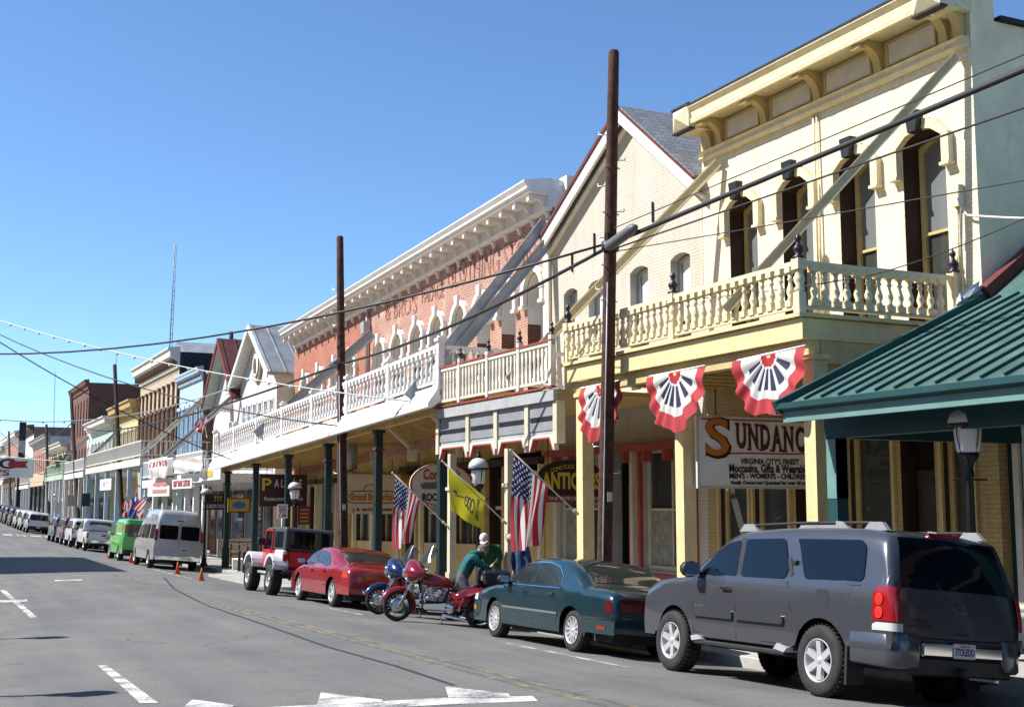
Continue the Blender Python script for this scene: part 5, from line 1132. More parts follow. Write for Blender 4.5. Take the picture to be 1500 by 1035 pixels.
# parking banner across the far street
ya = 120.; a, b = aty(-190, 676, ya), aty(49, 691, ya); r = thing('street_banner', 'white banner with black letters and red arrow across the far street', 'banner', ((a.x+b.x)/2, ya, (a.z+b.z)/2)); w_, h_ = b.x-a.x, 1.75
q = MB(); q.box(-w_/2, w_/2, -.02, .02, -h_/2, h_/2); q.build('cloth', M_WHITE, r); text('lettering', 'PARKING', 1.2, S_BLK, r, (aty(-52, 676, ya).x-(a.x+b.x)/2, -.025, .3), FACE_CAM, 8.3, .004, .03); text('lettering', "FOR RV'S", .7, S_RED, r, (aty(-35, 686, ya).x-(a.x+b.x)/2, -.025, -.48), FACE_CAM, 5.5, .004, .02)
q = MB(); x1 = w_/2-.45; q.prism([(x1-1.65, .0), (x1, .0), (x1-.25, .3), (x1, .6), (x1-1.65, .6)], -.03, -.022); q.build('arrow', S_RED, r)
# ------------------------------------------------------------------ post signs
def postsign(label, px, py0, py1, wpx, d, mat, writing=None, y=None):
    P = atd(px, (py0+py1)/2, d); s_ = P.y/1820.*1.08; g0 = gz(P.x, P.y); z1 = atd(px, py0, d).z; z0_ = atd(px, py1, d).z; r = thing('street_sign', label, 'sign', (P.x, P.y, g0)); w2 = wpx*s_/2
    q = MB(); q.cyl((0, .04, 0), (0, .04, z1-g0), .03, n=7); q.build('post', M_GALV, r); q = MB(); q.box(-w2, w2, -.01, .005, z0_-g0, z1-g0); q.build('plate', mat, r)
    if writing:
        for i, (t, m_) in enumerate(writing): text('lettering', t, (z1-z0_)*.26, m_, r, (0, -.014, z1-g0-(z1-z0_)*(.17+.22*i)), FACE_CAM, w2*1.5, .002, .003)
    return r
postsign('white and red no parking sign post on the kerb build-out', 414, 738, 759, 14, 11.0, M_WHITE, [('NO', S_RED), ('PARKING', S_RED), ('TO', S_RED), ('6 PM', S_RED)])
postsign('teal sign on a post by the far porch', 126, 722, 741, 10, 11.3, M_TEALD); postsign('pale grey sign on a post by the far pavement', 106, 725, 741, 12, 11.3, M_GREYBL); postsign('small grey sign post beside the far lamp', 86, 735, 752, 8, 11.2, M_GALV)
r, l_, a, b = wallsign('fascia_sign', 'white sign hung between the posts of the mint porch', 146, 163, 700, 718, 11.3, M_WHITE); text('lettering', 'FIRST', .5, M_GREYBL, r, (l_/2, .01, (a+b)/2), FACE_STREET, l_*.5, .004)
r, l_, a, b = wallsign('fascia_sign', 'white shop sign under the far balcony', 87, 104, 717, 733, 12.5, M_WHITE)
q = MB(); q.box(l_*.15, l_*.85, .002, .01, a+.25, a+.5); q.build('writing_line', S_BLK, r)
# dark sign pylon, roof masts
P = aty(28, 740, 160); r = thing('sign_pylon', 'tall dark pylon with grey panel rising behind the parking banner', 'pylon', (P.x, 160, gz(P.x, 160))); q = MB(); q.box(-.38, .38, -.3, .3, 0, 11.6); q.build('shaft', M_BLACK, r); q = MB(); q.box(-.4, .4, -.33, -.302, 8.0, 9.4); q.build('panel', M_GALV, r)
def mast(label, p0, p1, y, rad):
    a, b = aty(*p0, y), aty(*p1, y); r = thing('radio_mast', label, 'mast', a); q = MB(); v = b-a
    for k in range(3): t = k*2.09; o = Vector((math.cos(t), math.sin(t), 0))*rad; q.cyl(o, v+o*.7, rad*.22, n=4)
    n = 22
    for i in range(n): f0 = i/n; t = i*2.09; q.bar(v*f0+Vector((math.cos(t), math.sin(t), 0))*rad, v*(f0+.5/n)+Vector((math.cos(t+2.09), math.sin(t+2.09), 0))*rad, rad*.3, rad*.3)
    q.build('lattice', paint('mast_grey', (.2, .19, .19), .5, .1), r)
mast('tall lattice radio mast on the tan columned roof', (249.5, 512), (257, 358), 92, .11); mast('thin radio mast in the distance', (78.5, 640), (80.5, 543), 175, .08); mast('small antenna above the tall brick chimney', (170, 545), (170.5, 512), 150, .06)
# ------------------------------------------------------------------ traffic cones, bench, rails
M_ORANGE = paint('cone_orange', (.62, .10, .02), .5, .1)
def cone(label, px, py, h):
    P = atg(px, py); r = thing('traffic_cone', label, 'cone', P, (0, 0, random.random()), 'traffic cones'); m = MB(); w_ = h*.26; m.box(-w_, w_, -w_, w_, 0, h*.05); m.build('base', M_ORANGE, r); m = MB(); m.lathe([(h*.2, h*.05), (h*.04, h), (0, h*1.01)], 12); m.build('body', M_ORANGE, r)
cone('orange traffic cone right of the silver van', 295, 850, .42); cone('orange traffic cone behind the silver van', 260, 841, .46); cone('tall orange traffic cone beside the green van', 162, 816, .85); cone('orange traffic cone between the two vans', 192, 824, .45)
def bench(label, P, w_, mat):
    r = thing('bench', label, 'bench', P, (0, 0, R(90))); 
    for k in range(3): m = MB(); m.box(-w_/2, w_/2, -.2+k*.14, -.08+k*.14, .42, .46); m.build('seat_slat', mat, r)
    for s_ in (-1, 1): m = MB(); m.box(s_*w_*.42-.04, s_*w_*.42+.04, -.18, .2, 0, .419); m.build('leg', mat, r)
P = atd(352, 832, 11.9); bench('white slatted bench between the green posts', (P.x, P.y, gz(P.x, P.y)), 1.3, M_WHITE)
for i, (px, py, lb) in enumerate(((350, 836, 'short dark bollard in front of the white bench'), (357, 838, 'thin dark bollard right of the other one'))):
    P = atg(px, py); r = thing('bollard', lb, 'bollard', P); m = MB(); m.lathe([(.06, 0), (.05, .7), (.07, .72), (.05, .8), (0, .84)], 8); m.build('shaft', M_BLACK, r)
y0 = 50.; r = thing('handrail', 'low dark handrail along the pavement behind the silver van', 'railing', (12.6+cv(54), 54., gz(12.6, 54)))
for h_ in (.25, .55, .9): m = MB(); m.box(-.02, .02, -3.2, 3.4, h_, h_+.05); m.build('rail', M_BROWN, r)
for i in range(5): m = MB(); m.box(-.04, .04, -3.2+i*1.6, -3.1+i*1.6, 0, 1.0); m.build('post', M_BROWN, r)
r = thing('sandwich_board', 'white sandwich board with black outline under the porch', 'sign', (13.0+cv(56), 56, gz(13, 56))); m = MB(); m.box(-.9, .9, -.03, .03, .3, 1.1); m.build('panel', M_OFFW, r); m = MB()
for q_ in ((-.6, .6, .42, .46), (-.6, .6, .94, .98), (-.64, -.6, .42, .98), (.6, .64, .42, .98)): m.box(q_[0], q_[1], -.04, -.031, q_[2], q_[3])
m.build('outline', S_BLK, r)
# potted plant on the mint porch
r = thing('potted_plant', 'leafy potted plant on the mint porch rail', 'plant', Vector((11.6+cv(116), 116, 4.3))); m = MB(); m.lathe([(.2, 0), (.3, .5)], 10); m.build('pot', M_BROWN, r); m = MB()
for i in range(260):
    a, b, c = random.gauss(0, .5), random.gauss(0, .6), .5+abs(random.gauss(.5, .45)); d = Vector((random.uniform(-1, 1), random.uniform(-1, 1), random.uniform(-1, 1))).normalized()*.14; e = d.cross(Vector((.3, .5, 1))).normalized()*.07; p = Vector((a, b, c)); m.poly([p-d, p+e, p+d, p-e])
struct(m.build('foliage', paint('leaf_green', (.10, .16, .04), .6, .3), r, recalc=False), 'stuff')
# ------------------------------------------------------------------ vehicles (local frame: x forward, y left, z up, origin on the road between the axles)
M_TRIM = paint('black_plastic', (.025, .025, .027), .55, .15); M_LRED = flat('tail_red', (.28, .008, .010), .12, coat=.8); M_LRED2 = flat('tail_lamp_cell', (.55, .03, .02), .2, coat=.6); M_LWHITE = flat('lamp_clear', (.7, .7, .7), .1, coat=.5); M_AMBER = flat('lamp_amber', (.6, .2, .02), .2, coat=.5)
M_PLATE = paint('plate_white', (.55, .56, .58), .5, .03); M_PLATEB = flat('plate_blue', (.02, .03, .15), .5); M_INT = flat('cabin_dark', (.02, .02, .022), .8)
def catmull(pts, k):
    out = []
    P = [pts[0]]+list(pts)+[pts[-1]]
    for i in range(1, len(P)-2):
        for j in range(k):
            t = j/k; p0, p1, p2, p3 = P[i-1], P[i], P[i+1], P[i+2]
            out.append(tuple(.5*((2*p1[a])+(-p0[a]+p2[a])*t+(2*p0[a]-5*p1[a]+4*p2[a]-p3[a])*t*t+(-p0[a]+3*p1[a]-3*p2[a]+p3[a])*t**3) for a in (0, 1)))
    out.append(tuple(pts[-1])); return out
class Car:
    def __init__(s, prof, hw, belt, sill, axles, wr, tumble=.18, taperF=.10, taperR=.07, crown=.035, lowz=None, er=.06, archr=None, k=7, square=0., arch_flat=1.):
        s.p = catmull(prof, k); s.xf = max(x for x, z in s.p); s.xr = min(x for x, z in s.p)
        s.hw, s.belt, s.sill, s.ax, s.wr = hw, belt, sill, axles, wr; s.tum, s.tf, s.tr, s.crown, s.er = tumble, taperF, taperR, crown, er
        s.ar = archr or wr*1.17; s.N = len(s.p); s.lowz = lowz; s.sq = square; s.af = arch_flat
    def W(s, x, z):
        m = (s.xf+s.xr)/2; h = (s.xf-s.xr)/2; t = (x-m)/h
        pl = 1-(s.tf if t > 0 else s.tr)*abs(t)**3.2
        b = 1-.05*max(0, (s.belt*.75-z)/s.belt)**2*4*(1-s.sq)
        w_ = s.hw*pl*b
        if z > s.belt: w_ -= s.tum*(z-s.belt)+.02*min(1, (z-s.belt)/.05)
        return w_
    def low(s, x):
        z = s.sill
        if s.lowz:  # bumpers may hang lower or higher
            for (a, b, v) in s.lowz:
                if a <= x <= b: z = v
        for a in s.ax:
            d = abs(x-a)
            if d < s.ar: z = max(z, s.wr*s.af+math.sqrt(max(0, s.ar**2-d*d)))
        return z
    def ring(s, i, R_=9, K=10):
        x, z = s.p[i]; a, b = s.p[max(0, i-1)], s.p[min(s.N-1, i+1)]; t = Vector((b[0]-a[0], b[1]-a[1])); t.normalize(); n = Vector((-t.y, t.x))
        if n.dot(Vector((x-(s.xf+s.xr)/2, z-s.belt*.6))) < 0: n = -n
        xb = min(max(x, s.xr+.03), s.xf-.03); zl = min(s.low(xb), z); pts = []
        for r_ in range(R_+1):
            f = r_/R_; zz = zl+(z-zl)*f; xx = xb+(x-xb)*f; d = (z-zl)*(1-f); w_ = s.W(xx, zz)
            if d < s.er: q = 1-d/s.er; w_ -= s.er*.8*(1-math.sqrt(max(0, 1-q*q)))
            pts.append((xx, w_, zz))
        we = pts[-1][1]
        for k in range(1, K):
            f = k/K; y = we*(1-2*f); c = s.crown*(1-(y/we)**2) if we > .05 else 0; pts.append((x+n.x*c, y, z+n.y*c))
        return pts+[(p[0], -p[1], p[2]) for p in pts[R_::-1]]
    def body(s, mat, parent):
        m = MB(); m.smooth = True; rings = [s.ring(i) for i in range(s.N)]; n = len(rings[0])
        for q in rings: m.v += q
        for i in range(s.N-1):
            for j in range(n-1): a = i*n+j; m.face((a, a+1, a+n+1, a+n))
        o = m.build('body', mat, parent)
        u = MB(); w_ = s.hw-.26; u.box(s.xr+.25, s.xf-.25, -w_, w_, s.sill*.75, s.belt*.8); u.box(s.ax[1]+s.ar+.02, s.ax[0]-s.ar-.02, -s.hw+.09, s.hw-.09, s.sill-.03, s.sill+.1)
        u.build('underbody', M_INT, parent); return o
    def onside(s, pts, off, side=1): return [(x, side*(s.W(x, z)+off), z) for x, z in pts]
    def patch(s, name, pts, mat, parent, off=.005, sides=(1, -1), th=0, rnd=0):
        if rnd: pts = roundpoly(pts, rnd)
        o = None
        for sd in sides:
            m = MB(); m.poly(s.onside(pts, off, sd))
            if th:
                A, B = s.onside(pts, off, sd), s.onside(pts, off-th, sd)
                for i in range(len(A)): j = (i+1) % len(A); m.poly([A[i], A[j], B[j], B[i]])
            o = m.build(name, mat, parent)
        return o
    def strip(s, name, path, w_, mat, parent, off=.003, sides=(1, -1)):
        for sd in sides:
            m = MB()
            for a, b in zip(path, path[1:]):
                d = Vector((b[0]-a[0], b[1]-a[1])); L_ = d.length; d.normalize(); n = Vector((-d.y, d.x))*w_/2
                m.poly(s.onside([(a[0]-n.x, a[1]-n.y), (b[0]-n.x, b[1]-n.y), (b[0]+n.x, b[1]+n.y), (a[0]+n.x, a[1]+n.y)], off, sd))
            m.build(name, mat, parent)
    def ribbon(s, name, x0, x1, z0, z1, fr, mat, parent, off=.006, fr2=None):
        """glass laid on the top/front/rear surface between two profile positions"""
        I = [i for i in range(s.N) if x0 <= s.p[i][0] <= x1 and z0 <= s.p[i][1] <= z1]; m = MB(); m.smooth = True; K = 10; rows = []
        for q_, i in enumerate(I):
            R_ = s.ring(i); x, z = s.p[i]; a, b = s.p[max(0, i-1)], s.p[min(s.N-1, i+1)]; t = Vector((b[0]-a[0], b[1]-a[1])).normalized(); n = Vector((-t.y, t.x))
            if n.dot(Vector((x-(s.xf+s.xr)/2, z-s.belt*.6))) < 0: n = -n
            we = R_[9][1]; f2 = fr+((fr2 or fr)-fr)*q_/max(1, len(I)-1); row = []
            for k in range(K+1):
                y = we*f2*(1-2*k/K); c = s.crown*(1-(y/we)**2)+off; row.append(m.pt((x+n.x*c, y, z+n.y*c)))
            rows.append(row)
        for A, B in zip(rows, rows[1:]):
            for k in range(K): m.face((A[k], A[k+1], B[k+1], B[k]))
        return m.build(name, mat, parent)
def roundpoly(pts, r, n=4):
    out = []; N_ = len(pts)
    for i in range(N_):
        p, a, b = Vector(pts[i]), Vector(pts[i-1]), Vector(pts[(i+1) % N_]); r1 = min(r, (a-p).length*.45, (b-p).length*.45); u = p+(a-p).normalized()*r1; v = p+(b-p).normalized()*r1
        for k in range(n+1): t = k/n; q = u*(1-t)**2+p*2*t*(1-t)+v*t*t; out.append((q.x, q.y))
    return out
_wc = {}
def wheel_meshes(key, r, w_, rim, style, rimmat):
    if key in _wc: return _wc[key]
    m = MB(); m.lathe([(rim, -w_*.46), (rim+.02, -w_*.5), (r*.88, -w_*.5), (r*.97, -w_*.42), (r, -w_*.3), (r, w_*.3), (r*.97, w_*.42), (r*.88, w_*.5), (rim+.02, w_*.5), (rim, w_*.46), (rim*.97, w_*.2), (rim*.97, -w_*.46), (rim, -w_*.46)], 36, ax='y', caps=False)
    for i in range(40): t = 2*math.pi*i/40; c = Vector((math.cos(t), 0, math.sin(t)))*(r+.002); m.bar(c+Vector((0, -w_*.36, 0)), c+Vector((0, w_*.36, 0)), .012, .05 if key == 'jeep' else .025, tuple(c.normalized()))
    ty = m.mesh('tyre', M_TYRE)
    m = MB(); y = w_*.30; m.lathe([(rim, y+.05), (rim*.96, y+.055), (rim*.9, y+.02), (rim*.86, y-.04), (rim*.82, y-.05)], 30, ax='y', caps=False)
    m.lathe([(rim*.22, y-.03), (rim*.22, y+.01), (rim*.17, y+.03), (0, y+.035)], 16, ax='y')
    if style[0] == 'spoke':
        n, ww = style[1], style[2]
        for i in range(n): t = 2*math.pi*i/n; d = Vector((math.cos(t), 0, math.sin(t))); m.bar(d*rim*.15+Vector((0, y, 0)), d*rim*.9+Vector((0, y+.02, 0)), .05, ww, tuple(d.cross(Vector((0, 1, 0)))))
    elif style[0] == 'steel':
        m.lathe([(rim*.85, y-.03), (rim*.6, y+.0), (rim*.3, y-.02), (0, y-.02)], 24, ax='y', caps=False)
    ri = m.mesh('rim', rimmat)
    m = MB(); m.lathe([(rim*.95, y-.08), (0, y-.082)], 20, ax='y', caps=False); dk = m.mesh('brake_disc', M_INT)
    _wc[key] = (ty, ri, dk); return _wc[key]
def wheels(parent, key, xs, track, r, w_, rim, style, rimmat=M_ALU, xoff=0):
    ty, ri, dk = wheel_meshes(key, r, w_, rim, style, rimmat)
    for x in xs:
        for s_ in (1, -1):
            o = ob('wheel', ty, parent, (x, s_*track/2, r), (0, random.uniform(0, 1), 0 if s_ > 0 else math.pi)); ob('rim', ri, o); ob('brake_disc', dk, o)
def place(name, label, cat, y_rear, wb, dleft, halfw, track, group='cars parked along the kerb', lean=1., yaw=0., lift=0.):
    """car parked along the kerb: dleft = street offset of the outer face of its left tyres"""
    yc = y_rear+wb/2; x = dleft+cv(yc)+halfw; xl, xr = x-track/2, x+track/2
    zl = (gz(xl, y_rear)+gz(xl, y_rear+wb))/2; zr = (gz(xr, y_rear)+gz(xr, y_rear+wb))/2; dz = gz(x, y_rear+wb)-gz(x, y_rear)
    roll = math.atan((zl-zr)/track)*lean; pitch = -math.atan(dz/wb)
    r = thing(name, label, cat, (x, yc, (zl+zr)/2+lift), (roll, pitch, R(90)+math.atan(.014 if yc > 18 else 0)+yaw), group); return r
def mirror(car, parent, x, z, mat, sz=(.12, .22, .17), glass=True):
    for s_ in (1, -1):
        w_ = car.W(x, z); m = MB(); y0 = s_*(w_+.03); m.bar((x, s_*(w_-.04), z-.04), (x-.02, s_*(w_+.08), z-.02), .06, .06)
        c = Vector((x-.02, s_*(w_+.06+sz[1]/2), z+.03)); q = MB(); q.lathe([(.35, -.5), (.47, -.3), (.5, .1), (.48, .5)], 10, ax='x'); 
        m.v += []; o = m.build('mirror', mat, parent); me = q.mesh('mirror_shell', mat); h = ob('mirror_shell', me, o, c, (0, 0, math.pi), (sz[0], sz[1], sz[2]))
        g = MB(); g.poly([(0, .42, .4), (0, -.42, .4), (0, -.42, -.4), (0, .42, -.4)]); ob('mirror_glass', g.mesh('mirror_glass', M_CHROME), o, c+Vector((-sz[0]*.52, 0, 0)), (0, 0, 0), (1, sz[1], sz[2]))
def handle(car, parent, x, z, mat, l_=.2):
    for s_ in (1, -1):
        w_ = car.W(x, z); m = MB(); m.bar((x-l_/2, s_*(w_+.025), z), (x+l_/2, s_*(w_+.025), z), .03, .035); m.bar((x-l_/2, s_*(w_-.01), z), (x-l_/2+.03, s_*(w_+.02), z), .03, .03); m.bar((x+l_/2-.03, s_*(w_-.01), z), (x+l_/2, s_*(w_+.02), z), .03, .03); m.build('door_handle', mat, parent)
def plate(parent, x, y, z, txt=None, front=False):
    m = MB(); m.box(x-.008, x, y-.155, y+.155, z-.078, z+.078); o = m.build('licence_plate', M_PLATE, parent)
    if txt: text('lettering', txt, .11, M_PLATEB, o, (x-.011, y, z-.012), (R(90), 0, R(-90)), .27, .001, .002); text('lettering', 'California', .035, flat('plate_red', (.4, .03, .03), .5), o, (x-.011, y, z+.055), (R(90), 0, R(-90)), .15, .001)
    else: m = MB(); m.box(x-.0105, x-.0085, y-.11, y+.11, z-.03, z+.02); m.build('plate_number', M_PLATEB, o)
# ---- 1. grey suv
r = place('parked_suv', 'dark grey suv with roof rails, nearest vehicle at lower right', 'suv', 11.62, 3.13, 9.30, .86, 1.72)
c = Car([(2.42, .42), (2.50, .60), (2.49, .86), (2.42, 1.08), (2.15, 1.19), (1.75, 1.24), (1.32, 1.28), (.92, 1.53), (.52, 1.76), (.20, 1.86), (-.4, 1.905), (-1.2, 1.915), (-2.0, 1.90), (-2.38, 1.86), (-2.50, 1.76), (-2.60, 1.45), (-2.66, 1.22), (-2.70, 1.05), (-2.72, .80), (-2.72, .70)], .985, 1.24, .50, (1.565, -1.565), .40, .20, .13, .05, .03, [(-2.8, -2.1, .62), (2.15, 2.6, .45)], .07, .475, 9)
M_SUV = carpaint('suv_grey_paint', (.072, .077, .090), .45, .28)
c.body(M_SUV, r)
c.patch('side_window', [(1.02, 1.30), (.62, 1.62), (.42, 1.72), (.16, 1.77), (.12, 1.30)], M_CGLASS, r, .012, rnd=.05); c.patch('side_window', [(.02, 1.30), (.05, 1.775), (-.75, 1.785), (-.92, 1.42), (-.88, 1.30)], M_CGLASS, r, .012, rnd=.06)
c.patch('side_window', [(-1.22, 1.36), (-1.05, 1.70), (-.98, 1.78), (-2.12, 1.77), (-2.2, 1.70), (-2.24, 1.36), (-2.2, 1.31), (-1.26, 1.31)], M_CGLASS, r, .012, rnd=.05)
c.patch('pillar_trim', [(.13, 1.29), (.17, 1.79), (.05, 1.79), (.02, 1.29)], M_TRIM, r, .007)
c.patch('window_vent', [(-.96, 1.33), (-.86, 1.54), (-.92, 1.56), (-1.02, 1.35)], M_TRIM, r, .008)
for path in ([(1.10, 1.26), (1.08, .9), (1.04, .56)], [(.08, 1.27), (.08, .9), (.06, .53)], [(-.93, 1.27), (-1.0, 1.0), (-1.06, .92)], [(1.06, .55), (-.98, .53)], [(1.10, 1.265), (-2.2, 1.27)]): c.strip('panel_gap', path, .014, M_DARK, r)
c.patch('side_moulding', [(1.02, .76), (1.02, .86), (.12, .86), (.12, .76)], M_SUV, r, .035, th=.035, rnd=.03); c.patch('side_moulding', [(.06, .76), (.06, .86), (-.92, .86), (-.92, .76)], M_SUV, r, .035, th=.035, rnd=.04)
handle(c, r, .28, 1.14, M_CHROME); handle(c, r, -1.02, 1.50, M_TRIM, .1)
c.patch('fuel_door', [(-1.5, 1.02), (-1.5, 1.2), (-1.7, 1.2), (-1.7, 1.02)], M_SUV, r, .003, sides=(1,), rnd=.04)
mirror(c, r, .98, 1.33, M_TRIM, (.16, .26, .22))
c.ribbon('windscreen', .5, 1.22, 1.3, 1.80, .88, M_CGLASS, r, fr2=.84)
c.ribbon('rear_window', -2.70, -2.42, 1.26, 1.82, .90, M_CGLASS, r); c.ribbon('tailgate_handle', -2.75, -2.6, .80, .84, .12, M_DARK, r)
def xrear(z):
    q = [(pz, px) for px, pz in c.p if px < -2.0]; q.sort(); return interp(z, [v[0] for v in q], [v[1] for v in q])
def wrap(z0_, z1_, s_, n=5, xs=-2.42):
    m = MB(); m.smooth = True
    def f(u, v):
        z = z0_+(z1_-z0_)*v; x = xrear(z); W_ = c.W(x+.05, z); xs2 = xs-.07*max(0, v-.75)*4
        P_ = [(xs2, W_+.015), (x+.10, W_+.015), (x+.01, W_+.006), (x-.03, W_-.035), (x-.04, W_-.07), (x-.045, W_-.11)]; k = min(4, int(u*5)); t = u*5-k
        return (P_[k][0]+(P_[k+1][0]-P_[k][0])*t, s_*(P_[k][1]+(P_[k+1][1]-P_[k][1])*t), z)
    m.grid(f, 10, n); return m
for s_ in (1, -1):
    t_ = wrap(.90, 1.27, s_).build('tail_light', M_LRED, r); wrap(.80, .885, s_).build('reverse_lens', flat('reverse_clear', (.5, .5, .5), .1, coat=.5), t_)
    for zc in (.99, 1.13): m = MB(); W_ = c.W(-2.5, zc); m.lathe([(.065, .017), (.05, .020), (.0, .018)], 14, (-2.53, s_*W_ if s_ > 0 else -W_-.037, zc), 'y', caps=False); m.build('lamp_cell', M_LRED2, t_)
    m = MB(); m.box(2.3, 2.44, s_*.60-.16, s_*.60+.16, .88, 1.08); m.build('headlight', M_LWHITE, r)
# rear bumper with painted corners, chrome step and plate
def bx(name, mat, *a, bev=.02, p=None):
    m = MB(); m.box(*a); return m.build(name, mat, p or r, bevel=bev)
for s_ in (1, -1):
    m = MB(); m.smooth = True; m.prism(roundpoly([(-2.06, s_*.88), (-2.06, s_*.965), (-2.40, s_*.96), (-2.66, s_*.94), (-2.79, s_*.80), (-2.80, s_*.575), (-2.6, s_*.575)], .16), .42, .79, 'xy'); m.build('bumper_corner', M_SUV, r, bevel=.05)
bx('bumper_step', M_CHROME, -2.79, -2.62, -.575, .575, .56, .70); bx('bumper_pad', M_TRIM, -2.77, -2.6, -.58, .58, .705, .765); bx('valance', M_TRIM, -2.74, -2.3, -.75, .75, .36, .55)
bx('hitch', M_TRIM, -2.86, -2.5, -.05, .05, .36, .46); plate(r, -2.795, .0, .64, '7TOLEDO'); bx('exhaust', M_STEEL, -2.7, -2.3, -.62, -.55, .30, .37)
m = MB(); 
for i in range(18): t, t2 = i*math.pi/9, (i+1)*math.pi/9; m.bar((-2.735, .07*math.cos(t), 1.06+.07*math.sin(t)), (-2.735, .07*math.cos(t2), 1.06+.07*math.sin(t2)), .012, .014)
m.box(-2.742, -2.73, -.085, .085, 1.048, 1.072); m.build('emblem', M_CHROME, r)
text('lettering', 'NISSAN', .05, M_CHROME, r, (-2.752, .56, .93), (R(90), 0, R(-90)), .26, .002); text('lettering', 'ARMADA', .06, M_CHROME, r, (-2.754, .55, .87), (R(90), 0, R(-90)), .32, .002, .002); text('lettering', 'OFF ROAD', .05, M_STEEL, r, (.92, c.W(.92, .87)+.004, .89), (R(90), 0, R(180)), .2, .001, .001)
bx('brake_light', M_LRED, -2.47, -2.43, -.22, .22, 1.86, 1.90, bev=0)
for s_ in (1, -1):
    b = MB(); y = s_*.70; b.tube([(.35, y, 1.90), (.2, y, 1.965), (-.9, y, 1.985), (-2.1, y, 1.975), (-2.3, y, 1.90)], .018, 6); ra = b.build('roof_rail', M_TRIM, r)
    for x in (.22, -2.18): q = MB(); q.prism([(x-.2, 1.885), (x+.2, 1.885), (x+.1, 1.98), (x-.1, 1.98)], y-.03, y+.03); q.build('rail_foot', M_GREYP, ra)
    q = MB(); q.prism([(-1.75, 1.89), (-.75, 1.90), (-.85, 2.0), (-1.62, 1.99)], y-.035, y-.002); q.prism([(-1.75, 1.89), (-1.5, 1.89), (-1.5, 2.0), (-1.62, 1.99)], y, y+.03); q.build('rail_fairing', M_GREYP, ra)
    m = MB(); m.box(-.95, 1.0, s_*.9-.09, s_*.9+.09, .40, .46); b_ = m.build('running_board', M_TRIM, r, bevel=.015)
    m = MB(); m.prism([(-.95, .44), (-.75, .47), (-.82, .54), (-1.02, .5)], s_*.9-.1, s_*.9+.1); m.prism([(1.02, .44), (.8, .47), (.92, .52), (1.05, .5)], s_*.9-.1, s_*.9+.1); m.build('board_cap', M_ALU, b_)
    m = MB(); m.box(-2.06, -2.02, s_*.86-.12, s_*.86+.12, .18, .6); m.build('mud_flap', M_TRIM, r)
wheels(r, 'suv', c.ax, 1.70, .40, .28, .245, ('spoke', 6, .075))
# ---- sedan builder
def sedan(name, label, y_rear, dleft, paintm, prof, hw, belt, axles, wr, rim, style, sidewins, rw, wsx, lights, sill=.27, tumble=.30, key='sedan', cladding=None, group='cars parked along the kerb', yaw=0):
    r = place(name, label, 'car', y_rear, axles[0]-axles[1], dleft, hw-.1, 1.52, group, yaw=yaw)
    c = Car(prof, hw, belt, sill, axles, wr, tumble, .16, .12, .04, [(-3, axles[1]-.45, sill+.06), (axles[0]+.45, 3, sill-.02)], .09, wr*1.14, 9)
    c.body(paintm, r)
    for w_ in sidewins: c.patch('side_window', w_, M_CGLASSC, r, .006, rnd=.06); 
    c.ribbon('rear_window', *rw, .86, M_CGLASSC, r, fr2=.80); c.ribbon('windscreen', *wsx, .84, M_CGLASSC, r, fr2=.86)
    wheels(r, key, axles, 1.52, wr, .21, rim, style)
    return r, c
# ---- 2. dark teal sedan
M_TEALCAR = carpaint('teal_car_paint', (.006, .036, .048), .3, .25)
prof = [(2.52, .30), (2.60, .46), (2.58, .62), (2.48, .74), (2.1, .84), (1.55, .91), (1.18, .95), (.80, 1.16), (.42, 1.34), (.1, 1.41), (-.5, 1.425), (-.95, 1.38), (-1.35, 1.24), (-1.68, 1.05), (-1.80, 1.01), (-2.2, .99), (-2.48, .95), (-2.58, .86), (-2.62, .70), (-2.65, .55), (-2.62, .36)]
r, c = sedan('parked_sedan', 'dark teal sedan parked between the motor trike and the grey suv', 17.66, 9.22, M_TEALCAR, prof, .94, .93, (1.47, -1.42), .325, .215, ('spoke', 12, .035),
    [[(.98, .97), (.55, 1.23), (.30, 1.315), (.02, 1.345), (.0, .97)], [(-.06, .97), (-.05, 1.35), (-.45, 1.345), (-.78, 1.28), (-.98, 1.14), (-1.02, 1.02), (-.95, .97)]], (-1.66, -.98, 1.05, 1.40), (.42, 1.12, .97, 1.36), None, key='teal')
c.strip('window_trim', [(1.0, .958), (-1.02, .958)], .014, M_CHROME, r, .008); c.strip('window_trim', [(-1.03, 1.0), (-1.0, 1.15), (-.80, 1.295), (-.45, 1.36), (.02, 1.358), (.32, 1.33), (.57, 1.245), (1.0, .975)], .014, M_CHROME, r, .008)
c.strip('side_moulding', [(1.05, .56), (-1.0, .56)], .03, M_CHROME, r, .012); c.strip('side_moulding', [(-1.86, .56), (-2.6, .58)], .035, M_CHROME, r, .012); c.strip('side_moulding', [(1.05, .525), (-1.0, .525)], .035, M_TEALCAR, r, .012)
for path in ([(1.06, .93), (1.03, .6), (.98, .33)], [(-.03, .95), (-.04, .6), (-.06, .31)], [(-1.03, .95), (-1.08, .75), (-1.0, .60), (-.95, .4)]): c.strip('panel_gap', path, .014, M_DARK, r)
handle(c, r, .20, .86, M_CHROME, .16); handle(c, r, -.78, .86, M_CHROME, .16); mirror(c, r, .88, 1.0, M_TRIM, (.14, .2, .14))
c.ribbon('rear_lamp_bar', -2.66, -2.52, .66, .86, .95, flat('tail_dark_red', (.10, .008, .012), .1, coat=.8), r); c.patch('tail_light', [(-2.38, .66), (-2.42, .84), (-2.56, .84), (-2.60, .66)], flat('tail_dark_red', (0, 0, 0)), r, .008, rnd=.05); c.patch('marker_light', [(-2.2, .40), (-2.2, .45), (-2.42, .45), (-2.42, .40)], M_LRED, r, .008)
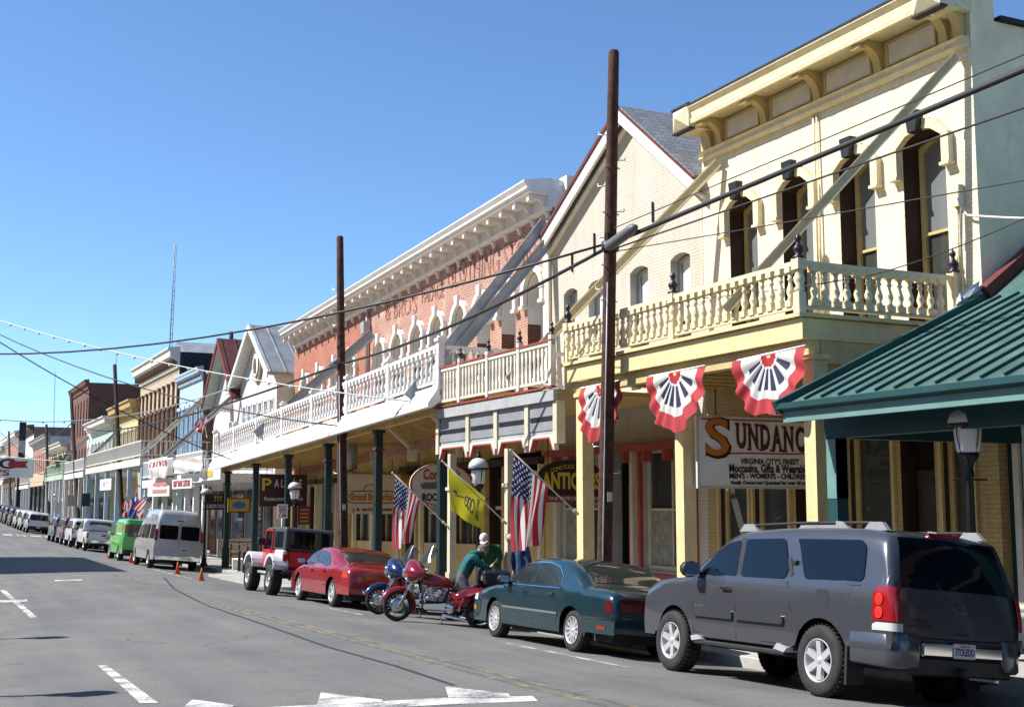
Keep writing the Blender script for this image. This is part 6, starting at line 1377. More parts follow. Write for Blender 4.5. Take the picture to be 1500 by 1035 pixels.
bx('bumper_strip', M_CHROME, -2.665, -2.64, -.7, .7, .56, .60, bev=0); c.patch('turn_light', [(2.38, .44), (2.38, .52), (2.52, .52), (2.53, .44)], M_AMBER, r, .008); c.patch('headlight', [(2.3, .62), (2.28, .74), (2.44, .72), (2.52, .62)], M_LWHITE, r, .008)
plate(r, -2.66, 0, .48)
# ---- 3. red sedan
M_REDCAR = carpaint('red_car_paint', (.33, .012, .018), .2, .25)
prof = [(2.45, .28), (2.56, .42), (2.52, .58), (2.38, .70), (1.9, .80), (1.5, .88), (1.15, .96), (.75, 1.18), (.35, 1.34), (0, 1.40), (-.5, 1.40), (-1.0, 1.31), (-1.45, 1.15), (-1.85, 1.02), (-2.05, .99), (-2.32, .97), (-2.45, .90), (-2.52, .72), (-2.55, .5), (-2.5, .36)]
r, c = sedan('parked_sedan', 'red sedan with small rear spoiler parked behind the lifted off-road vehicle', 29.55, 9.05, M_REDCAR, prof, .94, .90, (1.47, -1.40), .335, .225, ('spoke', 5, .07),
    [[(1.0, .95), (.55, 1.22), (.25, 1.31), (0, 1.33), (-.02, .95)], [(-.08, .95), (-.06, 1.335), (-.45, 1.33), (-.85, 1.23), (-1.1, 1.08), (-1.1, .98), (-1.0, .95)]], (-1.82, -1.0, 1.03, 1.32), (.35, 1.12, .97, 1.36), None, key='red')
for path in ([(1.06, .92), (1.03, .6), (.98, .33)], [(-.05, .93), (-.06, .6), (-.08, .31)], [(-1.12, .95), (-1.14, .75), (-.98, .5)], [(1.0, .52), (-1.0, .50)], [(-1.8, .50), (-2.5, .52)]): c.strip('panel_gap', path, .014, M_DARK, r)
handle(c, r, .15, .82, M_REDCAR, .16); handle(c, r, -.85, .84, M_REDCAR, .16); mirror(c, r, .9, 1.0, M_TRIM, (.12, .2, .13))
m = MB(); m.tube([(-2.2, .74, .99), (-2.3, .72, 1.06), (-2.33, .4, 1.085), (-2.34, 0, 1.09), (-2.33, -.4, 1.085), (-2.3, -.72, 1.06), (-2.2, -.74, .99)], .022, 6); m.build('spoiler', M_REDCAR, r)
c.patch('tail_light', [(-2.1, .72), (-2.12, .88), (-2.42, .87), (-2.48, .72)], flat('tail_orange_red', (.5, .06, .02), .12, coat=.6), r, .008, rnd=.06);  plate(r, -2.56, 0, .58)
# ---- 4. lifted jeep
r = place('parked_off_roader', 'lifted red and white off-road vehicle with grey hard top and big tyres', 'off-roader', 34.72, 2.37, 8.95, .80, 1.56)
M_JRED = carpaint('jeep_red', (.50, .012, .015), .0, .35); M_JTOP = paint('jeep_top', (.05, .06, .068), .6, .1); M_JWHITE = paint('jeep_silver_fender', (.62, .62, .66), .4, .05)
LZ = .22
def jb(name, mat, *a, bev=.03): return bx(name, mat, a[0], a[1], a[2], a[3], a[4]+LZ, a[5]+LZ, bev=bev)
jb('tub', M_JRED, -1.55, .55, -.72, .72, .52, 1.02); jb('rear_corner', M_JWHITE, -1.60, -.75, .60, .735, .56, 1.03); jb('rear_corner', M_JWHITE, -1.60, -.75, -.735, -.60, .56, 1.03); jb('tailgate', M_JRED, -1.62, -1.545, -.55, .55, .56, 1.02)
m = MB(); m.prism([(.55, .55+LZ), (1.75, .58+LZ), (1.78, .9+LZ), (.55, 1.04+LZ)], -.55, .55); m.build('hood', M_JRED, r, bevel=.04); jb('door', M_JRED, -.35, .5, .722, .745, .55, 1.01); jb('grille', M_JRED, 1.75, 1.8, -.5, .5, .55, .92)
m = MB(); m.prism([(.62, 1.02+LZ), (.40, 1.62+LZ), (.34, 1.62+LZ), (.54, 1.02+LZ)], -.70, .70); ws = m.build('windscreen_frame', M_JRED, r); m = MB(); m.prism([(.606, 1.08+LZ), (.42, 1.58+LZ), (.415, 1.58+LZ), (.60, 1.08+LZ)], -.62, .62); m.build('pane', M_CGLASS, ws)
m = MB(); m.prism([(.42, 1.58+LZ), (.40, 1.64+LZ), (-1.5, 1.67+LZ), (-1.58, 1.62+LZ), (-1.62, 1.03+LZ), (-.42, 1.03+LZ), (-.40, 1.58+LZ)], -.70, .70); top = m.build('hard_top', M_JTOP, r, bevel=.05)
for s_ in (1, -1):
    y0, y1 = sorted((s_*.702, s_*.712)); m = MB(); m.prism(roundpoly([(-.55, 1.10+LZ), (-.55, 1.54+LZ), (-1.40, 1.54+LZ), (-1.44, 1.10+LZ)], .07), y0, y1); m.build('side_window', M_CGLASS, top); m = MB(); m.prism([(.5, 1.04+LZ), (.34, 1.54+LZ), (-.36, 1.54+LZ), (-.36, 1.04+LZ)], y0-.02*s_, y1-.02*s_); m.build('side_window', M_CGLASS, r)
    m = MB(); m.bar((-.38, s_*.71, 1.0+LZ), (-.38, s_*.71, 1.58+LZ), .06, .05); m.bar((.55, s_*.71, 1.0+LZ), (.36, s_*.71, 1.58+LZ), .05, .05); m.bar((.36, s_*.71, 1.57+LZ), (-.4, s_*.71, 1.57+LZ), .05, .05); m.build('door_frame', M_JRED, r)
    for x in (1.185, -1.185):
        q = MB(); rr = .56; pts = [(x+rr*math.cos(R(t)), .46+LZ*.9+rr*.86*math.sin(R(t))) for t in range(8, 173, 15)]; p2 = [(x+(rr-.1)*math.cos(R(t)), .46+LZ*.9+(rr-.1)*.86*math.sin(R(t))) for t in range(172, 7, -15)]; q.prism(pts+p2, *sorted((s_*.56, s_*.98))); q.prism(pts[:1]+pts[2:-2]+pts[-1:], *sorted((s_*.955, s_*.985))) if False else None; fl = q.build('fender_flare', M_JWHITE, r)
        for k in range(3): bq = MB(); bq.box(x-.44-.02*k, x-.36-.02*k, *sorted((s_*.981, s_*.984)), .60+LZ+k*.09-.1, .64+LZ+k*.09-.1); bq.build('vent_slot', M_DARK, fl)
    m = MB(); m.cyl((-.6, s_*.78, .42+LZ*.7), (.6, s_*.78, .42+LZ*.7), .045, n=8); m.build('side_step', M_ALU, r)
    m = MB(); m.box(.42, .52, *sorted((s_*.74, s_*.95)), 1.12+LZ, 1.34+LZ); m.build('mirror', M_TRIM, r, bevel=.03)
    m = MB(); m.box(-1.635, -1.60, *sorted((s_*.60, s_*.72)), .74+LZ, .92+LZ); m.build('tail_light', M_LRED, r)
m = MB(); m.prism(roundpoly([(-.58, 1.10+LZ), (.58, 1.10+LZ), (.55, 1.56+LZ), (-.55, 1.56+LZ)], .08), -1.635, -1.62, 'yz'); m.build('rear_window', M_CGLASS, r); jb('rear_bumper', M_TRIM, -1.80, -1.6, -.72, .72, .36, .5); jb('front_bumper', M_TRIM, 1.8, 1.95, -.72, .72, .42, .56); jb('underbody', M_INT, -1.5, 1.7, -.5, .5, .25, .56, bev=0)
wheels(r, 'jeep', (1.185, -1.185), 1.62, .42, .32, .21, ('steel',), M_ALU)
# ---- vans and distant vehicles
def boxvan(name, label, y_rear, dleft, paintm, wb, prof, hw, belt, sill, wr, wins, rears, tumble=.10, cat='van', tails=(.0, 0), rim=.19, key='van', high=None, detail=True, style=('spoke', 6, .06), bed=None, lights=True, halfw=None, bumper=M_CHROME):
    r = place(name, label, cat, y_rear, wb, dleft, hw-.12, 2*hw-.3); ax = (wb/2, -wb/2)
    c = Car(prof, hw, belt, sill, ax, wr, tumble, .10, .03, .03, None, .07, wr*1.18, 6, .5); c.body(paintm, r)
    for w_ in wins: c.patch('side_window', w_, M_CGLASS, r, .012, rnd=.06)
    xr = c.xr
    for (y0, y1, z0_, z1_) in rears:
        m = MB(); xa = min(x for x, z in c.p if abs(z-(z0_)) < .15)-.006; xb = min(x for x, z in c.p if abs(z-z1_) < .15)-.006
        pp = roundpoly([(y0, z0_), (y1, z0_), (y1, z1_), (y0, z1_)], .07); m.poly([(xa+(xb-xa)*(z-z0_)/(z1_-z0_)-.03, y, z) for y, z in pp]); m.build('rear_window', M_CGLASS, r)
    if lights:
        z0_, z1_ = tails
        for s_ in (1, -1):
            xa = min(x for x, z in c.p if abs(z-z0_) < .25); m = MB(); m.box(xa-.03, xa+.10, *sorted((s_*(c.W(xa+.05, z0_)-.10), s_*(c.W(xa+.05, z0_)+.012))), z0_, z1_); m.build('tail_light', M_LRED, r)
    bx('rear_bumper', bumper, xr-.08, xr+.15, -hw+.08, hw-.08, sill+.02, sill+.20, p=r); plate(r, xr-.085 if bumper is not M_CHROME else xr-.04, 0 if bumper is not M_CHROME else -.25, sill+.12 if bumper is not M_CHROME else belt*.72)
    mirror(c, r, ax[0]-.35, belt+.12, M_TRIM, (.12, .2, .2)); wheels(r, key, ax, 2*hw-.28, wr, .24, rim, style)
    for x in (ax[0]-.45, ax[0]-1.45): c.strip('panel_gap', [(x, belt), (x, sill+.08)], .012, M_DARK, r)
    return r, c
M_SILV = carpaint('silver_paint', (.46, .45, .43), .3, .35); M_GREENV = carpaint('lime_green_paint', (.08, .46, .05), .0, .35); M_WCAR = carpaint('white_car_paint', (.66, .67, .68), .0, .35); M_BLUEG = carpaint('blue_grey_paint', (.10, .14, .20), .4, .35); M_BLKCAR = carpaint('black_car_paint', (.012, .012, .016), .2, .3); M_MAROON = carpaint('maroon_car_paint', (.14, .02, .04), .3, .3)
vp = [(2.55, .40), (2.72, .55), (2.70, .85), (2.52, 1.05), (2.0, 1.14), (1.75, 1.2), (1.35, 1.62), (1.1, 1.92), (.7, 2.15), (.2, 2.34), (-.8, 2.40), (-2.0, 2.40), (-2.45, 2.34), (-2.62, 2.05), (-2.70, 1.55), (-2.76, 1.05), (-2.78, .45)]
r, c = boxvan('parked_van', 'silver high top conversion van with two dark rear door windows', 53.4, 8.75, M_SILV, 3.43, vp, 1.0, 1.15, .36, .35, [[(1.3, 1.2), (1.0, 1.70), (.75, 1.76), (.62, 1.76), (.62, 1.2)], [(.45, 1.2), (.45, 1.78), (-.35, 1.78), (-.35, 1.2)], [(-.5, 1.2), (-.5, 1.78), (-1.3, 1.78), (-1.3, 1.2)], [(-1.55, 1.2), (-1.55, 1.78), (-2.35, 1.78), (-2.4, 1.2)]], [(-.80, -.06, 1.22, 1.78), (.06, .80, 1.22, 1.78)], tails=(1.15, 1.6))
m = MB(); m.box(-2.795, -2.785, -.006, .006, .62, 1.9); m.build('door_seam', M_DARK, r); bx('high_brake_light', M_LRED, -2.70, -2.66, -.14, .14, 1.95, 2.0, p=r); c.patch('roof_vent', [(-.9, 2.0), (-.9, 2.2), (-2.2, 2.2), (-2.2, 2.0)], M_SILV, r, .02, rnd=.06)
gp = [(2.3, .38), (2.42, .5), (2.40, .82), (2.2, 1.0), (1.75, 1.1), (1.3, 1.5), (.95, 1.80), (.5, 1.92), (-.6, 1.96), (-2.1, 1.93), (-2.3, 1.85), (-2.42, 1.4), (-2.46, 1.0), (-2.48, .42)]
r, c = boxvan('parked_van', 'lime green panel van with small logo in front of the silver van', 61.6, 8.75, M_GREENV, 2.85, gp, .95, 1.1, .34, .33, [[(1.35, 1.14), (1.0, 1.60), (.70, 1.70), (.45, 1.7), (.45, 1.14)]], [(-.74, -.05, 1.15, 1.72), (.05, .74, 1.15, 1.72)], tails=(1.3, 1.7), bumper=M_TRIM)
c.patch('logo', [(-1.1, 1.45), (-1.1, 1.7), (-1.35, 1.75), (-1.6, 1.7), (-1.6, 1.45)], S_ORG, r, .012, rnd=.08); c.patch('logo_band', [(-.3, 1.2), (-.3, 1.3), (-1.9, 1.3), (-1.9, 1.2)], M_WCAR, r, .01); c.patch('logo', [(1.2, .75), (1.2, 1.0), (.9, 1.0), (.9, .75)], M_WCAR, r, .012)
def pickup(label, y_rear, dleft, paintm, cap=False):
    pp = [(2.6, .42), (2.74, .6), (2.72, .95), (2.55, 1.1), (2.0, 1.18), (1.45, 1.24), (1.05, 1.55), (.75, 1.78), (.4, 1.84), (-.4, 1.84), (-.62, 1.74), (-.72, 1.25), (-.75, 1.12), (-2.6, 1.12), (-2.66, 1.06), (-2.70, .7), (-2.68, .55)]
    r, c = boxvan('parked_pickup', label, y_rear, dleft, paintm, 3.5, pp, .98, 1.2, .48, .38, [[(1.0, 1.26), (.72, 1.62), (.45, 1.72), (.28, 1.72), (.28, 1.26)], [(.15, 1.26), (.15, 1.72), (-.42, 1.72), (-.52, 1.26)]], [], tails=(.78, 1.1), cat='pickup', rim=.2)
    m = MB(); m.box(-2.55, -.85, -.80, .80, 1.13, 1.18); m.build('bed_cover', M_TRIM, r); m = MB(); m.poly([(-.70, y, z) for y, z in roundpoly([(-.66, 1.28), (.66, 1.28), (.6, 1.7), (-.6, 1.7)], .06)]); m.build('rear_window', M_CGLASS, r); m = MB(); m.box(-2.735, -2.70, -.12, .12, .92, 1.0); m.build('tailgate_handle', M_TRIM, r); return r
def suv(label, y_rear, dleft, paintm, key='far'):
    pp = [(2.25, .42), (2.36, .6), (2.34, .9), (2.1, 1.06), (1.3, 1.14), (.9, 1.5), (.5, 1.72), (.0, 1.78), (-1.5, 1.78), (-2.0, 1.72), (-2.15, 1.5), (-2.26, 1.05), (-2.30, .5)]
    return boxvan('parked_suv', label, y_rear, dleft, paintm, 2.8, pp, .93, 1.1, .42, .36, [[(.95, 1.14), (.62, 1.48), (.4, 1.6), (.2, 1.64), (.2, 1.14)], [(.1, 1.14), (.1, 1.64), (-.8, 1.64), (-.85, 1.14)], [(-1.0, 1.14), (-.95, 1.64), (-1.8, 1.62), (-1.95, 1.14)]], [(-.72, .72, 1.12, 1.58)], tails=(.85, 1.2), cat='suv', key='suvfar', bumper=M_TRIM)
pickup('white pickup truck with dark bed cover ahead of the green van', 76.4, 8.95, M_WCAR)
suv('white suv with dark roof ahead of the white pickup', 83.2, 8.9, M_WCAR); suv('maroon suv squeezed between white and blue grey ones', 88.4, 8.9, M_MAROON); suv('blue grey suv leading the row before the red kerb', 93.4, 8.85, M_BLUEG)
suv('white suv seen from behind at the far red kerb', 116.4, 8.95, M_WCAR); suv('white and dark suv ahead of the far white one', 122.6, 8.9, M_WCAR); suv('small white car in the far row', 129, 8.9, M_WCAR); suv('maroon van in the far row', 135.6, 8.85, M_MAROON); suv('dark green suv in the far row', 143, 8.85, carpaint('green_far', (.03, .06, .05), .3, .3)); suv('black car in the far row', 150, 8.9, M_BLKCAR); suv('maroon car at the far left edge', 157.5, 8.9, M_MAROON); suv('pale car at the far left edge', 166, 8.9, M_SILV)
# ------------------------------------------------------------------ motor trike and motorcycle (local frame: x forward, y left, z up)
def moto(label, front, head, col_m, trike, name, scr=(.0, 0)):
    wb = 1.66; h = Vector((math.cos(head), math.sin(head), 0)); rear = Vector((front.x, front.y, 0))-h*wb
    zf, zr = gz(front.x, front.y), gz(rear.x, rear.y)
    r = thing(name, label, 'motorcycle', (rear.x, rear.y, zr), (0 if trike else R(-4), -math.atan((zf-zr)/wb), head), 'touring motorcycles')
    R_, rw = .315, .06
    def spoked(x, y, rr, tw, ns=18, steer=0, nm='wheel'):
        m = MB(); m.lathe([(rr*.76, -tw*.8), (rr*.9, -tw), (rr*.98, -tw*.6), (rr, 0), (rr*.98, tw*.6), (rr*.9, tw), (rr*.76, tw*.8), (rr*.72, 0), (rr*.76, -tw*.8)], 30, ax='y', caps=False); o = ob(nm, m.mesh('tyre', M_TYRE), r, (x, y, rr), (0, 0, steer))
        m = MB(); m.lathe([(rr*.77, -tw*.6), (rr*.80, -tw*.75), (rr*.74, -tw*.3), (rr*.74, tw*.3), (rr*.80, tw*.75), (rr*.77, tw*.6)], 30, ax='y', caps=False); m.cyl((0, -.06, 0), (0, .06, 0), .04, n=10)
        for i in range(ns): t = 2*math.pi*i/ns; m.cyl((.03*math.cos(t), (-1)**i*.04, .03*math.sin(t)), (rr*.75*math.cos(t), 0, rr*.75*math.sin(t)), .006, n=4, caps=False)
        ob('rim', m.mesh('rim', M_CHROME), o)
        m = MB()
        for s_ in (1, -1): m.lathe([(.06, s_*.06), (.145, s_*.062), (.145, s_*.068), (.06, s_*.07)], 20, ax='y', caps=False)
        ob('brake_disc', m.mesh('brake_disc', M_STEEL), o); return o
    st = R(14) if trike else R(8)
    spoked(wb, 0, R_, rw, steer=st)
    # front fender
    m = MB(); m.smooth = True
    def fend(u, v):
        a = R(200-175*u); ww = .085*(1-(2*v-1)**2*.0); y = (v-.5)*.18; rr = R_+.045+.03*(1-(2*v-1)**2)-.05*abs(2*v-1)**3; return (rr*math.cos(a), y, rr*math.sin(a))
    m.grid(fend, 16, 8); o = ob('front_fender', m.mesh('front_fender', col_m), r, (wb, 0, R_), (0, 0, st))
    m = MB(); m.tube([(R_*.95+.06, .095, .12), (R_+.09, 0, .18), (R_*.95+.06, -.095, .12)], .014, 5); m.build('fender_trim', M_CHROME, o)
    # fork
    for s_ in (1, -1):
        m = MB(); m.cyl((wb, s_*.105, R_), (wb-.16, s_*.105, R_+.30), .032, .03, 10); m.cyl((wb-.16, s_*.105, R_+.30), (wb-.36, s_*.1, R_+.66), .024, n=8); m.build('fork_leg', M_CHROME, r)
    # batwing fairing with screen
    m = MB(); m.smooth = True
    secs = [(.33, .10, .09), (.31, .22, .17), (.25, .33, .23), (.14, .42, .25), (.02, .46, .20), (-.1, .48, .09)]
    n = 20
    for (dx, rr, hz) in secs:
        for i in range(n): t = 2*math.pi*i/n; k = 1+.18*math.cos(2*t); m.v.append((wb-.42+dx, rr*k*math.cos(t), 1.0+hz*math.sin(t)*(1.15 if math.sin(t) > 0 else .85)))
    for a in range(len(secs)-1):
        for i in range(n): j = (i+1) % n; m.face((a*n+i, a*n+j, (a+1)*n+j, (a+1)*n+i))
    m.face(list(range(n))); m.face(list(range((len(secs)-1)*n, len(secs)*n))[::-1]); fa = m.build('fairing', col_m, r)
    m = MB(); m.lathe([(.095, 0), (.10, .05), (.085, .07), (0, .085)], 16, (wb-.12, 0, .99), 'x'); m.build('headlight', M_CHROME, fa)
    for s_ in (1, -1): m = MB(); m.lathe([(.05, 0), (.05, .04), (0, .055)], 10, (wb-.17, s_*.22, .86), 'x'); m.build('turn_light', M_CHROME, fa)
    m = MB(); m.smooth = True; m.grid(lambda u, v: (wb-.36-.22*u-.18*(2*v-1)**2, (v-.5)*(.66-.22*u*u), 1.20+.40*u-.12*u*abs(2*v-1)**3), 8, 14); sc = m.mesh('screen', M_SCREEN); sm_ = ob('windscreen', sc, fa); 
    # bars, tank, seat, engine, pipes
    m = MB(); m.tube([(wb-.62, .42, 1.06), (wb-.5, .34, 1.12), (wb-.42, .12, 1.04), (wb-.42, -.12, 1.04), (wb-.5, -.34, 1.12), (wb-.62, -.42, 1.06)], .016, 6); m.build('handlebar', M_CHROME, r)
    m = MB(); m.smooth = True
    for (x, rr, hz, zc) in ((wb-.42, .05, .07, .90), (wb-.52, .14, .13, .88), (wb-.75, .17, .14, .87), (wb-1.0, .12, .10, .84), (wb-1.1, .05, .05, .82)):
        for i in range(14): t = 2*math.pi*i/14; m.v.append((x, rr*math.cos(t), zc+hz*math.sin(t)))
    for a in range(4):
        for i in range(14): j = (i+1) % 14; m.face((a*14+i, a*14+j, (a+1)*14+j, (a+1)*14+i))
    m.build('tank', col_m, r)
    if not trike or True:
        m = MB(); m.smooth = True
        for (x, rr, z0_, z1_) in ((wb-1.02, .08, .78, .84), (wb-1.15, .17, .68, .78), (wb-1.35, .19, .66, .75), (wb-1.5, .17, .70, .86), (wb-1.62, .16, .78, .93), (wb-1.85, .14, .82, .92)):
            for i in range(12): t = 2*math.pi*i/12; m.v.append((x, rr*math.cos(t), (z0_+z1_)/2+(z1_-z0_)*.6*math.sin(t)))
        for a in range(5):
            for i in range(12): j = (i+1) % 12; m.face((a*12+i, a*12+j, (a+1)*12+j, (a+1)*12+i))
        m.build('seat', M_TRIM, r)
    m = MB(); m.box(wb-1.05, wb-.55, -.14, .14, .24, .46); m.build('crankcase', M_BLACK, r, bevel=.03)
    for a, s_ in ((-22, 0), (22, 0)):
        q = MB(); t = R(a)
        for k in range(8): q.lathe([(.085, k*.032), (.10, k*.032+.008), (.10, k*.032+.02), (.085, k*.032+.028)], 14)
        q.lathe([(.09, .26), (.1, .30), (.06, .34)], 12); o = ob('cylinder', q.mesh('cylinder', M_CHROME if a > 0 else M_STEEL), r, (wb-.80+.06*(-1 if a < 0 else 1), 0, .44), (0, t, 0))
    m = MB(); m.lathe([(.13, 0), (.14, .03), (.11, .06), (0, .075)], 20, (wb-1.10, .17, .34), 'y'); m.build('clutch_cover', M_CHROME, r); m = MB(); m.prism(roundpoly([(wb-1.2, .24), (wb-.52, .28), (wb-.5, .40), (wb-1.2, .46)], .08), .14, .175); m.build('primary_cover', M_CHROME, r, bevel=.01)
    m = MB(); m.lathe([(.09, .16), (.095, .2), (0, .21)], 14, (wb-.80, 0, .62), 'y'); m.build('air_cleaner', M_CHROME, r)
    m = MB(); m.tube([(wb-.6, -.12, .6), (wb-.45, -.16, .4), (wb-.7, -.2, .25), (wb-1.6, -.24, .26), (wb-2.0, -.24, .28)], .04, 8); m.build('exhaust', M_CHROME, r)
    m = MB(); m.tube([(wb-.38, .0, .86), (wb-.5, .15, .5), (wb-.52, .16, .24), (wb-1.2, .16, .18)], .022, 6); m.tube([(wb-.38, 0, .86), (wb-.5, -.15, .5), (wb-.52, -.16, .24), (wb-1.2, -.16, .18)], .022, 6); m.build('frame', M_BLACK, r); m = MB(); m.tube([(wb-.45, .1, .36), (wb-.42, .3, .42), (wb-.45, .32, .6), (wb-.5, .12, .68)], .016, 6); m.build('engine_guard', M_CHROME, r)
    for s_ in (1, -1): m = MB(); m.prism(roundpoly([(wb-.98, s_*.2), (wb-.6, s_*.2), (wb-.6, s_*.34), (wb-.98, s_*.34)], .05), .26, .285, 'xy'); m.build('footboard', M_CHROME, r)
    m = MB(); m.cyl((wb-.85, .14, .26), (wb-.95, .28, .0), .012, n=6); m.build('kickstand', M_STEEL, r)
    if trike:
        for s_ in (1, -1):
            spoked(-.02, s_*.56, .315, .10, 8)
            m = MB(); m.smooth = True; m.grid(lambda u, v: (-.02+(.44+.02*math.sin(v*3.1))*math.cos(R(-5+190*u)), s_*(.36+.36*v), .36+(.36+.05*math.sin(v*3.14))*math.sin(R(-5+190*u))), 16, 8); m.build('rear_fender', col_m, r)
        m = MB(); m.smooth = True; secs = [(.62, .26, .40, .62), (.42, .38, .34, .72), (.2, .42, .32, .80), (-.3, .44, .32, .84), (-.55, .42, .36, .80), (-.62, .3, .42, .7)]
        for (x, hw_, z0_, z1_) in secs:
            for i in range(16): t = 2*math.pi*i/16; m.v.append((x, hw_*math.copysign(abs(math.cos(t))**.5, math.cos(t)), (z0_+z1_)/2+(z1_-z0_)/2*math.copysign(abs(math.sin(t))**.5, math.sin(t))))
        for a in range(5):
            for i in range(16): j = (i+1) % 16; m.face((a*16+i, a*16+j, (a+1)*16+j, (a+1)*16+i))
        m.face(list(range(16))); m.face(list(range(80, 96))[::-1]); m.build('rear_body', col_m, r)
        m = MB(); m.prism(roundpoly([(-.62, .86), (-.05, .86), (0, 1.16), (-.58, 1.2)], .08), -.33, .33); m.build('top_trunk', M_BLKCAR, r, bevel=.05); m = MB(); m.prism(roundpoly([(.02, .9), (.1, .92), (.08, 1.2), (0, 1.2)], .03), -.26, .26); m.build('passenger_backrest', M_TRIM, r, bevel=.03)
        for s_ in (1, -1):
            m = MB(); m.tube([(.75, s_*.42, .22), (.3, s_*.5, .16), (.2, s_*.6, .15)], .03, 8); m.build('side_rail', M_CHROME, r); m = MB(); m.prism([(.36, .52), (.36, .64), (.24, .66), (.24, .54)], *sorted((s_*.70, s_*.735))); m.build('side_marker', M_LRED, r)
    else:
        spoked(0, 0, .31, .07, 16)
        m = MB(); m.smooth = True; m.grid(lambda u, v: (.37*math.cos(R(20+170*u)), (v-.5)*.24, .31+.38*math.sin(R(20+170*u))-.03*(2*v-1)**2), 14, 6); m.build('rear_fender', col_m, r)
        for s_ in (1, -1): m = MB(); m.prism(roundpoly([(-.45, .34), (.22, .36), (.2, .64), (-.42, .66)], .1), *sorted((s_*.17, s_*.37))); m.build('saddlebag', col_m, r, bevel=.05)
    return r
M_SCREEN = flat('screen_tint', (.03, .04, .06), .12, spec=.25, ior=1.5); MATS['screen_tint'].node_tree.nodes['Principled BSDF'].inputs['Alpha'].default_value = .5; M_MCRED = carpaint('cherry_red_paint', (.26, .008, .016), .3, .18); M_MCBLUE = carpaint('royal_blue_paint', (.010, .025, .10), .35, .2)
fr = atg(580, 909); HEAD = math.atan2(.34, -.94)
trike = moto('cherry red touring trike with front wheel turned into the street', fr, HEAD, M_MCRED, True, 'motor_trike')
fr2 = atg(553, 899); moto('blue touring motorcycle half hidden behind the red trike', fr2, math.atan2(.22, -.97), M_MCBLUE, False, 'touring_motorcycle')
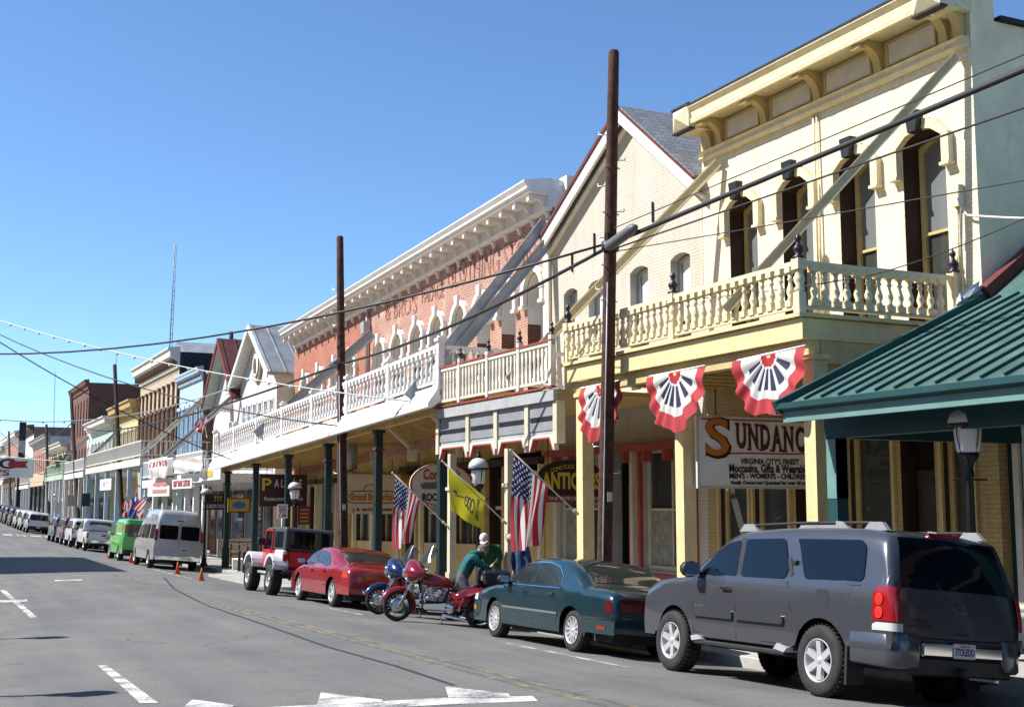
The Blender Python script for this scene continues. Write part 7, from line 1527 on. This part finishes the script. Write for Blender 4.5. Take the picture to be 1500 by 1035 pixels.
# ------------------------------------------------------------------ people: skin-modifier bodies, each one continuous mesh
M_SKIN = paint('skin', (.46, .25, .18), .55, .06); M_SKINP = paint('skin_pink', (.55, .30, .23), .55, .06)
def person(label, loc, rz, J, mats, hair, cap=None, head_r=.1, hood=None, facing=0.):
    """J: joint positions (world axes about the feet point, x right, y forward); mats: shirt, trousers, skin, shoe"""
    names = ['pelvis', 'waist', 'chest', 'neck', 'skull']+[a+s for s in 'LR' for a in ('sho', 'elb', 'wri', 'hip', 'kne', 'ank', 'toe')]
    rad = dict(pelvis=.185, waist=.19, chest=.20, neck=.062, skull=.075, sho=.10, elb=.065, wri=.036, hip=.115, kne=.08, ank=.045, toe=.04)
    lab = dict(pelvis=1, waist=0, chest=0, neck=2, skull=2, sho=0, elb=0, wri=0, hip=1, kne=1, ank=1, toe=3)
    V, Rr, Ed, Lb = [], [], [], {}; ix = {}
    for n in names:
        if n in J: ix[n] = len(V); V.append(Vector(J[n])); b = n if n in rad else n[:-1]; Rr.append(rad[b]); Lb[len(V)-1] = lab[b]
    def e(a, b): Ed.append((ix[a], ix[b]))
    e('pelvis', 'waist'); e('waist', 'chest'); e('chest', 'neck'); e('neck', 'skull')
    for s in 'LR':
        e('chest', 'sho'+s); e('sho'+s, 'elb'+s); e('elb'+s, 'wri'+s); e('pelvis', 'hip'+s); e('hip'+s, 'kne'+s); e('kne'+s, 'ank'+s); e('ank'+s, 'toe'+s)
        # hand: palm and five separate two-joint fingers
        w_, el = V[ix['wri'+s]], V[ix['elb'+s]]; d = (w_-el).normalized(); sd = d.cross(Vector((0, 0, 1))); sd = sd.normalized() if sd.length > .1 else Vector((1, 0, 0)); dn = d.cross(sd).normalized()*(1 if d.cross(sd).z < 0 else -1)
        pm = len(V); V.append(w_+d*.06); Rr.append(.034); Lb[pm] = 2; Ed.append((ix['wri'+s], pm))
        for k, (of, ln) in enumerate(((-.032, .062), (-.011, .075), (.011, .07), (.032, .055))):
            a = len(V); V.append(w_+d*.10+sd*of); Rr.append(.010); Lb[a] = 2; Ed.append((pm, a)); b = len(V); V.append(w_+d*(.10+ln*.6)+sd*of+dn*ln*.35); Rr.append(.009); Lb[b] = 2; Ed.append((a, b)); c_ = len(V); V.append(w_+d*(.10+ln*.7)+sd*of+dn*ln*.85); Rr.append(.008); Lb[c_] = 2; Ed.append((b, c_))
        a = len(V); V.append(w_+d*.05-sd*.045+dn*.02); Rr.append(.011); Lb[a] = 2; Ed.append((pm, a)); b = len(V); V.append(w_+d*.09-sd*.055+dn*.04); Rr.append(.009); Lb[b] = 2; Ed.append((a, b))
    me = bpy.data.meshes.new('skel'); me.from_pydata([tuple(v) for v in V], Ed, []); o = bpy.data.objects.new('skel', me); col.objects.link(o)
    md = o.modifiers.new('s', 'SKIN'); md.use_smooth_shade = True; md.branch_smoothing = .3; o.modifiers.new('u', 'SUBSURF').levels = 2
    o.modifiers['u'].render_levels = 2
    for i, sv in enumerate(me.skin_vertices[0].data): sv.radius = (Rr[i], Rr[i]*(.72 if Lb[i] == 0 and Rr[i] > .12 else 1)); sv.use_root = i == 0
    dg = bpy.context.evaluated_depsgraph_get(); bm = bpy.data.meshes.new_from_object(o.evaluated_get(dg)); bpy.data.objects.remove(o)
    bm.materials.clear()
    for m_ in mats: bm.materials.append(m_)
    segs = [(V[a], V[b], 0 if (a, b) == (ix['chest'], ix['neck']) else (Lb[b] if Lb[a] != 2 or Lb[b] == 2 else Lb[a])) for a, b in Ed]
    for p in bm.polygons:
        c = p.center; best = 9; L_ = 0
        for a, b, l_ in segs:
            t = max(0, min(1, (c-a).dot(b-a)/max(1e-6, (b-a).length_squared))); dd = (c-(a+(b-a)*t)).length
            if dd < best: best = dd; L_ = l_
        p.material_index = L_; p.use_smooth = True
    r = thing('person', label, 'person', loc, (0, 0, rz), 'people by the trike'); r.scale = (1.08, 1.08, 1.05); ob('body', bm, r)
    # head: shaped skull with nose, ears, eyes, mouth; looks along fwd
    nk, sk = Vector(J['neck']), Vector(J['skull']); up = (sk-nk).normalized(); fw = Vector((math.sin(facing), math.cos(facing), -.15)); fw = (fw-up*fw.dot(up)).normalized(); rt = fw.cross(up).normalized(); M3 = Matrix((rt, fw, up)).transposed().to_4x4()
    H = ob('head', None, None)
    bpy.data.objects.remove(H)
    def hp(name, fn, mat, parent):
        m = MB(); m.smooth = True; fn(m); o = ob(name, m.mesh(name, mat), parent); o.matrix_local = Matrix.Translation(sk+up*.03) @ M3; return o
    def skull(m):
        def f(u, v):
            a, b = 2*math.pi*u, math.pi*(v-.5); x, y, z = math.cos(b)*math.cos(a), math.cos(b)*math.sin(a), math.sin(b)
            jaw = 1-.22*max(0, -z); return (x*.078*jaw, y*.098*(jaw if y < 0 else 1-.1*max(0, -z))+(.012 if z < 0 and y > 0 else 0), z*.125)
        m.grid(f, 20, 14); m.lathe([(.0, .03), (.016, -.012), (.014, -.02), (0, -.022)], 8, (0, .1, -.008)); 
        for s in (1, -1): m.lathe([(.03, -.008), (.034, .0), (.02, .008)], 8, (s*.082, 0, 0), 'x')
    hd = hp('head', skull, mats[2], r)
    def sub(name, fn, mat):
        m = MB(); m.smooth = True; fn(m); return ob(name, m.mesh(name, mat), hd)
    def eyes(m):
        for s in (1, -1): m.lathe([(0, -.006), (.011, 0), (0, .008)], 8, (s*.032, .090, .012), 'y')
    sub('eye', eyes, M_BLACK); sub('mouth', lambda m: m.box(-.022, .022, .092, .102, -.062, -.054), M_BURG)
    if hair:
        def hr(m):
            def f(u, v):
                a, b = 2*math.pi*u, math.pi*.5*v; lo = -.25 if .15 < u < .85 else .45; b = (-.35 if math.sin(a) < .3 else .35)+(1.5708+.35 if math.sin(a) < .3 else 1.5708-.35)*v; return (math.cos(b)*math.cos(a)*.086, math.cos(b)*math.sin(a)*.106-.004, math.sin(b)*.134)
            m.grid(f, 20, 8)
        sub('hair', hr, hair)
    if cap:
        def cp(m):
            m.grid(lambda u, v: (math.cos(math.pi*.5*v+.0)*math.cos(2*math.pi*u)*.096, math.cos(math.pi*.5*v)*math.sin(2*math.pi*u)*.115, .03+math.sin(math.pi*.5*v)*.115), 18, 8)
            m.grid(lambda u, v: ((u-.5)*.16, .09+.10*v*(1-(2*u-1)**2*.5), .035-.02*v), 8, 4); m.box(-.02, .02, .105, .118, .06, .10)
        sub('cap', cp, cap)
    if hood:
        m = MB(); m.smooth = True; c0 = nk; m.tube([c0+Vector((.12*math.cos(t), -.02+.12*math.sin(t), -.01+.05*math.sin(t*1.0+3.6))) for t in [i*math.pi/8 for i in range(17)]], .045, 8); m.build('hood', hood, r)
    return r
M_HOOD = paint('teal_hoodie', (.008, .11, .12), .85, .15, 8); M_JEANS = paint('grey_jeans', (.10, .11, .125), .85, .22, 9); M_SHOE = paint('shoe_dark', (.03, .028, .028), .7, .2); M_GSHIRT = paint('green_shirt', (.02, .09, .03), .85, .12, 8); M_DENIM = paint('denim_shirt', (.035, .075, .17), .85, .25, 9); M_GREYHAIR = paint('grey_hair', (.16, .14, .13), .9, .2, 30); M_WHITEHAIR = paint('white_hair', (.6, .58, .55), .9, .15, 30); M_CAPW = paint('white_cap', (.66, .64, .6), .8, .08)
# screen axes at the trike: right = (.93,-.36), away = (.36,.93); body frames are given as x = right, y = away
AW = math.atan2(-.36, .93)
def stand(**k):
    J = dict(pelvis=(0, 0, .95), waist=(0, 0, 1.12), chest=(0, 0, 1.34), neck=(0, 0, 1.52), skull=(0, 0, 1.64), shoL=(-.19, 0, 1.44), shoR=(.19, 0, 1.44), elbL=(-.25, .02, 1.16), elbR=(.25, .02, 1.16), wriL=(-.24, .1, .93), wriR=(.24, .1, .93), hipL=(-.09, 0, .90), hipR=(.09, 0, .90), kneL=(-.1, .02, .49), kneR=(.1, .02, .49), ankL=(-.1, -.02, .08), ankR=(.1, -.02, .08), toeL=(-.11, .14, .04), toeR=(.11, .14, .04)); J.update(k); return J
g1 = aty(676, 900, 24.45); g1.z = gz(g1.x, g1.y)-.02
person('person in teal hooded top and grey jeans leaning over the trike trunk', g1, AW, stand(pelvis=(0, 0, .95), waist=(.08, .02, 1.10), chest=(.2, .05, 1.28), neck=(.31, .06, 1.40), skull=(.39, .07, 1.46), shoL=(.16, .22, 1.36), shoR=(.24, -.14, 1.34), elbL=(.42, .24, 1.16), elbR=(.46, -.16, 1.10), wriL=(.62, .16, 1.08), wriR=(.66, -.08, 1.02), hipL=(-.02, .12, .92), hipR=(.0, -.12, .92), kneL=(-.05, .34, .62), kneR=(.14, -.34, .56), ankL=(-.1, .38, .3), ankR=(-.02, -.38, .28), toeL=(-.22, .38, .26), toeR=(-.12, -.38, .24)), [M_HOOD, M_JEANS, M_SKIN, M_SHOE], M_GREYHAIR, hood=M_HOOD, facing=1.4)
g2 = aty(720, 900, 25.6); g2.z = gz(g2.x, g2.y)
person('person in white cap and green shirt bending behind the trike', g2, AW, stand(chest=(-.05, -.06, 1.33), neck=(-.10, -.12, 1.48), skull=(-.14, -.17, 1.57), shoL=(-.24, -.06, 1.42), shoR=(.14, -.08, 1.42), elbL=(-.30, -.2, 1.18), elbR=(.16, -.2, 1.16), wriL=(-.2, -.38, 1.10), wriR=(.02, -.38, 1.08)), [M_GSHIRT, M_JEANS, M_SKIN, M_SHOE], M_WHITEHAIR, cap=M_CAPW, facing=math.pi+.3)
g3 = aty(768, 880, 24.6); g3.z = gz(g3.x, g3.y)
person('person in blue denim shirt half hidden by the american flag', g3, AW, stand(chest=(-.06, 0, 1.34), neck=(-.16, 0, 1.50), skull=(-.24, 0, 1.58), waist=(0, 0, 1.12), shoL=(-.14, .17, 1.43), shoR=(-.0, -.18, 1.42), elbL=(-.2, .25, 1.16), elbR=(.08, -.24, 1.14), wriL=(-.2, .2, .95), wriR=(.06, -.2, .92)), [M_DENIM, M_DENIM, M_SKINP, M_SHOE], M_WHITEHAIR, facing=-1.3)
